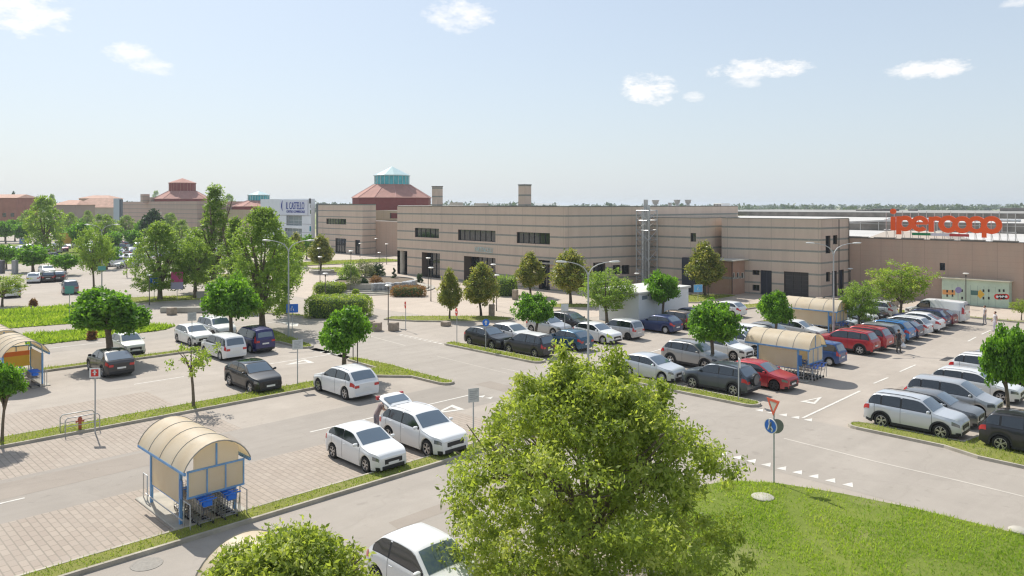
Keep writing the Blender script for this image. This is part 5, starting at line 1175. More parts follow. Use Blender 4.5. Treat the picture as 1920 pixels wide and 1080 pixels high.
b = MB(); sbox(b, 1488, 1550, 240, 485); sring(b, 1622, 310, 124, 58); b.build('letter', IPO, sg)
for (x0, x1, y0, y1, m_) in ((520, 775, 415, 456, mat('bar_green', (.01, .22, .08), .5)), (778, 1035, 421, 464, mat('bar_white', (.66, .64, .72), .5)), (1038, 1308, 430, 473, mat('bar_red', (.50, .05, .05), .5))):
    b = MB(); (va, za), (vb, zb) = SP(x0, y0), SP(x1, y1); b.box(SU-.06, SU, vb, va, zb, za); b.build('tricolour_bar', m_, sg)
b = MB()
for i in range(17):
    v_, _ = SP(150+i*112, 300); b.tube([(SU+.2, v_, 6.95), (SU+.2, v_, 10.0+.1*(i % 3))], .035, 4); b.tube([(SU+1.4, v_, 6.4), (SU+.25, v_, 8.2)], .03, 4)
for z in (8.0, 9.2): b.tube([(SU+.2, SP(120, 300)[0], z), (SU+.2, SP(1960, 300)[0], z)], .035, 4)
b.build('scaffold', GALV, sg)

# ------------------------------------------------------------------ northern wings and rotundas
cw = empty('striped_wing', (0, 0, 0)); tag(cw, 'striped beige wing with a strip window, left of the main entrance block', 'building', 'striped masonry wings of the shopping centre')
K0, K1 = (94, 160), (94, 141.6); ow = opx(K0, K1, 612, 649, 410, 420.5); od = opx(K0, K1, 629, 649, 447, 470); oe = opx(K0, K1, 666, 675, 450, 472); od = (od[0], od[1], 0, od[3]); oe = (oe[0], oe[1], 0, oe[3])
mb = MB(); wall(mb, K0, K1, 0, 10.95, [ow, od, oe]); wall(mb, K1, (97.5, 141.6), 0, 10.95); wall(mb, (97.4, 160), K0, 0, 10.95); wall(mb, (97.4, 141.6), (97.4, 160), 0, 10.95); mb.build('wall', [FAC, REVEAL], cw); window(cw, K0, K1, ow, nx=7); window(cw, K0, K1, od, 'entrance_glazing', 4, 2); window(cw, K0, K1, oe, 'entrance_glazing', 2, 2)
mb = MB(); wall(mb, (97.5, 141.6), (97.5, 99.5), 0, 7.3); mb.build('recess_wall', [FACP, REVEAL], cw); mb = MB(); wall(mb, (103, 150), (103, 99.5), 7.3, 9.6, [(6, 9, 7.8, 9.0), (14, 17, 7.8, 9.0), (20, 22.5, 7.8, 9.0)]); mb.build('terrace_wall', [FACY, REVEAL], cw)
b = MB(); b.box(94.1, 97.4, 141.7, 159.9, 10.4, 10.5); b.box(97.6, 140, 99.5, 150, 7.1, 7.2); b.box(103.1, 140, 99.5, 150, 9.5, 9.6); b.build('roof', ROOFG, cw)
b = MB(); capline(b, [(97.4, 160), K0, K1, (97.5, 141.6)], 10.95, .3, .12); b.build('parapet_cap', CAP, cw)
b = MB(); 
for z in (9.9, 10.3, 10.7): b.tube([(103.1, 141, z), (103.1, 99.5, z)], .04, 4)
for i in range(14): b.tube([(103.1, 140.8-i*2.8, 9.6), (103.1, 140.8-i*2.8, 10.7)], .04, 4)
b.build('railing', mat('rail_pale', (.6, .58, .54), .6), cw)
b = MB(); b.box(106, 107.6, 124, 126.5, 9.6, 11.4); b.box(106, 107.6, 116, 118.5, 9.6, 11.2); b.build('roof_unit', mat('unit_beige', (.55, .50, .42), .7), cw)
def rotunda(px, D0, rdrum, zb, zeave, ztop, rlan, zlan, zapex, lanm, label, n=12, conem=None):
    u_, v_ = QY(px, D0); e = empty('rotunda', (u_, v_, 0)); tag(e, label, 'building', 'red roofed rotundas of the shopping centre')
    MB().lathe([(rdrum, zb), (rdrum, zeave)], n, m=0).build('drum', REDWALL, e); b = MB(); b.lathe([(rdrum*1.02, zeave-.1), (rdrum*1.02, zeave+.05), (rlan*1.05, ztop)], n); b.build('roof', REDROOF, e)
    b = MB()
    for k in range(n): t = 2*math.pi*k/n; b.tube([(rdrum*1.02*math.cos(t), rdrum*1.02*math.sin(t), zeave+.05), (rlan*1.05*math.cos(t), rlan*1.05*math.sin(t), ztop+.03)], .09, 4)
    b.build('roof_ridge', mat('ridge_pink', (.52, .28, .24), .6), e)
    MB().lathe([(rlan, ztop-.1), (rlan, zlan)], n*2).build('lantern', lanm, e); b = MB()
    for k in range(n*2): t = math.pi*k/n; b.box(0, 0, 0, 0, 0, 0) if False else b.tube([(rlan*1.01*math.cos(t), rlan*1.01*math.sin(t), ztop-.1), (rlan*1.01*math.cos(t), rlan*1.01*math.sin(t), zlan)], .08, 4)
    b.build('mullion', conem or PALEG, e); b = MB(); b.lathe([(rlan*1.08, zlan-.1), (rlan*1.08, zlan+.12), (.02, zapex)], n); b.build('lantern_roof', conem or PALEG, e); return e
def zz(y, D0): return 11-(y-383)*D0/F
D0 = 200; rotunda(735, D0, 73*D0/F, 0, zz(371, D0), zz(346, D0), 32*D0/F, zz(329.5, D0), zz(312, D0), TEALG, 'large red rotunda with a turquoise glass lantern behind the main entrance block')
D0 = 262; rotunda(342, D0, 50*D0/F, 0, zz(373, D0), zz(358, D0), 23*D0/F, zz(343.5, D0), zz(334, D0), REDWALL, 'red rotunda with a red lantern and pointed cap, farthest left', conem=REDROOF)
D0 = 235; rotunda(485, D0, 47*D0/F, 0, zz(387, D0), zz(376, D0), 19*D0/F, zz(366, D0), zz(358, D0), TEALG, 'small red rotunda with a turquoise lantern left of the white sign building')
# white castle-sign building
wt = empty('sign_building', (0, 0, 0)); tag(wt, 'white panelled building carrying the blue IL CASTELLO sign', 'building'); T0, T1 = (93.6, 188), (93.6, 162.5)
def tp(px0, px1, y0, y1): return opx(T0, T1, px0, px1, y0, y1)
mb = MB(); ops = [tp(537, 566, 403, 423), tp(534, 566, 428, 447)]; wall(mb, T0, T1, 0, 12.3, [o+(.8,) for o in ops]); wall(mb, T1, (94.6, 162.5), 0, 12.3); mb.build('wall', [STEELW, mat('reveal_grey', (.42, .45, .47), .7)], wt)
for o in ops: window(wt, T0, T1, o, 'window', 3, 2, glass=mat('grey_glass', (.30, .35, .36), .2), frame=STEELW, dep=.7)
b = MB()
for z in (2.2, 4.2, 6.2, 8.2): b.box(93.57, 93.6, 162.5, 188, z, z+.12)
b.build('panel_seam', mat('seam_grey', (.40, .41, .43), .6), wt)
def brd(px0, px1, y0, y1, m_, nm='sign_board', out=.25):
    o = tp(px0, px1, y0, y1); va, vb = 188-o[0], 188-o[1]; x = MB(); x.box(93.6-out, 93.58, vb, va, o[2], o[3]); return x.build(nm, m_, wt), (va+vb)/2, (o[2]+o[3])/2, o
bo, vc, zc_, o = brd(526, 578, 375, 403, mat('board_white', (.68, .70, .78), .5)); NAVYL = mat('letter_navy', (.01, .03, .30), .5)
def lett(s, px, y, size, m_, sx=1.0):
    v_ = PU(px, 93.3); z_ = ZAT(y, 93.3, v_); t = link(bpy.data.objects.new('lettering', text_mesh(s, size, m_, .02)), wt); t.location = (93.3, v_, z_); t.rotation_euler = (R(90), 0, R(-90)); t.scale = (sx, 1, 1); return t
lett('IL CASTELLO', 553, 386.5, 2.5, NAVYL, .62); lett('CENTRO COMMERCIALE', 554, 397, .85, NAVYL, .95)
_v = PU(529, 93.3); _z = ZAT(386, 93.3, _v); b = MB(); b.tube([(93.3, _v-.1, _z+1.3), (93.3, _v+.25, _z+.4), (93.3, _v+.28, _z-.3), (93.3, _v-.1, _z-1.2)], [.05, .16, .16, .04], 5); b.build('emblem', NAVYL, wt)
brd(581, 592, 372, 381.5, mat('board_dark', (.10, .10, .11), .5)); brd(583, 590, 394, 401, mat('board_green', (.18, .25, .17), .5)); brd(582, 597, 424.5, 434, mat('board_teal', (.03, .30, .38), .5)); brd(583, 589, 384, 390, mat('board_pale', (.5, .5, .5), .5))
MB().box(95.0, 96.5, 159.9, 162.6, 0, 11.2).build('link_wall', mat('link_dark', (.16, .18, .19), .5), wt)
b = MB(); b.box(93.9, 94.6, 162.6, 187.9, 12.0, 12.1); b.box(94.5, 94.6, 162.6, 187.9, 0, 12.3); b.build('roof', ROOFG, wt)
sw_ = empty('striped_wing', (0, 0, 0)); tag(sw_, 'pinkish striped wing in front of the red-capped rotunda, far left behind the trees', 'building', 'striped masonry wings of the shopping centre')
FACF = facade('far_striped_masonry', c1=(.54, .40, .34), c2=(.50, .38, .31), cs=(.27, .24, .21), sw=.16)
mb = MB(); wall(mb, (94, 294), (94, 229), 0, 11.9); wall(mb, (94, 229), (125, 229), 0, 11.9); mb.build('wall', [FACF, REVEAL], sw_); MB().box(94.2, 125, 229.2, 294, 11.2, 11.4).build('roof', ROOFG, sw_)
for px in (272, 287, 310, 325): 
    u_, v_ = QY(px, 258); b = MB(); b.box(u_-1.1, u_+1.1, v_-1.1, v_+1.1, 11.4, zz(364 if px < 280 else 370, 258)); b.build('chimney', FACF, sw_)
mb = MB(); wall(mb, (97, 229), (97, 189), 0, 9.5); mb.build('low_wall', [FACY, REVEAL], sw_)
# distant houses at the left edge
def hiphouse(px0, px1, D0, ye, yr, label, wallm, roofm, ridge=.55, depth=14, nwin=5):
    u0, v0 = QY(px0, D0); u1, v1 = QY(px1, D0); cx, cy = (u0+u1)/2, (v0+v1)/2; Lx = math.hypot(u1-u0, v1-v0); e = empty('house', (cx, cy, 0), math.atan2(v1-v0, u1-u0)); tag(e, label, 'house'); ze, zr = zz(ye, D0), zz(yr, D0)
    b = MB(); b.box(-Lx/2, Lx/2, 0, depth, 0, ze); b.build('wall', wallm, e); r_ = Lx/2*ridge
    b = MB(); o = .6; b.add([(-Lx/2-o, -o, ze), (Lx/2+o, -o, ze), (Lx/2+o, depth+o, ze), (-Lx/2-o, depth+o, ze), (-r_, depth/2, zr), (r_, depth/2, zr)], [(0, 1, 5, 4), (1, 2, 5), (2, 3, 4, 5), (3, 0, 4), (3, 2, 1, 0)]); b.build('roof', roofm, e)
    for i in range(nwin): x = -Lx/2+Lx*(i+.5)/nwin; MB().box(x-.7, x+.7, -.06, -.01, ze*.45, ze*.45+1.5).build('window', GLASSD, e)
    return e
PALEW = mat('pale_render', (.50, .45, .38), .9, noise=(.3, .12)); BRICKR = mat('red_brick', (.36, .16, .12), .9, noise=(.5, .15)); 
hiphouse(132, 216, 330, 389, 372, 'far pale house with a broad clay hipped roof left of the grey pylon', PALEW, TILE); hiphouse(100, 142, 300, 384, 375, 'far low building with a brown fascia and clay roof behind the big left tree', mat('brown_fascia', (.34, .26, .22), .8), TILE, nwin=3); hiphouse(148, 203, 380, 372, 366, 'farthest clay-roofed house, its upper storey showing above the hipped roof', mat('pink_render', (.45, .30, .25), .9), TILE, nwin=3)
hiphouse(-30, 31, 300, 371, 364, 'red brick building with a pitched roof at the left edge of the view', BRICKR, TILE, ridge=.9, nwin=4)
py_ = empty('pylon', (*QY(221, 300), 0), R(45-90)); tag(py_, 'slim pale blue-grey pylon with a dark edge, far left', 'pylon'); MB().box(-1.4, .9, -.6, .6, 0, zz(372, 300)).build('shaft', mat('pylon_blue', (.42, .50, .54), .5), py_); MB().box(.905, 1.7, -.62, .62, 0, zz(374, 300)).build('dark_edge', mat('pylon_dark', (.08, .10, .12), .5), py_)
# white kiosk among the cars
ks = empty('kiosk', (0, 0, 0)); tag(ks, 'white cabin with high strip windows and a flat roof behind the parked navy hatchback', 'cabin'); k0, k1, k2 = (57.2, 46.2), (57.2, 41.6), (65.4, 41.6); KW = mat('cabin_white', (.74, .75, .76), .6, noise=(.5, .05))
ko = [opx(k1, k2, 1203, 1216, 553, 563), opx(k1, k2, 1219.5, 1233, 552, 562)]
mb = MB(); wall(mb, k0, k1, 0, 2.8); wall(mb, k1, k2, 0, 2.8, [o+(.1,) for o in ko]); wall(mb, k2, (65.4, 46.2), 0, 2.8); wall(mb, (65.4, 46.2), k0, 0, 2.8); mb.build('wall', [KW, REVEAL], ks)
for o in ko: window(ks, k1, k2, o, nx=1, dep=.08, glass=mat('grey_pane', (.22, .27, .32), .2), frame=KW)
MB().bbox(57.0, 65.6, 41.4, 46.4, 2.805, 3.0, .03).build('roof', mat('cabin_roof', (.62, .60, .55), .7), ks)
# ------------------------------------------------------------------ kerbed islands and lawns
def m1(): return arc(29.2, 25.75, .5, -90, 90)
median([(-30, 25.2), (29.0, 25.2)]+arc(29.2, 25.72, .52, -85, 85, 5)+[(29.0, 26.25), (-30, 26.25)], dens=120, h=(.05, .14))
median([(-30, 40.75), (25.6, 40.75), (28.0, 41.0)]+[(29.6, 39.2), (29.7, 36.6)]+arc(30.25, 36.4, .5, 180, 360, 5)+[(30.75, 40.2)]+[(30.9, 43.0), (30.6, 46.4)]+arc(30.1, 46.4, .5, 0, 180, 5)+[(29.5, 43.0), (27.6, 42.45), (-30, 42.45)], dens=110, h=(.06, .2))
median([(-30, 57.3), (28.6, 57.3), (29.6, 56.4)]+arc(30.2, 53.2, .6, 180, 360, 5)+[(31.4, 57.0), (32.2, 62.5), (31.8, 65.4), (30.8, 65.2), (30.2, 60.0), (29.0, 58.4), (-30, 58.4)], dens=60, h=(.06, .2))
median(arc(38.95, 46.2, .62, 0, 180, 6)+arc(38.95, 37.0, .62, 180, 360, 6), dens=90, h=(.06, .2))
median(arc(38.95, 30.6, .62, 0, 180, 6)+arc(38.95, 20.9, .62, 180, 360, 6), dens=110, h=(.06, .2))
median(arc(38.9, 14.9, .62, 0, 180, 6)+[(38.2, 11), (37.6, 9.5), (37.5, 7), (37.4, -14), (60, -14), (60, 9.6), (42.6, 10.2), (39.6, 10.6)], dens=70, h=(.06, .18))
# big lawn inside the bend, raised softly
lawn = [(19.3, 15.8), (26.5, 16.1), (27.7, 15.6), (28.7, 14.2), (29.4, 12.0), (29.85, 9.5), (30.0, 6.2), (30.0, -20), (5, -20), (5, 8), (19.3, 8)]
sheet('lawn', lawn, .02, LAWN); 
# weedy field on the left, path across it
rngw = random.Random(2)
weed1 = [(-30, 68.7), (20.7, 68.6), (25.6, 69.2), (27.0, 70.6), (26.4, 72.4), (20, 74.2), (10, 76.0), (-30, 78)]
weed2 = [(-30, 82), (8, 80.5), (17, 79.5), (24.5, 78.0), (27.4, 80), (28.5, 86), (25, 93), (10, 94), (-30, 95)]
for p_ in (weed1, weed2): sheet('weedy_field', p_, .03, LAWN)
for poly in ([(31.6, 79.6), (33.4, 77.2), (36.6, 72.0), (38.0, 67.0), (38.6, 66.4), (38.4, 69.5), (36.0, 75.8), (33.2, 80.4)],
             [(28.5, 92.5), (30.2, 89), (33, 88.5), (37.5, 86.8), (40.4, 88.5), (37, 92.5), (31, 95.5)], [(44, 116), (47, 112), (52, 111), (60, 113), (50, 118)],
             [(42.6, 60.6), (44, 57.5), (47.5, 53.6), (50.5, 51.6), (52.0, 52.4), (51, 55), (46.5, 59.5), (44, 61.4)],
             [(58, 56.8), (62.5, 52.0), (65.2, 53.6), (61.5, 57.6)],
             [(72.0, 49.0), (74.6, 46.2), (83.2, 46.2), (84.0, 47.4), (80, 51.2), (74, 51.5)], [(69.5, 42.4), (70.8, 40.3), (78.2, 39.3), (84.0, 38.6), (84.2, 39.6), (77, 41.6), (71, 43.3)],
             [(82.0, 26.2), (84.0, 24.6), (84.2, 36.0), (82.6, 36.2)], [(83.4, -12), (84.1, -12), (84.1, 23.4), (83.4, 23.4)], [(66.4, 32.6), (69.0, 32.4), (69.2, 34.6), (66.6, 34.9)],
             [(66, 102), (71.5, 101), (71.8, 116), (67, 118)], [(56, 126), (90, 119), (90, 128), (58, 134)]):
    median(poly, dens=16, h=(.06, .22), wdt=.12)
# green beyond the far road
sheet('far_lawn', [(20, 205), (60, 180), (90, 215), (30, 262)], .02, LAWN); sheet('far_lawn', [(-10, 178), (45, 162), (52, 171), (0, 192)], .02, LAWN)
gi = [(lawn, .02, 300, (.05, .15))]
build_grass('lawn_grass', gi, L_GRASS, 3, .016)
build_grass('verge_grass', GRASS_AREAS, L_DRYG, 4, .016)
build_grass('weeds', [(weed1, .03, 60, (.12, .42)), (weed2, .03, 50, (.12, .42))], L_GRASS, 5, .035)
for (px, py, r_) in ((1430, 934, .42), (1912, 997, .34)):
    u_, v_ = G(px, py); b = MB(); b.lathe([(.001, .06), (r_*.9, .055), (r_, .03), (r_, .0)], 14, c=(u_, v_, .03)); tag(b.build('inspection_cover', CONC, None, 40), 'pale concrete cover set in the lawn'+(' near the yield sign' if px < 1600 else ' at the right edge of the view'), 'cover')
u_, v_ = G(275, 1058); b = MB(); b.lathe([(.001, .012), (.36, .012), (.37, .01), (.40, .014), (.46, .012), (.47, .0)], 24, c=(u_, v_, 0)); tag(b.build('manhole_cover', mat('cast_iron', (.22, .20, .17), .7, noise=(8, .2))), 'round iron manhole cover in the near roadway, lower left', 'manhole cover')
# ------------------------------------------------------------------ painted markings
def line(name, pts, w_=.12, z=.006, m=None):
    b = MB()
    for p, q in zip(pts, pts[1:]):
        p, q = Vector(p), Vector(q); d = (q-p).normalized(); n_ = Vector((-d.y, d.x))*w_/2; b.add([(*(p+n_), z), (*(p-n_), z), (*(q-n_), z), (*(q+n_), z)], [(0, 1, 2, 3)])
    return tag(b.build(name, m or WHITE_LINE), kind='structure')
def flat(name, poly, z=.006): return sheet(name, poly, z, WHITE_LINE)
for a, c in ((19.1, 29.3),): line('lane_line', [(a, 33.25), (c, 33.25)])
line('lane_line', [(2.0, 33.3), (7.2, 33.3)]); line('lane_line', [(-6, 33.3), (-1, 33.3)])
for a in (7.0, 16.5): line('lane_line', [(a, 49.6), (a+3.0, 49.6)])
line('lane_line', [(22.3, 49.4), (30.6, 49.4)]); line('lane_line', [(16, 66.5), (22.5, 66.5)]); line('lane_line', [(25.5, 66.7), (37, 66.7)])
def hollow_tri(a, c, d, name='yield_triangle'):
    a, c, d = Vector(a), Vector(c), Vector(d); g = (a+c+d)/3; ins = [g+(p-g)*.50 for p in (a, c, d)]; b = MB(); O = [a, c, d]
    b.add([(*p, .007) for p in O]+[(*p, .007) for p in ins], [(i, (i+1) % 3, 3+(i+1) % 3, 3+i) for i in range(3)]); return tag(b.build(name, WHITE_LINE), kind='structure')
hollow_tri(G(813, 776), G(872, 768), G(848, 759)); hollow_tri(G(1500, 753), G(1528, 758), G(1542, 744)); hollow_tri(G(535, 684), G(590, 680), G(572, 674))
line('lane_line', [G(1505, 784), G(1613, 733)], .14)
for a, c in (((1638, 719), (1665, 708)), ((1687, 697), (1717, 684)), ((1815, 640), (1830, 632)), ((1840, 627), (1858, 619))): line('lane_line', [G(*a), G(*c)], .13)
line('lane_line', [(39.4, 33.6), (45, 33.5)]); line('lane_line', [G(1215, 662), G(1245, 653)])
def teeth(a, c, n, s_=.5, name='yield_line'):
    a, c = Vector(a), Vector(c); d = (c-a)/n; dn = d.normalized(); nr = Vector((dn.y, -dn.x)); b = MB()
    for i in range(n): p = a+d*i; b.add([(*p, .007), (*(p+dn*s_), .007), (*(p+dn*s_/2-nr*s_*1.25), .007)], [(0, 1, 2)])
    return tag(b.build(name, WHITE_LINE), kind='structure')
teeth(G(1345, 851), G(1612, 917), 9, .42); teeth(G(1415, 769), G(1530, 792), 5, .45); teeth(G(880, 741), G(925, 749), 3, .4); teeth(G(746, 628), G(840, 648), 10, .42); teeth(G(596, 660), G(640, 668), 3, .4)
line('lane_line', [G(1470, 822), G(1640, 865), G(1800, 902), G(1920, 931)], .11, m=WORN); line('lane_line', [G(620, 610), G(700, 632), G(760, 648)], .1, m=WORN); line('lane_line', [G(940, 690), G(1060, 717), G(1180, 744), G(1290, 772)], .08, m=WORN)
line('lane_line', [G(820, 668), G(950, 700)], .06, m=WORN)
flat('direction_arrow', [G(517, 603), G(560, 606), G(558, 612), G(540, 612), G(536, 607)])
for u_ in np.arange(41.8, 84, 2.42): line('bay_line', [(u_, 20.8), (u_, 29.6)], .05, .005) if int(u_*10) % 3 else None
for u_ in np.arange(41.8, 62, 2.42): line('bay_line', [(u_, 36.4), (u_, 46.2)], .05, .005)
u_, v_ = G(1775, 673); MB().box(0, 0, 0, 0, 0, 0); b = MB(); b.box(u_-.9, u_+.9, v_-.22, v_+.22, 0, .012); tag(b.build('drain_grate', mat('grate', (.07, .065, .06), .7)), 'dark drain grate in the right-hand aisle', 'drain')
for px, py in ((574, 747), (182, 833)): pass
PATCH = asphalt('asphalt_patch', (.285, .245, .203), (.33, .285, .24), (.26, .225, .19))
for q_ in ([(5, 33.6), (16, 33.9), (16.2, 35.8), (5, 35.6)], [(46, 15.6), (49, 15.4), (49.4, 16.5), (46.2, 16.7)], [(31.2, 22), (32.5, 22), (32.6, 35), (31.3, 35)], [(15.5, 21.2), (24, 21.3), (24, 22.0), (15.6, 21.9)], [(55, 31.4), (60, 31.5), (60, 32.6), (55, 32.4)]): sheet('asphalt_patch', q_, .0035, PATCH)
# ------------------------------------------------------------------ cars
LOT = 'cars parked in the left-hand car park'; RL = 'cars parked in the near rows of the right-hand car park'; RU = 'cars parked in the upper rows of the right-hand car park'; FL = 'cars parked in the distant left car parks'
car(13.5, 17.1, '-v', 'five', 'white', 'white three-door car at the bottom, half hidden by the big tree', group=LOT, sc_=1.08)
car(18.65, 27.85, '-v', 'hatch', 'white', 'white five-door hatchback beside the car with the open tailgate', group=LOT)
q5 = car(21.75, 27.85, '-v', 'suvs', 'white', 'white four-wheel drive with its tailgate raised', group=LOT)
car(24.5, 38.75, '+v', 'suvs', 'white', 'white sport utility car seen from behind, parked alone beside the grass strip', group=LOT)
car(21.35, 43.85, '-v', 'coupe', 'black', 'black crossover with a sloping roof parked alone across the grass strip from the signpost', group=LOT, roof='dark_glass')
car(26.9, 55.2, '+v', 'kangoo', 'violet', 'dark blue-violet boxy people carrier seen from behind under the leafy trees', 'cap', group=LOT)
car(24.15, 54.3, '+v', 'lodgy', 'white', 'white people carrier left of the dark blue boxy one', 'cap', group=LOT)
car(16.6, 54.4, '+v', 'coupe', 'darkgrey', 'dark grey crossover seen from behind in the shade of the round maple', group=LOT)
car(19.7, 60.6, '-v', 'five', 'cream', 'cream bubble-shaped small car facing the camera beside the round maple trunk', group=LOT)
car(24.85, 61.2, '-v', 'hatch', 'white', 'white hatchback behind the sapling, left of the white four-wheel drive', group=LOT)
car(27.3, 62.6, '-v', 'boxsuv', 'white', 'white boxy four-wheel drive with roof rails behind the white people carrier', group=LOT)
# right hand park: row with noses to the far left aisle
car(40.8, 23.8, '+v', 'suv', 'slate', 'slate blue four-wheel drive with a spare wheel on its back', group=RL)
car(43.6, 22.6, '-v', 'hatch', 'red', 'bright red hatchback squeezed between the slate four-wheel drive and the shelter', 'dark', group=RL)
car(52.75, 23.2, '+v', 'panda', 'midblue', 'mid blue boxy small car behind the trolley shelter', 'cap', group=RL)
car(58.3, 23.4, '+v', 'boxsuv', 'red', 'red four-wheel drive with roof rails, nearer of the two red ones', group=RL)
car(60.75, 23.3, '+v', 'boxsuv', 'red', 'red four-wheel drive, second of the two red ones, partly hidden by the first', group=RL)
car(63.1, 23.3, '+v', 'mpv', 'grey', 'grey people carrier just beyond the two red four-wheel drives', group=RL)
car(65.5, 23.3, '+v', 'suv', 'blue', 'vivid blue crossover beyond the grey people carrier', group=RL)
car(67.8, 23.2, '+v', 'hatch', 'darkblue', 'dark blue hatchback between the vivid blue crossover and a white estate', group=RL)
car(70.1, 23.5, '+v', 'estate', 'white', 'white estate wedged between the dark blue hatchback and the white coupe-backed crossover', group=RL)
car(72.5, 23.2, '+v', 'coupe', 'white', 'white crossover with a sloping back and thick wheel arches, before the van', group=RL)
car(75.0, 23.4, '+v', 'suv', 'navy', 'navy crossover right beyond the sloping white crossover', group=RL)
car(77.3, 23.3, '+v', 'hatch', 'darkred', 'dark red hatchback beside the white van', group=RL)
car(80.2, 23.7, '+v', 'van', 'white', 'white panel van at the far end of the row', 'cap')
car(40.65, 28.45, '-v', 'hatch', 'lightsilver', 'light silver hatchback alone by the grass strip, nose to the slate four-wheel drive', 'cap', group=RL)
car(45.6, 28.5, '-v', 'suv', 'midgrey', 'grey-beige crossover behind the light silver hatchback', group=RL)
car(49.9, 28.8, '-v', 'hatch', 'white', 'white hatchback under the round maple, beside the grey-beige crossover', group=RL)
car(52.5, 28.7, '-v', 'suvs', 'white', 'white crossover between the white hatchback and a tall white car', group=RL)
car(55.0, 28.9, '-v', 'lodgy', 'white', 'tall white car just left of the trolley shelter roof', group=RL)
car(58.4, 29.4, '-v', 'hatch', 'grey', 'dark grey hatchback behind the tilted round maple', group=RL)
car(61.3, 28.4, '-v', 'hatch', 'pearl', 'pearl white hatchback in front of the far trolley shelter', group=RL)
car(68.2, 28.4, '-v', 'hatch', 'lightsilver', 'silver-white hatchback right of the far trolley shelter', group=RL)
car(70.7, 28.5, '-v', 'hatch', 'black', 'black hatchback beside the silver-white one near the far shelter', group=RL)
car(73.1, 28.7, '-v', 'hatch', 'white', 'white hatchback with only its front showing past the black one', group=RL)
car(75.5, 28.6, '-v', 'hatch', 'black', 'black hatchback, farther one, under the bushy tree', group=RL)
car(78.0, 28.9, '+v', 'suv', 'white', 'white crossover with a black tailgate at the far end behind the trees', group=RL)
# bottom right rows
car(40.35, 12.85, '-v', 'boxsuv', 'lightsilver', 'silver four-wheel drive with black roof rails at the corner of the grass island', group=RL)
car(42.95, 12.7, '-v', 'hatch', 'grey', 'grey hatchback right behind the silver four-wheel drive', group=RL)
car(45.6, 12.7, '-v', 'mpv', 'silver', 'silver people carrier between the grey hatchback and the long white car', group=RL)
car(49.9, 12.7, '-v', 'estate', 'pearl', 'long pearl white car behind the trunk of the round tree at the right', group=RL)
car(54.6, 13.0, '-v', 'suv', 'white', 'white car with dark lower panels whose tail shows left of the right-hand maple', group=RL)
car(57.3, 13.2, '-v', 'hatch', 'silver', 'silver hatchback, farthest tail showing left of the right-hand maple', group=RL)
car(66.2, 13.6, '-v', 'hatch', 'white', 'white car almost wholly behind the right-hand maple', group=RL)
car(40.3, 7.75, '-v', 'boxsuv', 'darkgrey', 'near-black four-wheel drive cut by the right edge of the view', group=RL)
# upper rows
car(40.6, 43.75, '-v', 'hatch', 'black', 'black compact people carrier behind the blue arrow sign', group=RU, sc_=1.02)
car(40.65, 39.4, '+v', 'mpv', 'darkgrey', 'charcoal people carrier with a white roof beside the grass strip', roof='white', group=RU, sc_=.95)
car(43.2, 43.7, '-v', 'hatch', 'white', 'white hatchback behind the black compact people carrier', 'cap', group=RU)
car(44.4, 39.0, '+v', 'hatch', 'teal', 'blue-green dark hatchback right of the white-roofed people carrier', group=RU)
car(48.2, 44.4, '-v', 'hatch', 'silver', 'silver hatchback behind the round maple of the upper row', group=RU)
car(51.2, 44.6, '-v', 'estate', 'darkgrey', 'dark grey estate behind the silver hatchback', group=RU)
car(48.3, 39.2, '-v', 'hatch', 'white', 'white hatchback facing right beside the lamp post', 'cap', group=RU)
car(51.1, 38.9, '+v', 'panda', 'silver', 'silver boxy small car with tall red tail lamps', 'dark', group=RU)
car(55.9, 38.6, '+v', 'hatch', 'navy', 'navy hatchback in front of the white cabin', 'cap', group=RU)
car(58.6, 38.7, '+v', 'panda', 'brown', 'brown boxy small car beside the navy hatchback', 'cap', group=RU)
car(61.3, 39.2, '+v', 'estate', 'navy', 'dark blue car showing only its roof beyond the brown one', group=RU)
_u, _v = G(1384, 596); car(_u+.6, _v+1.8, '+v', 'hatch', 'white', 'white hatchback alone on the forecourt lane behind the round maple', group=RU)
# distant ones on the left
_k = 0
def farcar(px, py, nose, ty, col, label, yaw=0, group=FL):
    u_, v_ = G(px, py); return car(u_, v_, nose, ty, col, label, group=group, yaw=yaw, lite=True)
farcar(66, 529, '+v', 'hatch', 'white', 'white hatchback second left of the dark pair beyond the weedy field', -20); farcar(94, 527, '+v', 'estate', 'black', 'black car right beside the white hatchback beyond the weedy field', -20); farcar(112, 526, '+v', 'hatch', 'darkgrey', 'dark grey car under the low round tree beyond the weedy field', -20)
farcar(131, 549, '+v', 'mpv', 'grey', 'grey people carrier alone at the kerb beyond the weedy field', -12); farcar(18, 556, '+v', 'hatch', 'white', 'white car glimpsed under the dark branches at the left edge')
farcar(88, 515, '-v', 'hatch', 'white', 'white car roof behind the black car beyond the weedy field'); farcar(214, 499, '-u', 'suv', 'white', 'white crossover by the road bend left of the large tree'); farcar(238, 502, '-u', 'hatch', 'silver', 'silver hatchback at the front of the cars left of the large tree', 5); farcar(200, 499, '-u', 'hatch', 'darkgrey', 'dark car tail next to the white crossover by the road bend')
cols = ['white', 'silver', 'grey', 'white', 'black', 'lightsilver', 'white', 'darkred', 'midgrey', 'navy', 'silver', 'white']
rg = random.Random(7); tl = []
for v_, u0, u1 in ((157, 44, 68), (163, 46, 72), (176, 50, 78), (182, 52, 82)):
    u_ = u0
    while u_ < u1:
        if rg.random() < .78: tl.append((u_, v_))
        u_ += 2.6
for v_, u0, u1 in ((196, 8, 66), (201.5, 8, 68), (214, 20, 74)):
    u_ = u0
    while u_ < u1:
        if rg.random() < .62: tl.append((u_, v_))
        u_ += 2.7
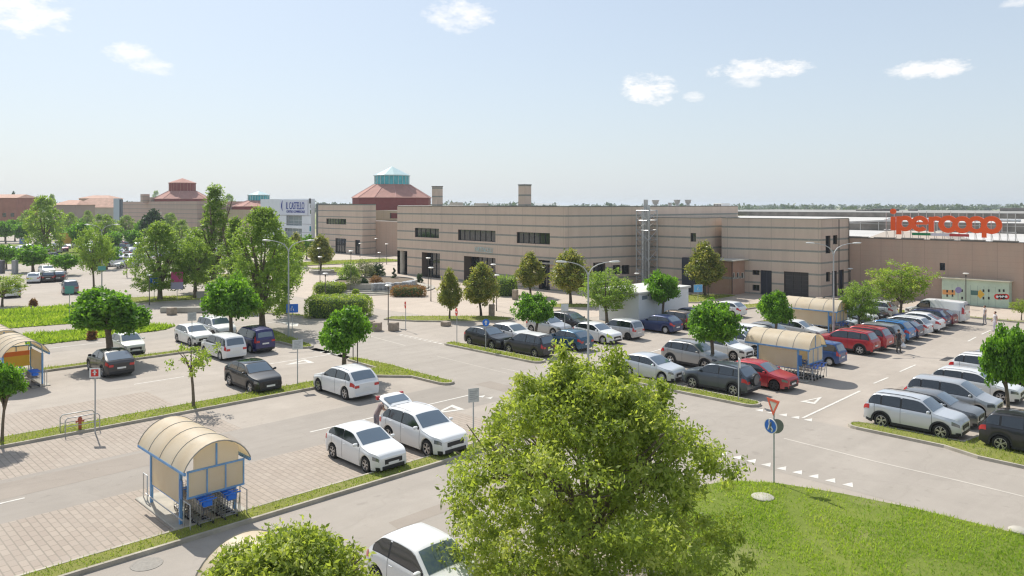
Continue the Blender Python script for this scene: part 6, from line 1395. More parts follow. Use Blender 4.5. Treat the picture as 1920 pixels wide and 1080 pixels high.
tl = [((u_*SA-v_*CA)/(u_*CA+v_*SA)*F+960, u_, v_) for u_, v_ in tl]; tl = sorted([t for t in tl if -20 < t[0] < 470], key=lambda t: (t[2], t[0])); rows_ = sorted({t[2] for t in tl}); cnt = {}
for k, u_, v_ in tl:
    cnt[v_] = cnt.get(v_, -1)+1
    c_ = cols[rg.randrange(12)]; cn = c_.replace('dark', 'dark ').replace('midgrey', 'grey').replace('light', 'pale ')
    car(u_, v_+rg.uniform(-.3, .3), rg.choice(['+v', '-v']), rg.choice(['hatch', 'hatch', 'suv', 'estate', 'mpv']), c_, 'small %s car, %s from the left in the %s packed row' % (cn, ORD[cnt[v_]], 'nearest' if v_ == rows_[0] else ORD[rows_.index(v_)]), group='cars in the packed rows far left', lite=True)
farcar(103, 487, '+u', 'hatch', 'white', 'white car on the far road right of the yellow board', 0); farcar(92, 489, '+u', 'hatch', 'red', 'red car low beside the white one below the yellow board')
# raised tailgate of the white four-wheel drive
def tailgate():
    cs, P, _ = car_meshes('suvs'); T = cs.T; r0 = T['rw'][0]; y, p = cs.sect(r0); hy, hz = y, p[7][1]; b = MB(); g = MB(); n = 6; V = []
    for i in range(n+1):
        f = i/n; L_ = 1.05*f; x = .66+.10*math.sin(f*2.6)-.04*f; yy = hy-.02-L_*.93; z = hz+.05+.42*math.sin(f*1.3)*1.05*.75
        V += [(-x, yy, z-.07), (-x*.6, yy, z), (x*.6, yy, z), (x, yy, z-.07)]
    b.add(V, [(i*4+j, i*4+j+1, (i+1)*4+j+1, (i+1)*4+j) for i in range(n) for j in range(3)]+[(n*4, n*4+1, n*4+2, n*4+3)]); V2 = [(x, yy, z-.06) for x, yy, z in V]
    b.add(V2, [(i*4+j, (i+1)*4+j, (i+1)*4+j+1, i*4+j+1) for i in range(n) for j in range(3)]); 
    b.add([(-.6, V[-4][1], V[-4][2]+.02), (.6, V[-4][1], V[-4][2]+.02), (.6, V[-4][1]-.12, V[-4][2]-.22), (-.6, V[-4][1]-.12, V[-4][2]-.22)], [(0, 1, 2, 3)])
    tg = b.build('raised_tailgate', paint('white', *PC['white']), q5, 40)
    k0, k1 = 1, 4; gv = [V[k0*4+0], V[k0*4+3], V[k1*4+3], V[k1*4+0]]; g.add([(x*.82, yy, z+.085) for x, yy, z in gv]+[(x*.82, yy, z-.02) for x, yy, z in gv], [(0, 1, 2, 3), (7, 6, 5, 4)]); g.build('rear_window', WSG, tg)
    for s_ in (1, -1): MB().bbox(*sorted((s_*.60, s_*.78)), V[-4][1]-.04, V[-4][1]+.10, V[-4][2]-.12, V[-4][2]+.06, .02).build('taillight', TLR, tg)
    for s_ in (1, -1): MB().tube([(s_*.62, hy-.05, hz-.25), (s_*.60, hy-.60, hz+.20)], .014, 5).build('gas_strut', BLACKM, tg)
    MB().box(-.60, .60, hy-.32, hy-.28, .75, hz-.08).build('boot_opening', BLACKM, q5)
tailgate()
# spare wheel
tm_, rm_ = wheel_meshes(.36, 'dark'); rv = [o for o in sc.collection.objects if o.get('label', '').startswith('slate blue four')][0]
sp_ = link(bpy.data.objects.new('spare_wheel', tm_), rv); sp_.location = (-.1, -2.32, .98); sp_.rotation_euler = (0, 0, R(90)); MB().lathe([(.001, -.13), (.30, -.12), (.36, -.06), (.36, .05)], 20, c=(-.1, -2.30, .98), axis='y').build('spare_cover', paint('slate', *PC['slate']), rv, 40)
# ------------------------------------------------------------------ shelters
CG = 'shopping trolleys nested in the trolley shelters'
shelter(10.34, 26.25, 3.6, 2.02, 'arched trolley shelter in the brick bays at lower left', 9, 2, cart_label='the near left shelter', cart_group=CG)
shelter(7.55, 14.3, 3.6, 2.15, 'arched trolley shelter mostly hidden by the leafy treetop at the bottom edge', 4, 1, cart_label='the shelter at the bottom edge', cart_group=CG)
shelter(10.4, 53.05, 3.6, 2.15, 'arched trolley shelter with an orange and yellow poster at the left edge', 5, 2, cart_label='the shelter with the poster', cart_group=CG, poster=True, endwall='+v')
shelter(10.4, 58.6, 3.6, 2.15, 'second arched trolley shelter at the left edge, behind the one with the poster', 3, 1, cart_label='the second left-edge shelter', cart_group=CG)
shelter(46.35, 21.15, 3.6, 2.1, 'arched trolley shelter between the red hatchback and the mid blue small car', 9, 2, cart_label='the shelter by the red hatchback', cart_group=CG)
shelter(64.4, 26.9, 4.2, 2.3, 'arched trolley shelter in the right-hand lot, in front of the roller gate', 5, 2, cart_label='the far right-lot shelter', cart_group=CG)
# ------------------------------------------------------------------ trees
GT = 'round clipped maples in the car parks'; MG = 'egg-shaped magnolias along the forecourt'
treepx('maple_tree', 'lobed', 0, 207, 680, 535, 152, 'large dark round maple over the dark grey crossover at left', GT, v=57.85)
treepx('maple_tree', 'globe', 0, 434, 648, 514, 108, 'round maple between the white people carrier and the tall trees', GT, v=57.85)
treepx('maple_tree', 'lobed', 1, 645, 705, 570, 108, 'lobed round maple beside the white sport utility car, before the hedge', GT, v=42.0)
treepx('young_tree', 'sapling', 0, 363, 766, 632, 114, 'thin young tree with a sparse crown on the grass strip', None, v=41.5)
treepx('maple_tree', 'globe', 2, 4, 833, 672, 76, 'small round maple on a thin trunk cut by the left edge', GT, v=41.5, ck=.78)
treepx('maple_tree', 'globe', 1, 1337, 0, 562, 103, 'round maple over the white hatchbacks in the middle of the right-hand lot', GT, v=27.0)
treepx('maple_tree', 'globe', 3, 1003, 0, 545, 80, 'small round maple over the silver hatchback in the upper row', GT, v=42.0)
treepx('maple_tree', 'globe', 2, 1242, 0, 505, 66, 'round maple on a thin trunk against the white cabin', GT, v=40.9)
treepx('maple_tree', 'lobed', 2, 1453, 0, 543, 68, 'leaning round maple in front of the garage gate, left of the far shelter', GT, v=28.6)
treepx('maple_tree', 'globe', 3, 1892, 0, 600, 98, 'bright round maple at the right edge over the long white car', GT, v=9.6)
treepx('loose_tree', 'grove', 0, 1138, 0, 502, 110, 'loose bushy tree before the white cabin', 'loose-crowned trees in the right-hand car park', v=43.8)
treepx('loose_tree', 'loose', 0, 1688, 0, 489, 118, 'wide light green tree before the brown supermarket wall', 'loose-crowned trees in the right-hand car park', v=25.9)
treepx('loose_tree', 'grove', 1, 1612, 0, 523, 82, 'smaller bushy tree left of the wide light green one', 'loose-crowned trees in the right-hand car park', v=25.6)
for px, base, top, wd, va, lab in ((843, 600, 500, 50, 0, 'leftmost of the two magnolias on the grass island before the entrance'), (902, 594, 488, 74, 1, 'wider magnolia on the grass island before the entrance'), (995, 556, 470, 62, 0, 'magnolia behind the round maple, against the entrance block'),
                       (1070, 570, 463, 84, 1, 'large magnolia behind the two-armed lamp'), (1322, 556, 450, 76, 0, 'magnolia before the gatehouse'), (601, 511, 437, 52, 1, 'magnolia in the raised round bed on the plaza'), (553, 500, 434, 40, 0, 'magnolia just left of the plaza bed, partly behind the tall tree'), (772, 478, 445, 16, 0, '')):
    if lab: treepx('magnolia_tree', 'magnolia', va, px, base, top, wd, lab, MG)
treepx('tall_tree', 'elm', 0, 300, 563, 412, 128, 'tall spreading tree behind the parking sign', 'tall trees between the car parks'); treepx('tall_tree', 'poplar', 0, 403, 552, 346, 112, 'tallest narrow tree with a thin ragged top', 'tall trees between the car parks')
treepx('tall_tree', 'elm', 1, 492, 618, 384, 158, 'big spreading tree left of the lamp, reaching over the white sign building', 'tall trees between the car parks'); treepx('tall_tree', 'grove', 0, 176, 546, 418, 72, 'open multi-stemmed tree left of the spreading tree', 'tall trees between the car parks'); treepx('tall_tree', 'poplar', 1, 440, 575, 405, 90, 'ragged green tree between the tallest tree and the big spreading one', 'tall trees between the car parks')
treepx('tall_tree', 'grove', 1, 365, 560, 440, 78, 'dense green tree filling the gap right of the pink and lilac advert', 'tall trees between the car parks')
treepx('tall_tree', 'elm', 1, 366, 548, 428, 88, 'leafy tree filling the space behind the pink and lilac advert', 'tall trees between the car parks'); treepx('tall_tree', 'grove', 0, 535, 590, 440, 84, 'lower leafy tree at the right flank of the big spreading tree', 'tall trees between the car parks')
treepx('branchy_tree', 'loose', 1, 4, 575, 512, 92, 'dark branchy tree cut by the left edge above the weedy field', None)
for px, base, top, wd, kd, va, lab in ((62, 510, 460, 66, 'far', 0, 'flat round tree beyond the weedy field, third from the left edge'), (12, 505, 457, 40, 'far', 1, 'round tree with a thin trunk at the left edge beyond the field'), (122, 516, 474, 58, 'far', 1, 'low dark round tree by the black car'), (84, 484, 364, 82, 'farelm', 0, 'big bright tree above the far road at left'), (286, 462, 388, 50, 'dark', 0, 'dark pointed evergreen before the striped wing'),
         (194, 460, 400, 62, 'farelm', 1, 'olive-green tree before the pale house and pylon'), (213, 470, 434, 36, 'far', 0, 'bright round tree under the curved lamp arm'), (249, 468, 430, 34, 'far', 1, 'dark round tree left of the evergreen'), (150, 472, 418, 46, 'far', 0, 'rounded tree behind the yellow board'), (28, 452, 410, 30, 'far', 1, 'pale round tree before the brick building'),
         (131, 450, 397, 34, 'farelm', 0, 'light green tree before the pale house'), (165, 440, 393, 26, 'farelm', 1, 'small dark green tree before the pale house'), (25, 420, 356, 16, 'dark', 0, 'narrow dark tree behind the brick building'), (98, 420, 362, 18, 'farelm', 1, 'thin grey-green tree above the far roofs'), (200, 505, 455, 50, 'far', 1, 'ragged round tree behind the open multi-stemmed one'), (238, 520, 478, 30, 'sapling', 0, 'yellowish sapling before the bright cars'),
         (318, 455, 398, 44, 'farelm', 0, 'leafy tree before the middle of the far striped wing'), (236, 448, 402, 40, 'farelm', 0, 'leafy tree at the left end of the far striped wing'), (52, 446, 392, 40, 'farelm', 1, 'leafy tree left of the big bright tree'),
         (653, 474, 428, 34, 'sapling', 0, 'airy light tree before the striped wing windows'), (575, 486, 440, 34, 'far', 0, 'green tree under the curved lamp arm before the sign building'), (340, 470, 410, 40, 'farelm', 1, 'tree filling the gap below the striped wing'), (430, 420, 362, 30, 'farelm', 0, 'hazy grey-green tree left of the small rotunda'), (292, 400, 356, 18, 'farelm', 1, 'hazy tree top beside the far rotunda roof'), (1915, 600, 560, 40, 'loose', 0, 'branch of pale foliage at the right edge before the supermarket wall')):
    treepx('distant_tree' if kd.startswith('far') or kd == 'dark' else 'slender_tree', kd, va, px, base, top, wd, lab, 'smaller trees around the left and far car parks')
# further little round trees in the distant car park
rg = random.Random(12)
for i, px in enumerate(sorted(rg.uniform(-10, 330) for _ in range(26))):
    py = rg.choice([440, 444, 448, 452, 456]); u_, v_ = G(px, py); tree('distant_tree', 'far', i % 2, u_, v_, rg.uniform(3.6, 6), rg.uniform(3.6, 6.5), ORD[i]+' small round tree from the left among the far-left car rows', group='small round trees among the far-left car rows')
# foreground trees: fine leaves
def big_tree(u, v, rad, ztop, zlow, n, leaf, seed, label, name='ash_tree', nclump=1000, shape=.5):
    rng = np.random.default_rng(seed); C = []; nl = 70
    # limbs carry clumps, so the outline breaks into sprays
    for k in range(nclump):
        z = zlow+(ztop-zlow)*rng.random()**.9; f = (z-zlow)/(ztop-zlow); rr = rad*max(.06, (1-f**2))**shape*(.80+.20*min(1, f*4)); a = rng.random()*6.283; q = rng.random()**.4
        rr *= 1+.12*math.sin(a*4+z*2+seed)+.09*math.sin(a*9+z*4)+.05*rng.normal(); C.append((math.cos(a)*rr*q, math.sin(a)*rr*q, z+.12*rng.normal()))
    if rad > 3:
        for (sx, sy, h0, h1) in ((-.5, .5, 6.3, 7.05), (.55, -.45, 6.2, 7.0), (-1.4, 1.0, 5.7, 6.3), (1.7, -1.2, 5.4, 6.0)):
            for k in range(9): C.append((sx+rng.normal()*.10, sy+rng.normal()*.10, h0+(h1-h0)*k/8))
    C = np.array(C); P, N, t = clumps_to_leaves(C, rng.uniform(.16, .52, len(C)), n/len(C), rng, np.array([0, 0, zlow]))
    me = leaf_mesh('crown', P, N, leaf, L_FG, rng, .42, .5, tone=t, upright=.35, jit=.55); e = empty(name, (u, v, 0)); tag(e, label, 'tree', 'light green trees in the foreground'); link(bpy.data.objects.new('crown', me), e)
    link(bpy.data.objects.new('trunk', trunk_mesh(1.9, .17, 10, rad*.75, ztop*.9, seed, twigs=3)), e); return e
_u, _v = QY(1104, 21.0); big_tree(_u, _v, 4.05, 6.4, .8, 94000, .125, 3, 'large light green tree filling the bottom centre of the view')
_u, _v = QY(560, 16.6); big_tree(_u, _v, 1.85, 3.75, 1.2, 30000, .12, 8, 'light green treetop at the bottom edge, left of the white small car', nclump=420, shape=.5)
_u, _v = QY(455, 17.0); big_tree(_u, _v, 1.1, 3.25, 1.2, 11000, .12, 9, 'smaller light green treetop against the shelter roof at the bottom edge', nclump=170, shape=.5)
# ------------------------------------------------------------------ plaza: hedges, fountain bed
def hpx(name, px0, px1, base, top, dep, m, lab, seed, **k):
    c = (px0+px1)/2; u_, v_ = G(c, base); D = DEP(u_, v_); wd = (px1-px0)*D/F; d_ = Vector((CA, SA))*dep/2; return hedge(name, u_+d_.x, v_+d_.y, wd, dep, ZAT(top, u_, v_)*.92, m, lab, rz=R(45.4-90), seed=seed, **k)
HG = L_LIME
hpx('hedge', 568, 688, 598, 556, 3.4, HG, 'long clipped hedge in front of the fountain bed', 3, dens=90, leaf=.16); hpx('hedge', 586, 642, 553, 531, 2.4, HG, 'shorter clipped hedge behind the long one', 4, dens=80, leaf=.17); hpx('hedge', 930, 968, 556, 517, 2.2, L_ELM, 'tall hedge between the magnolias by the entrance', 5, dens=70, leaf=.18)
hpx('russet_hedge', 732, 795, 557, 537, 2.2, L_RED, 'low russet hedge with a green base beside the spiral conifer', 6, dens=90, leaf=.15)
fu, fv = G(703, 541); FD = DEP(fu, fv); fr_ = 5.4
fb = empty('fountain_bed', (fu, fv, 0)); tag(fb, 'round walled planting bed with curved steps and grey rocks on the plaza', 'planter')
for i, (r_, h_) in enumerate(((fr_+2.4, .12), (fr_+1.7, .26), (fr_+1.0, .40))): MB().lathe([(r_, 0), (r_, h_), (r_-.75, h_)], 40).build('step', CONC, fb)
b = MB(); b.lathe([(fr_+.1, .35), (fr_+.1, 1.15), (fr_-.3, 1.15), (fr_-.3, .9)], 40); b.build('wall', mat('bed_wall', (.42, .39, .34), .9, noise=(1.2, .2)), fb); b = MB(); b.lathe([(fr_-.3, 1.0), (.01, 1.2)], 30); b.build('soil', mat('soil', (.16, .12, .08), .95, noise=(2, .3)), fb)
rg = random.Random(5); b = MB()
for i in range(16):
    a = -1.1-rg.random()*1.2; x = math.cos(a)*(fr_-.3+rg.random()*.8); y = math.sin(a)*(fr_-.3+rg.random()*.8); s_ = rg.uniform(.25, .5); b.lathe([(.02, .9), (s_, .8), (s_*1.1, .3), (s_*.9, .0)], 6, c=(x, y, .4))
b.build('rocks', mat('rock_grey', (.40, .40, .40), .9, noise=(3, .3)), fb)
def bpx(name, px, base, top, wpx, m, lab, seed, z0=0.0, **k):
    u_, v_ = G(px, base, z0); D = DEP(u_, v_); o = bush(name, u_, v_, wpx*D/F/2, max(.4, (base-top)*D/F), m, lab, seed, group='shrubs on the plaza', **k); o.location.z = z0; return o
bpx('shrub', 655, 524, 486, 46, L_ELM, 'bright green round shrub at the left of the fountain bed', 1, 1.0, n=1800, leaf=.2); bpx('shrub', 684, 520, 479, 50, L_OLIVE, 'silvery olive shrub in the middle of the fountain bed', 2, 1.0, n=1800, leaf=.16); bpx('shrub', 706, 518, 488, 38, L_DARK, 'dark green rounded shrub at the right of the fountain bed', 3, 1.0, n=1500, leaf=.2)
bpx('shrub', 664, 534, 515, 32, L_OLIVE, 'low grey-green shrub at the front of the fountain bed', 4, 1.0); bpx('shrub', 705, 530, 514, 30, L_RED, 'low rusty shrub at the right front of the fountain bed', 5, 1.0); bpx('shrub', 682, 533, 520, 20, L_DARK, 'small dark shrub between the low ones in the fountain bed', 6, 1.0); bpx('shrub', 633, 533, 521, 26, L_RED, 'orange-brown mound shrub left of the fountain bed', 7); bpx('shrub', 667, 550, 541, 18, L_LIME, 'small yellow-green tuft on the steps of the fountain bed', 8, .4)
bpx('shrub', 787, 530, 507, 14, L_DARK, 'narrow dark conifer beside the russet hedge', 9); bpx('shrub', 172, 637, 612, 20, L_RED, 'flowering orange shrub in the weedy field by the maple', 10); bpx('shrub', 62, 574, 556, 16, L_RED, 'dry brownish bush on the near side of the far lane', 11)
sp = empty('spiral_conifer', (*G(739, 536), 0)); tag(sp, 'small dark conifer clipped into a spiral beside the russet hedge', 'tree'); rng = np.random.default_rng(4); C = []
for i in range(60): t = i/60; a = t*22; r_ = (1-t)*.62+.08; C.append((math.cos(a)*r_*.6, math.sin(a)*r_*.6, .3+t*2.1))
P_, N_, t_ = clumps_to_leaves(np.array(C), [.3*(1-i/75) for i in range(60)], 22, rng, np.array([0, 0, 1.])); link(bpy.data.objects.new('foliage', leaf_mesh('foliage', P_, N_, .12, L_DARK, rng, .6, tone=t_)), sp); MB().tube([(0, 0, 0), (0, 0, 2.1)], .06, 6).build('trunk', BARK, sp)
rb = empty('raised_bed', (*G(603, 511), 0)); tag(rb, 'low round stone bed around the plaza magnolia', 'planter'); MB().lathe([(2.0, 0), (2.0, .4), (1.7, .4), (1.7, .3), (.01, .32)], 28).build('stone_ring', CONC, rb)
# concrete blocks
BLK = mat('block_concrete', (.34, .28, .22), .95, noise=(3, .25), bump=(30, .4))
bl = [(707, 620, 'concrete cube left of the slim pole on the plaza edge'), (738, 620, 'concrete cube right of the slim pole on the plaza edge'), (694, 617, 'concrete cube half hidden by the lobed maple'), (535, 580, 'concrete cube behind the blue route sign'), (1537, 570, 'leftmost of three concrete cubes by the roller gate'), (1553, 571, 'middle of three concrete cubes by the roller gate'), (1567, 572, 'rightmost of three concrete cubes by the roller gate'), (1654, 570, 'concrete cube behind the wide light green tree, left one'), (1676, 575, 'concrete cube right of the light green tree trunk'),
      (836, 611, 'low concrete block on the grass island before the entrance'), (922, 593, 'upright concrete litter block beside the wider magnolia'), (966, 562, 'tall concrete litter block near the round maple of the upper row'), (1256, 571, 'small brown block right of the white cabin'), (322, 590, 'brown block at the left end of the pale bench wall')]
for i, (px, py, lab) in enumerate(bl):
    u_, v_ = G(px, py); s_ = .36 if i not in (10, 11) else .28; h_ = .72 if i not in (9, 10, 11) else (.4 if i == 9 else 1.15)
    b = MB(); b.bbox(-s_, s_, -s_, s_, 0, h_, .04); o = b.build('concrete_block', BLK); o.location = (u_, v_, 0); o.rotation_euler = (0, 0, R(15 if i % 2 else 40)); tag(o, lab, 'block', 'concrete blocks around the forecourt')
b = MB(); b.bbox(-2.6, 2.6, -.3, .3, 0, .55, .05); o = b.build('bench_wall', CONC); o.location = (*G(350, 586), 0); o.rotation_euler = (0, 0, R(-45)); tag(o, 'low pale bench wall on the grass tip left of the tall trees', 'wall')
# ------------------------------------------------------------------ lamps
double_lamp(*((38.95, PU(1103, 38.95))), 7.2, 'two-armed lamp rising behind the big foreground tree', 2.15); double_lamp(PV(1563, 25.4), 25.4, 7.9, 'two-armed lamp in front of the striped service wing', 2.3)
_u, _v = G(541, 634); double_lamp(_u, _v, 8.0, 'two-armed lamp in front of the big spreading tree', 2.25); _u, _v = G(68, 474); double_lamp(_u, _v, 10.8-3.2, 'two-armed lamp by the far road at left', 2.9); _u, _v = G(191, 546); double_lamp(_u, _v, 8.4, 'two-armed lamp behind the open multi-stemmed tree', 2.3)
PLL = [(598, 514, 465), (705, 482, 447), (725, 496, 457), (711, 497, 473), (600, 533, 481), (610, 562, 512), (658, 550, 470), (728, 609, 534), (803, 544, 483), (808, 565, 501), (931, 583, 515), (925, 572, 495), (1194, 555, 512), (1328, 556, 504), (1811, 573, 512), (1594, 560, 503), (280, 572, 515), (675, 482, 456), (1155, 520, 497)]
names_ = ['behind the plaza magnolia bed', 'farthest one by the red motorcycles', 'by the plaza lawn strip', 'just behind the fountain bed shrubs', 'left of the raised bed', 'standing in the short hedge', 'in front of the fountain bed', 'tall one with a dark pole by the two concrete cubes', 'before the left entrance glazing', 'taller of the pair before the left entrance', 'right of the wider magnolia', 'behind the wider magnolia', 'left of the pipe tower foot', 'beside the gatehouse magnolia', 'before the green mural cabinet', 'by the corner of the supermarket wall', 'with a pale flat head left of the parking sign', 'by the striped wing door', 'by the dark windows behind the loose bushy tree']
for (px, base, top), nm in zip(PLL, names_): u_, v_ = G(px, base); plaza_lamp(u_, v_, ZAT(top, u_, v_), 'slim lamp post '+nm)
# ------------------------------------------------------------------ signs
def spx(px, base, top, **k):
    u_, v_ = (G(px, base) if 'uv' not in k else k.pop('uv')); return u_, v_, ZAT(top, u_, v_)
SG = 'grey information panels on thin posts'
u_, v_, h_ = spx(178, 812, 690); sign('hydrant_sign', u_, v_, h_, 'white panel with a red hydrant symbol on a tall post at lower left', -128, m=SWHITE, w_=.5, ht=.46, mark=m_hydrant)
u_, v_, h_ = spx(558, 726, 637); sign('info_sign', u_, v_, h_, 'grey information panel on the grass strip by the black crossover', -110, SG, m=SGREY, w_=.62, ht=.58, mark=m_lines(0))
u_, v_, h_ = spx(360, 655, 586); sign('info_sign', u_, v_, h_, 'grey information panel behind the thin young tree', -110, SG, m=SGREY, w_=.62, ht=.62, mark=m_lines(0))
u_, v_, h_ = spx(888, 812, 728, uv=(PV(888, 25.7), 25.7)); sign('info_sign', u_, v_, h_, 'grey information panel at the left flank of the big foreground tree', -110, SG, m=SGREY, w_=.52, ht=.62, mark=m_lines(0))
u_, v_, h_ = spx(1059, 640, 570, uv=(PV(1059, 41.4), 41.4)); sign('info_sign', u_, v_, h_, 'pale information panel beside the small round maple of the upper row', -130, SG, m=SWHITE, w_=.6, ht=.6)
u_, v_, h_ = spx(1385, 753, 672, uv=(38.95, PU(1386, 38.95))); sign('info_sign', u_, v_, h_, 'information panel seen edge-on beside the slate four-wheel drive', -50, SG, m=SGREY, w_=.6, ht=.5)
u_, v_, h_ = spx(1609, 625, 566, uv=(PV(1609, 25.6), 25.6)); sign('info_sign', u_, v_, h_, 'pale panel on a thin post before the smaller bushy tree', -110, SG, m=SWHITE, w_=.36, ht=.75)
u_, v_, h_ = spx(548, 632, 570); sign('route_sign', u_, v_, h_, 'blue board with a white route drawing beside the two-armed lamp', -120, m=SBLUE, w_=.95, ht=.72, mark=m_route)
u_, v_, h_ = spx(1309, 566, 534); sign('service_sign', u_, v_, h_, 'pale blue and white square board on a post left of the gatehouse', -120, m=mat('sign_sky', (.12, .38, .68), .4), w_=1.05, ht=.82, border=SWHITE, mark=m_route)
u_, v_, h_ = spx(289, 566, 521); sign('parking_sign', u_, v_, h_, 'blue parking sign with a white P on a white plate under the tall tree', -120, m=SBLUE, w_=.85, ht=.95, text='P', tsize=.95, border=SWHITE)
u_, v_, h_ = spx(332, 565, 510); sign('advert_board', u_, v_, h_, 'pink and lilac advertising board on a post beside the tall tree', -120, m=SPINK, w_=1.25, ht=1.15, bot=h_-1.15); o = sc.collection.objects[-1]
MB().bbox(-.66, .66, -.035, .0, h_-1.95, h_-1.16, .01).build('lower_panel', SLIL, [q for q in sc.collection.objects if q.get('category') == 'sign' and q.name.startswith('advert')][-1])
u_, v_, h_ = spx(911, 658, 598, uv=(38.9, PU(911, 38.9))); sign('arrow_sign', u_, v_, h_, 'round blue sign with a white upward arrow by the black compact people carrier', -118, shape='disc', m=SBLUE, ht=.55, mark=m_up)
u_, v_, h_ = spx(856, 648, 578, uv=(38.9, PU(856, 38.9))); sign('no_entry_sign', u_, v_, h_, 'round red and white no-entry sign turned aside at the start of the upper grass strip', 158, shape='disc', m=SRED, ht=.6, mark=m_bar)
u_, v_, h_ = spx(760, 620, 565); sign('no_entry_sign', u_, v_, h_, 'round red sign seen nearly edge-on beside the concrete cubes', 156, shape='disc', m=SRED, ht=.62, mark=m_bar)
u_, v_, h_ = spx(1450, 906, 746); s_ = sign('yield_sign', u_, v_, h_, 'red-edged yield triangle over a blue disc at the corner of the big lawn', 158, shape='yield', ht=.74)
zb = ZAT(799, u_, v_)
for face, m_, mk in ((-122-20, SBLUE, 1), (-122+150, SBACK, 0)):
    b = MB(); b.lathe([(.001, -.02), (.285, -.02), (.285, 0), (.001, 0)], 24, c=(0, -.02, zb), axis='y'); o = b.build('blue_disc' if mk else 'disc_back', m_, s_); o.rotation_euler = (0, 0, R(12 if mk else 70)); o.location = (-.06 if mk else .03, -.06 if mk else .12, 0)
    if mk: k = MB(); k.tube([(-.06, -.046, zb+.2), (-.04, -.046, zb+.05), (-.1, -.046, zb-.15)], .03, 4); k.tube([(.02, -.046, zb-.02), (.10, -.046, zb-.1), (.06, -.046, zb-.2)], .035, 4); k.lathe([(.001, -.046), (.035, -.046)], 8, c=(-.05, 0, zb+.24), axis='y'); k.build('pictogram', SWHITE, o); k = MB(); k.lathe([(.265, -.043), (.29, -.043), (.29, 0)], 24, c=(0, 0, zb), axis='y'); k.build('rim', SWHITE, o)
u_, v_, h_ = spx(1797, 578, 538); sign('no_parking_sign', u_, v_, h_, 'faded round lilac no-parking disc on a grey post before the mural cabinet', -140, shape='disc', m=mat('disc_lilac', (.25, .22, .40), .5), ht=.66)
u_, v_, h_ = spx(130, 596, 536); sign('teal_sign', u_, v_, h_, 'small teal board on a post over the weedy field', -130, m=STEAL, w_=.85, ht=.75); u_, v_, h_ = spx(191, 560, 499); sign('teal_sign', u_, v_, h_, 'small teal board on the lamp post by the road bend', -130, m=STEAL, w_=.9, ht=.5)
u_, v_, h_ = spx(376, 578, 546); sign('dark_sign', u_, v_, h_, 'dark back of a small square sign at the grass tip left of the round maple', -120, m=SBACK, w_=.75, ht=.75)
u_, v_, h_ = spx(42, 470, 448); sign('far_blue_sign', u_, v_, h_, 'blue square sign by the far green verge', -120, m=mat('sign_far_blue', (.15, .22, .50), .5), w_=1.3, ht=1.2); u_, v_, h_ = spx(122, 472, 444); sign('yellow_board', u_, v_, h_+.8, 'wide yellow-orange board by the far green verge', -125, m=mat('board_yellow', (.62, .36, .06), .6), w_=3.1, ht=2.4)
for px, base, top, lab in ((3, 512, 488, 'dark slab pillar at the left edge of the far car park'), (28, 513, 488, 'grey slab pillar near the left edge of the far car park')):
    u_, v_ = G(px, base); b = MB(); b.bbox(-.35, .35, -.35, .35, 0, ZAT(top, u_, v_), .04); o = b.build('slab_pillar', mat('slab_dark' if px < 10 else 'slab_grey', (.12, .12, .13) if px < 10 else (.33, .33, .33), .8)); o.location = (u_, v_, 0); o.rotation_euler = (0, 0, R(-45)); tag(o, lab, 'pillar')
for px, base, top, lab in ((1536/1, 0, 0, ''),): pass
for (u_, v_, h_, lab) in ((27.9, 42.6, 2.6, 'bare dark post left of the kerb return beside the lobed maple'), (29.9, 46.2, 2.5, 'bare grey post at the kerb return right of the lobed maple')):
    b = MB(); b.tube([(0, 0, 0), (0, 0, h_)], .035, 6); o = b.build('bare_post', DPOLE); o.location = (u_, v_, 0); tag(o, lab, 'post')
# hydrant with hoop rails
hu, hv = G(150, 809); hy_ = empty('fire_hydrant', (hu, hv, 0)); tag(hy_, 'rusty red pillar hydrant inside grey hoop rails on the grass strip', 'hydrant'); HR = mat('hydrant_red', (.42, .10, .05), .6, noise=(12, .3))
b = MB(); b.lathe([(.11, 0), (.11, .08), (.075, .1), (.075, .55), (.10, .57), (.10, .62), (.08, .66), (.05, .74), (.001, .76)], 14); b.build('body', HR, hy_, 50)
for s_ in (1, -1): MB().lathe([(.045, 0), (.045, s_*.14), (.06, s_*.14), (.06, s_*.18), (.001, s_*.18)], 10, c=(0, 0, .50), axis='x').build('outlet', HR, hy_, 50)
for k, dv in enumerate((-.42, .42)):
    b = MB(); b.tube([(-.75, dv, 0), (-.75, dv, .62), (-.65, dv, .74), (.65, dv, .74), (.75, dv, .62), (.75, dv, 0)], .025, 6); b.tube([(-.75, dv, .34), (.75, dv, .34)], .018, 5); o = b.build('hoop_rail', GALV, None, 60); o.location = (hu, hv, .1); tag(o, ('near' if k == 0 else 'far')+'-side grey hoop rail guarding the red hydrant', 'rail', 'hoop rails around the hydrant')
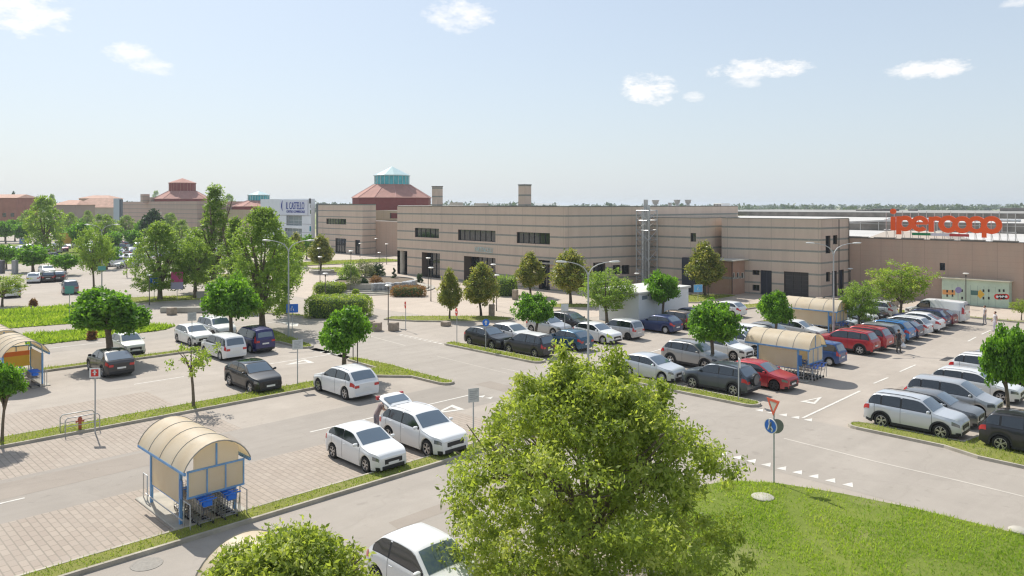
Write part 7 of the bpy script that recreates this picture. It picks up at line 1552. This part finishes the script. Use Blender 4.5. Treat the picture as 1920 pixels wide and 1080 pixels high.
# ------------------------------------------------------------------ people and small far things
u_, v_ = G(1685, 662); person(u_, v_, -110, 'man in dark clothes walking down the right-hand aisle carrying a pale bag', (.035, .035, .04), (.10, .09, .075), bag=True, arms=(12, -8))
u_, v_ = G(1866, 622); person(u_, v_, 40, 'person in white top and pale trousers walking near the right edge', (.62, .58, .58), (.55, .52, .60), (.10, .05, .03), arms=(10, -10))
u_, v_ = G(1862, 612); person(u_+.6, v_+.8, 40, 'person in patterned pale clothes beside the one in white near the right edge', (.55, .50, .48), (.35, .33, .33), (.12, .06, .03), arms=(-10, 10))
person(21.2, 30.75, -90-6, 'person in a grey-brown top leaning into the open boot of the white four-wheel drive', (.26, .20, .19), (.20, .19, .22), (.16, .10, .06), lean=34, arms=(55, 55))
for px, py, sh_, tr_, lab in ((664, 473, (.5, .5, .52), (.1, .1, .15), 'person in a pale top left of the striped wing door'), (694, 472, (.6, .6, .65), (.3, .3, .35), 'person in white near the red motorcycles'), (683, 473, (.05, .06, .12), (.05, .05, .08), 'person in navy near the striped wing door'), (640, 474, (.3, .3, .35), (.12, .12, .2), 'person in grey before the striped wing glazing')):
    u_, v_ = G(px, py); person(u_, v_, -100, lab, sh_, tr_, arms=(8, -8))
def motorbike(u, v, rz, lab):
    e = empty('motorcycle', (u, v, 0), rz); tag(e, lab, 'motorcycle', 'red motorcycles outside the wing')
    for y in (-.7, .7): MB().lathe([(.20, -.06), (.31, -.06), (.31, .06), (.20, .06), (.2, -.06)], 18, c=(0, y, .31), axis='x').build('wheel', TYRE, e)
    b = MB(); b.lathe([(.02, -.55), (.17, -.35), (.2, 0), (.13, .3), (.03, .5)], 10, c=(0, .05, .75), axis='y'); b.build('fairing', paint('red', *PC['red']), e, 50); MB().bbox(-.14, .14, -.75, -.1, .78, .88, .03).build('seat', BLACKM, e); MB().tube([(-.35, .5, 1.0), (0, .55, .98), (.35, .5, 1.0)], .02, 5).build('handlebar', BLACKM, e); MB().tube([(0, .7, .31), (0, .52, .98)], .04, 5).build('fork', GALV, e); MB().bbox(-.15, .15, -.3, .35, .3, .62, .04).build('engine', BLACKM, e); return e
for px, py, lab in ((709, 474, 'red motorcycle nearest the recess wall of the striped wing'), (719, 475, 'red motorcycle right of the other one, before the recess wall')): u_, v_ = G(px, py); motorbike(u_, v_, R(70), lab)
MB().box(96.9, 97.1, 114, 124, 0, 1.5).build('banner_wall', mat('banner_red', (.45, .06, .06), .6)); tag(sc.collection.objects[-1], 'low red hoarding behind the motorcycles', 'hoarding')
u_, v_ = G(742, 476); e = empty('bus_shelter', (u_, v_, 0)); tag(e, 'small glazed booth with a pale roof at the corner of the entrance block', 'booth'); MB().bbox(-1.2, 1.2, -1.2, 1.2, 3.1, 3.3, .03).build('roof', mat('booth_roof', (.6, .55, .5), .6), e)
for x in (-1.1, 1.1):
    for y in (-1.1, 1.1): MB().box(x-.06, x+.06, y-.06, y+.06, 0, 3.1).build('post', WHITEP, e)
MB().box(-1.0, 1.0, 1.05, 1.08, .2, 3.0).build('glass_wall', GLASSD, e)
# ------------------------------------------------------------------ horizon trees and haze
rng = np.random.default_rng(21); Ps = []; Ns = []; Ts = []
for i in range(1500):
    px = rng.uniform(-60, 2000); D0 = rng.choice([1000, 1300, 1700, 2200])*rng.uniform(.85, 1.15); 
    dens_ = .5+.5*math.sin(px*.011+D0)+.4*math.sin(px*.047+D0*.3)
    if rng.random() > .2+.6*dens_: continue
    u_, v_ = QY(px, D0); hh_ = rng.uniform(5, 13)*(1.25 if px < 1000 else .9); r_ = rng.uniform(4, 12); n = 34
    d = rng.normal(size=(n, 3)); d /= np.linalg.norm(d, axis=1)[:, None]; P = np.array([u_, v_, hh_*.5])+d*np.array([r_, r_, hh_*.5])*(.6+.4*rng.random(n))[:, None]; Ps.append(P); Ns.append(d); Ts.append(np.clip(rng.normal(.5, .2)+rng.normal(size=n)*.1, 0, 1))
P_ = np.concatenate(Ps); o = link(bpy.data.objects.new('distant_woods', leaf_mesh('distant_woods', P_, np.concatenate(Ns), 4.2, L_FAR, rng, .9, tone=np.concatenate(Ts)))); tag(o, kind='stuff')
hz = bpy.data.materials.new('haze'); hz.use_nodes = True; nt = hz.node_tree; nt.nodes.clear(); ou = nt.nodes.new('ShaderNodeOutputMaterial'); vp = nt.nodes.new('ShaderNodeVolumePrincipled'); vp.inputs['Color'].default_value = (.84, .92, 1.0, 1); vp.inputs['Density'].default_value = .00022; vp.inputs['Anisotropy'].default_value = .25; nt.links.new(vp.outputs[0], ou.inputs['Volume'])
HAZE = True
if HAZE:
    h = MB().box(-5200, 6700, -3200, 6700, -1.1, 24).build('haze', hz); tag(h, kind='stuff')
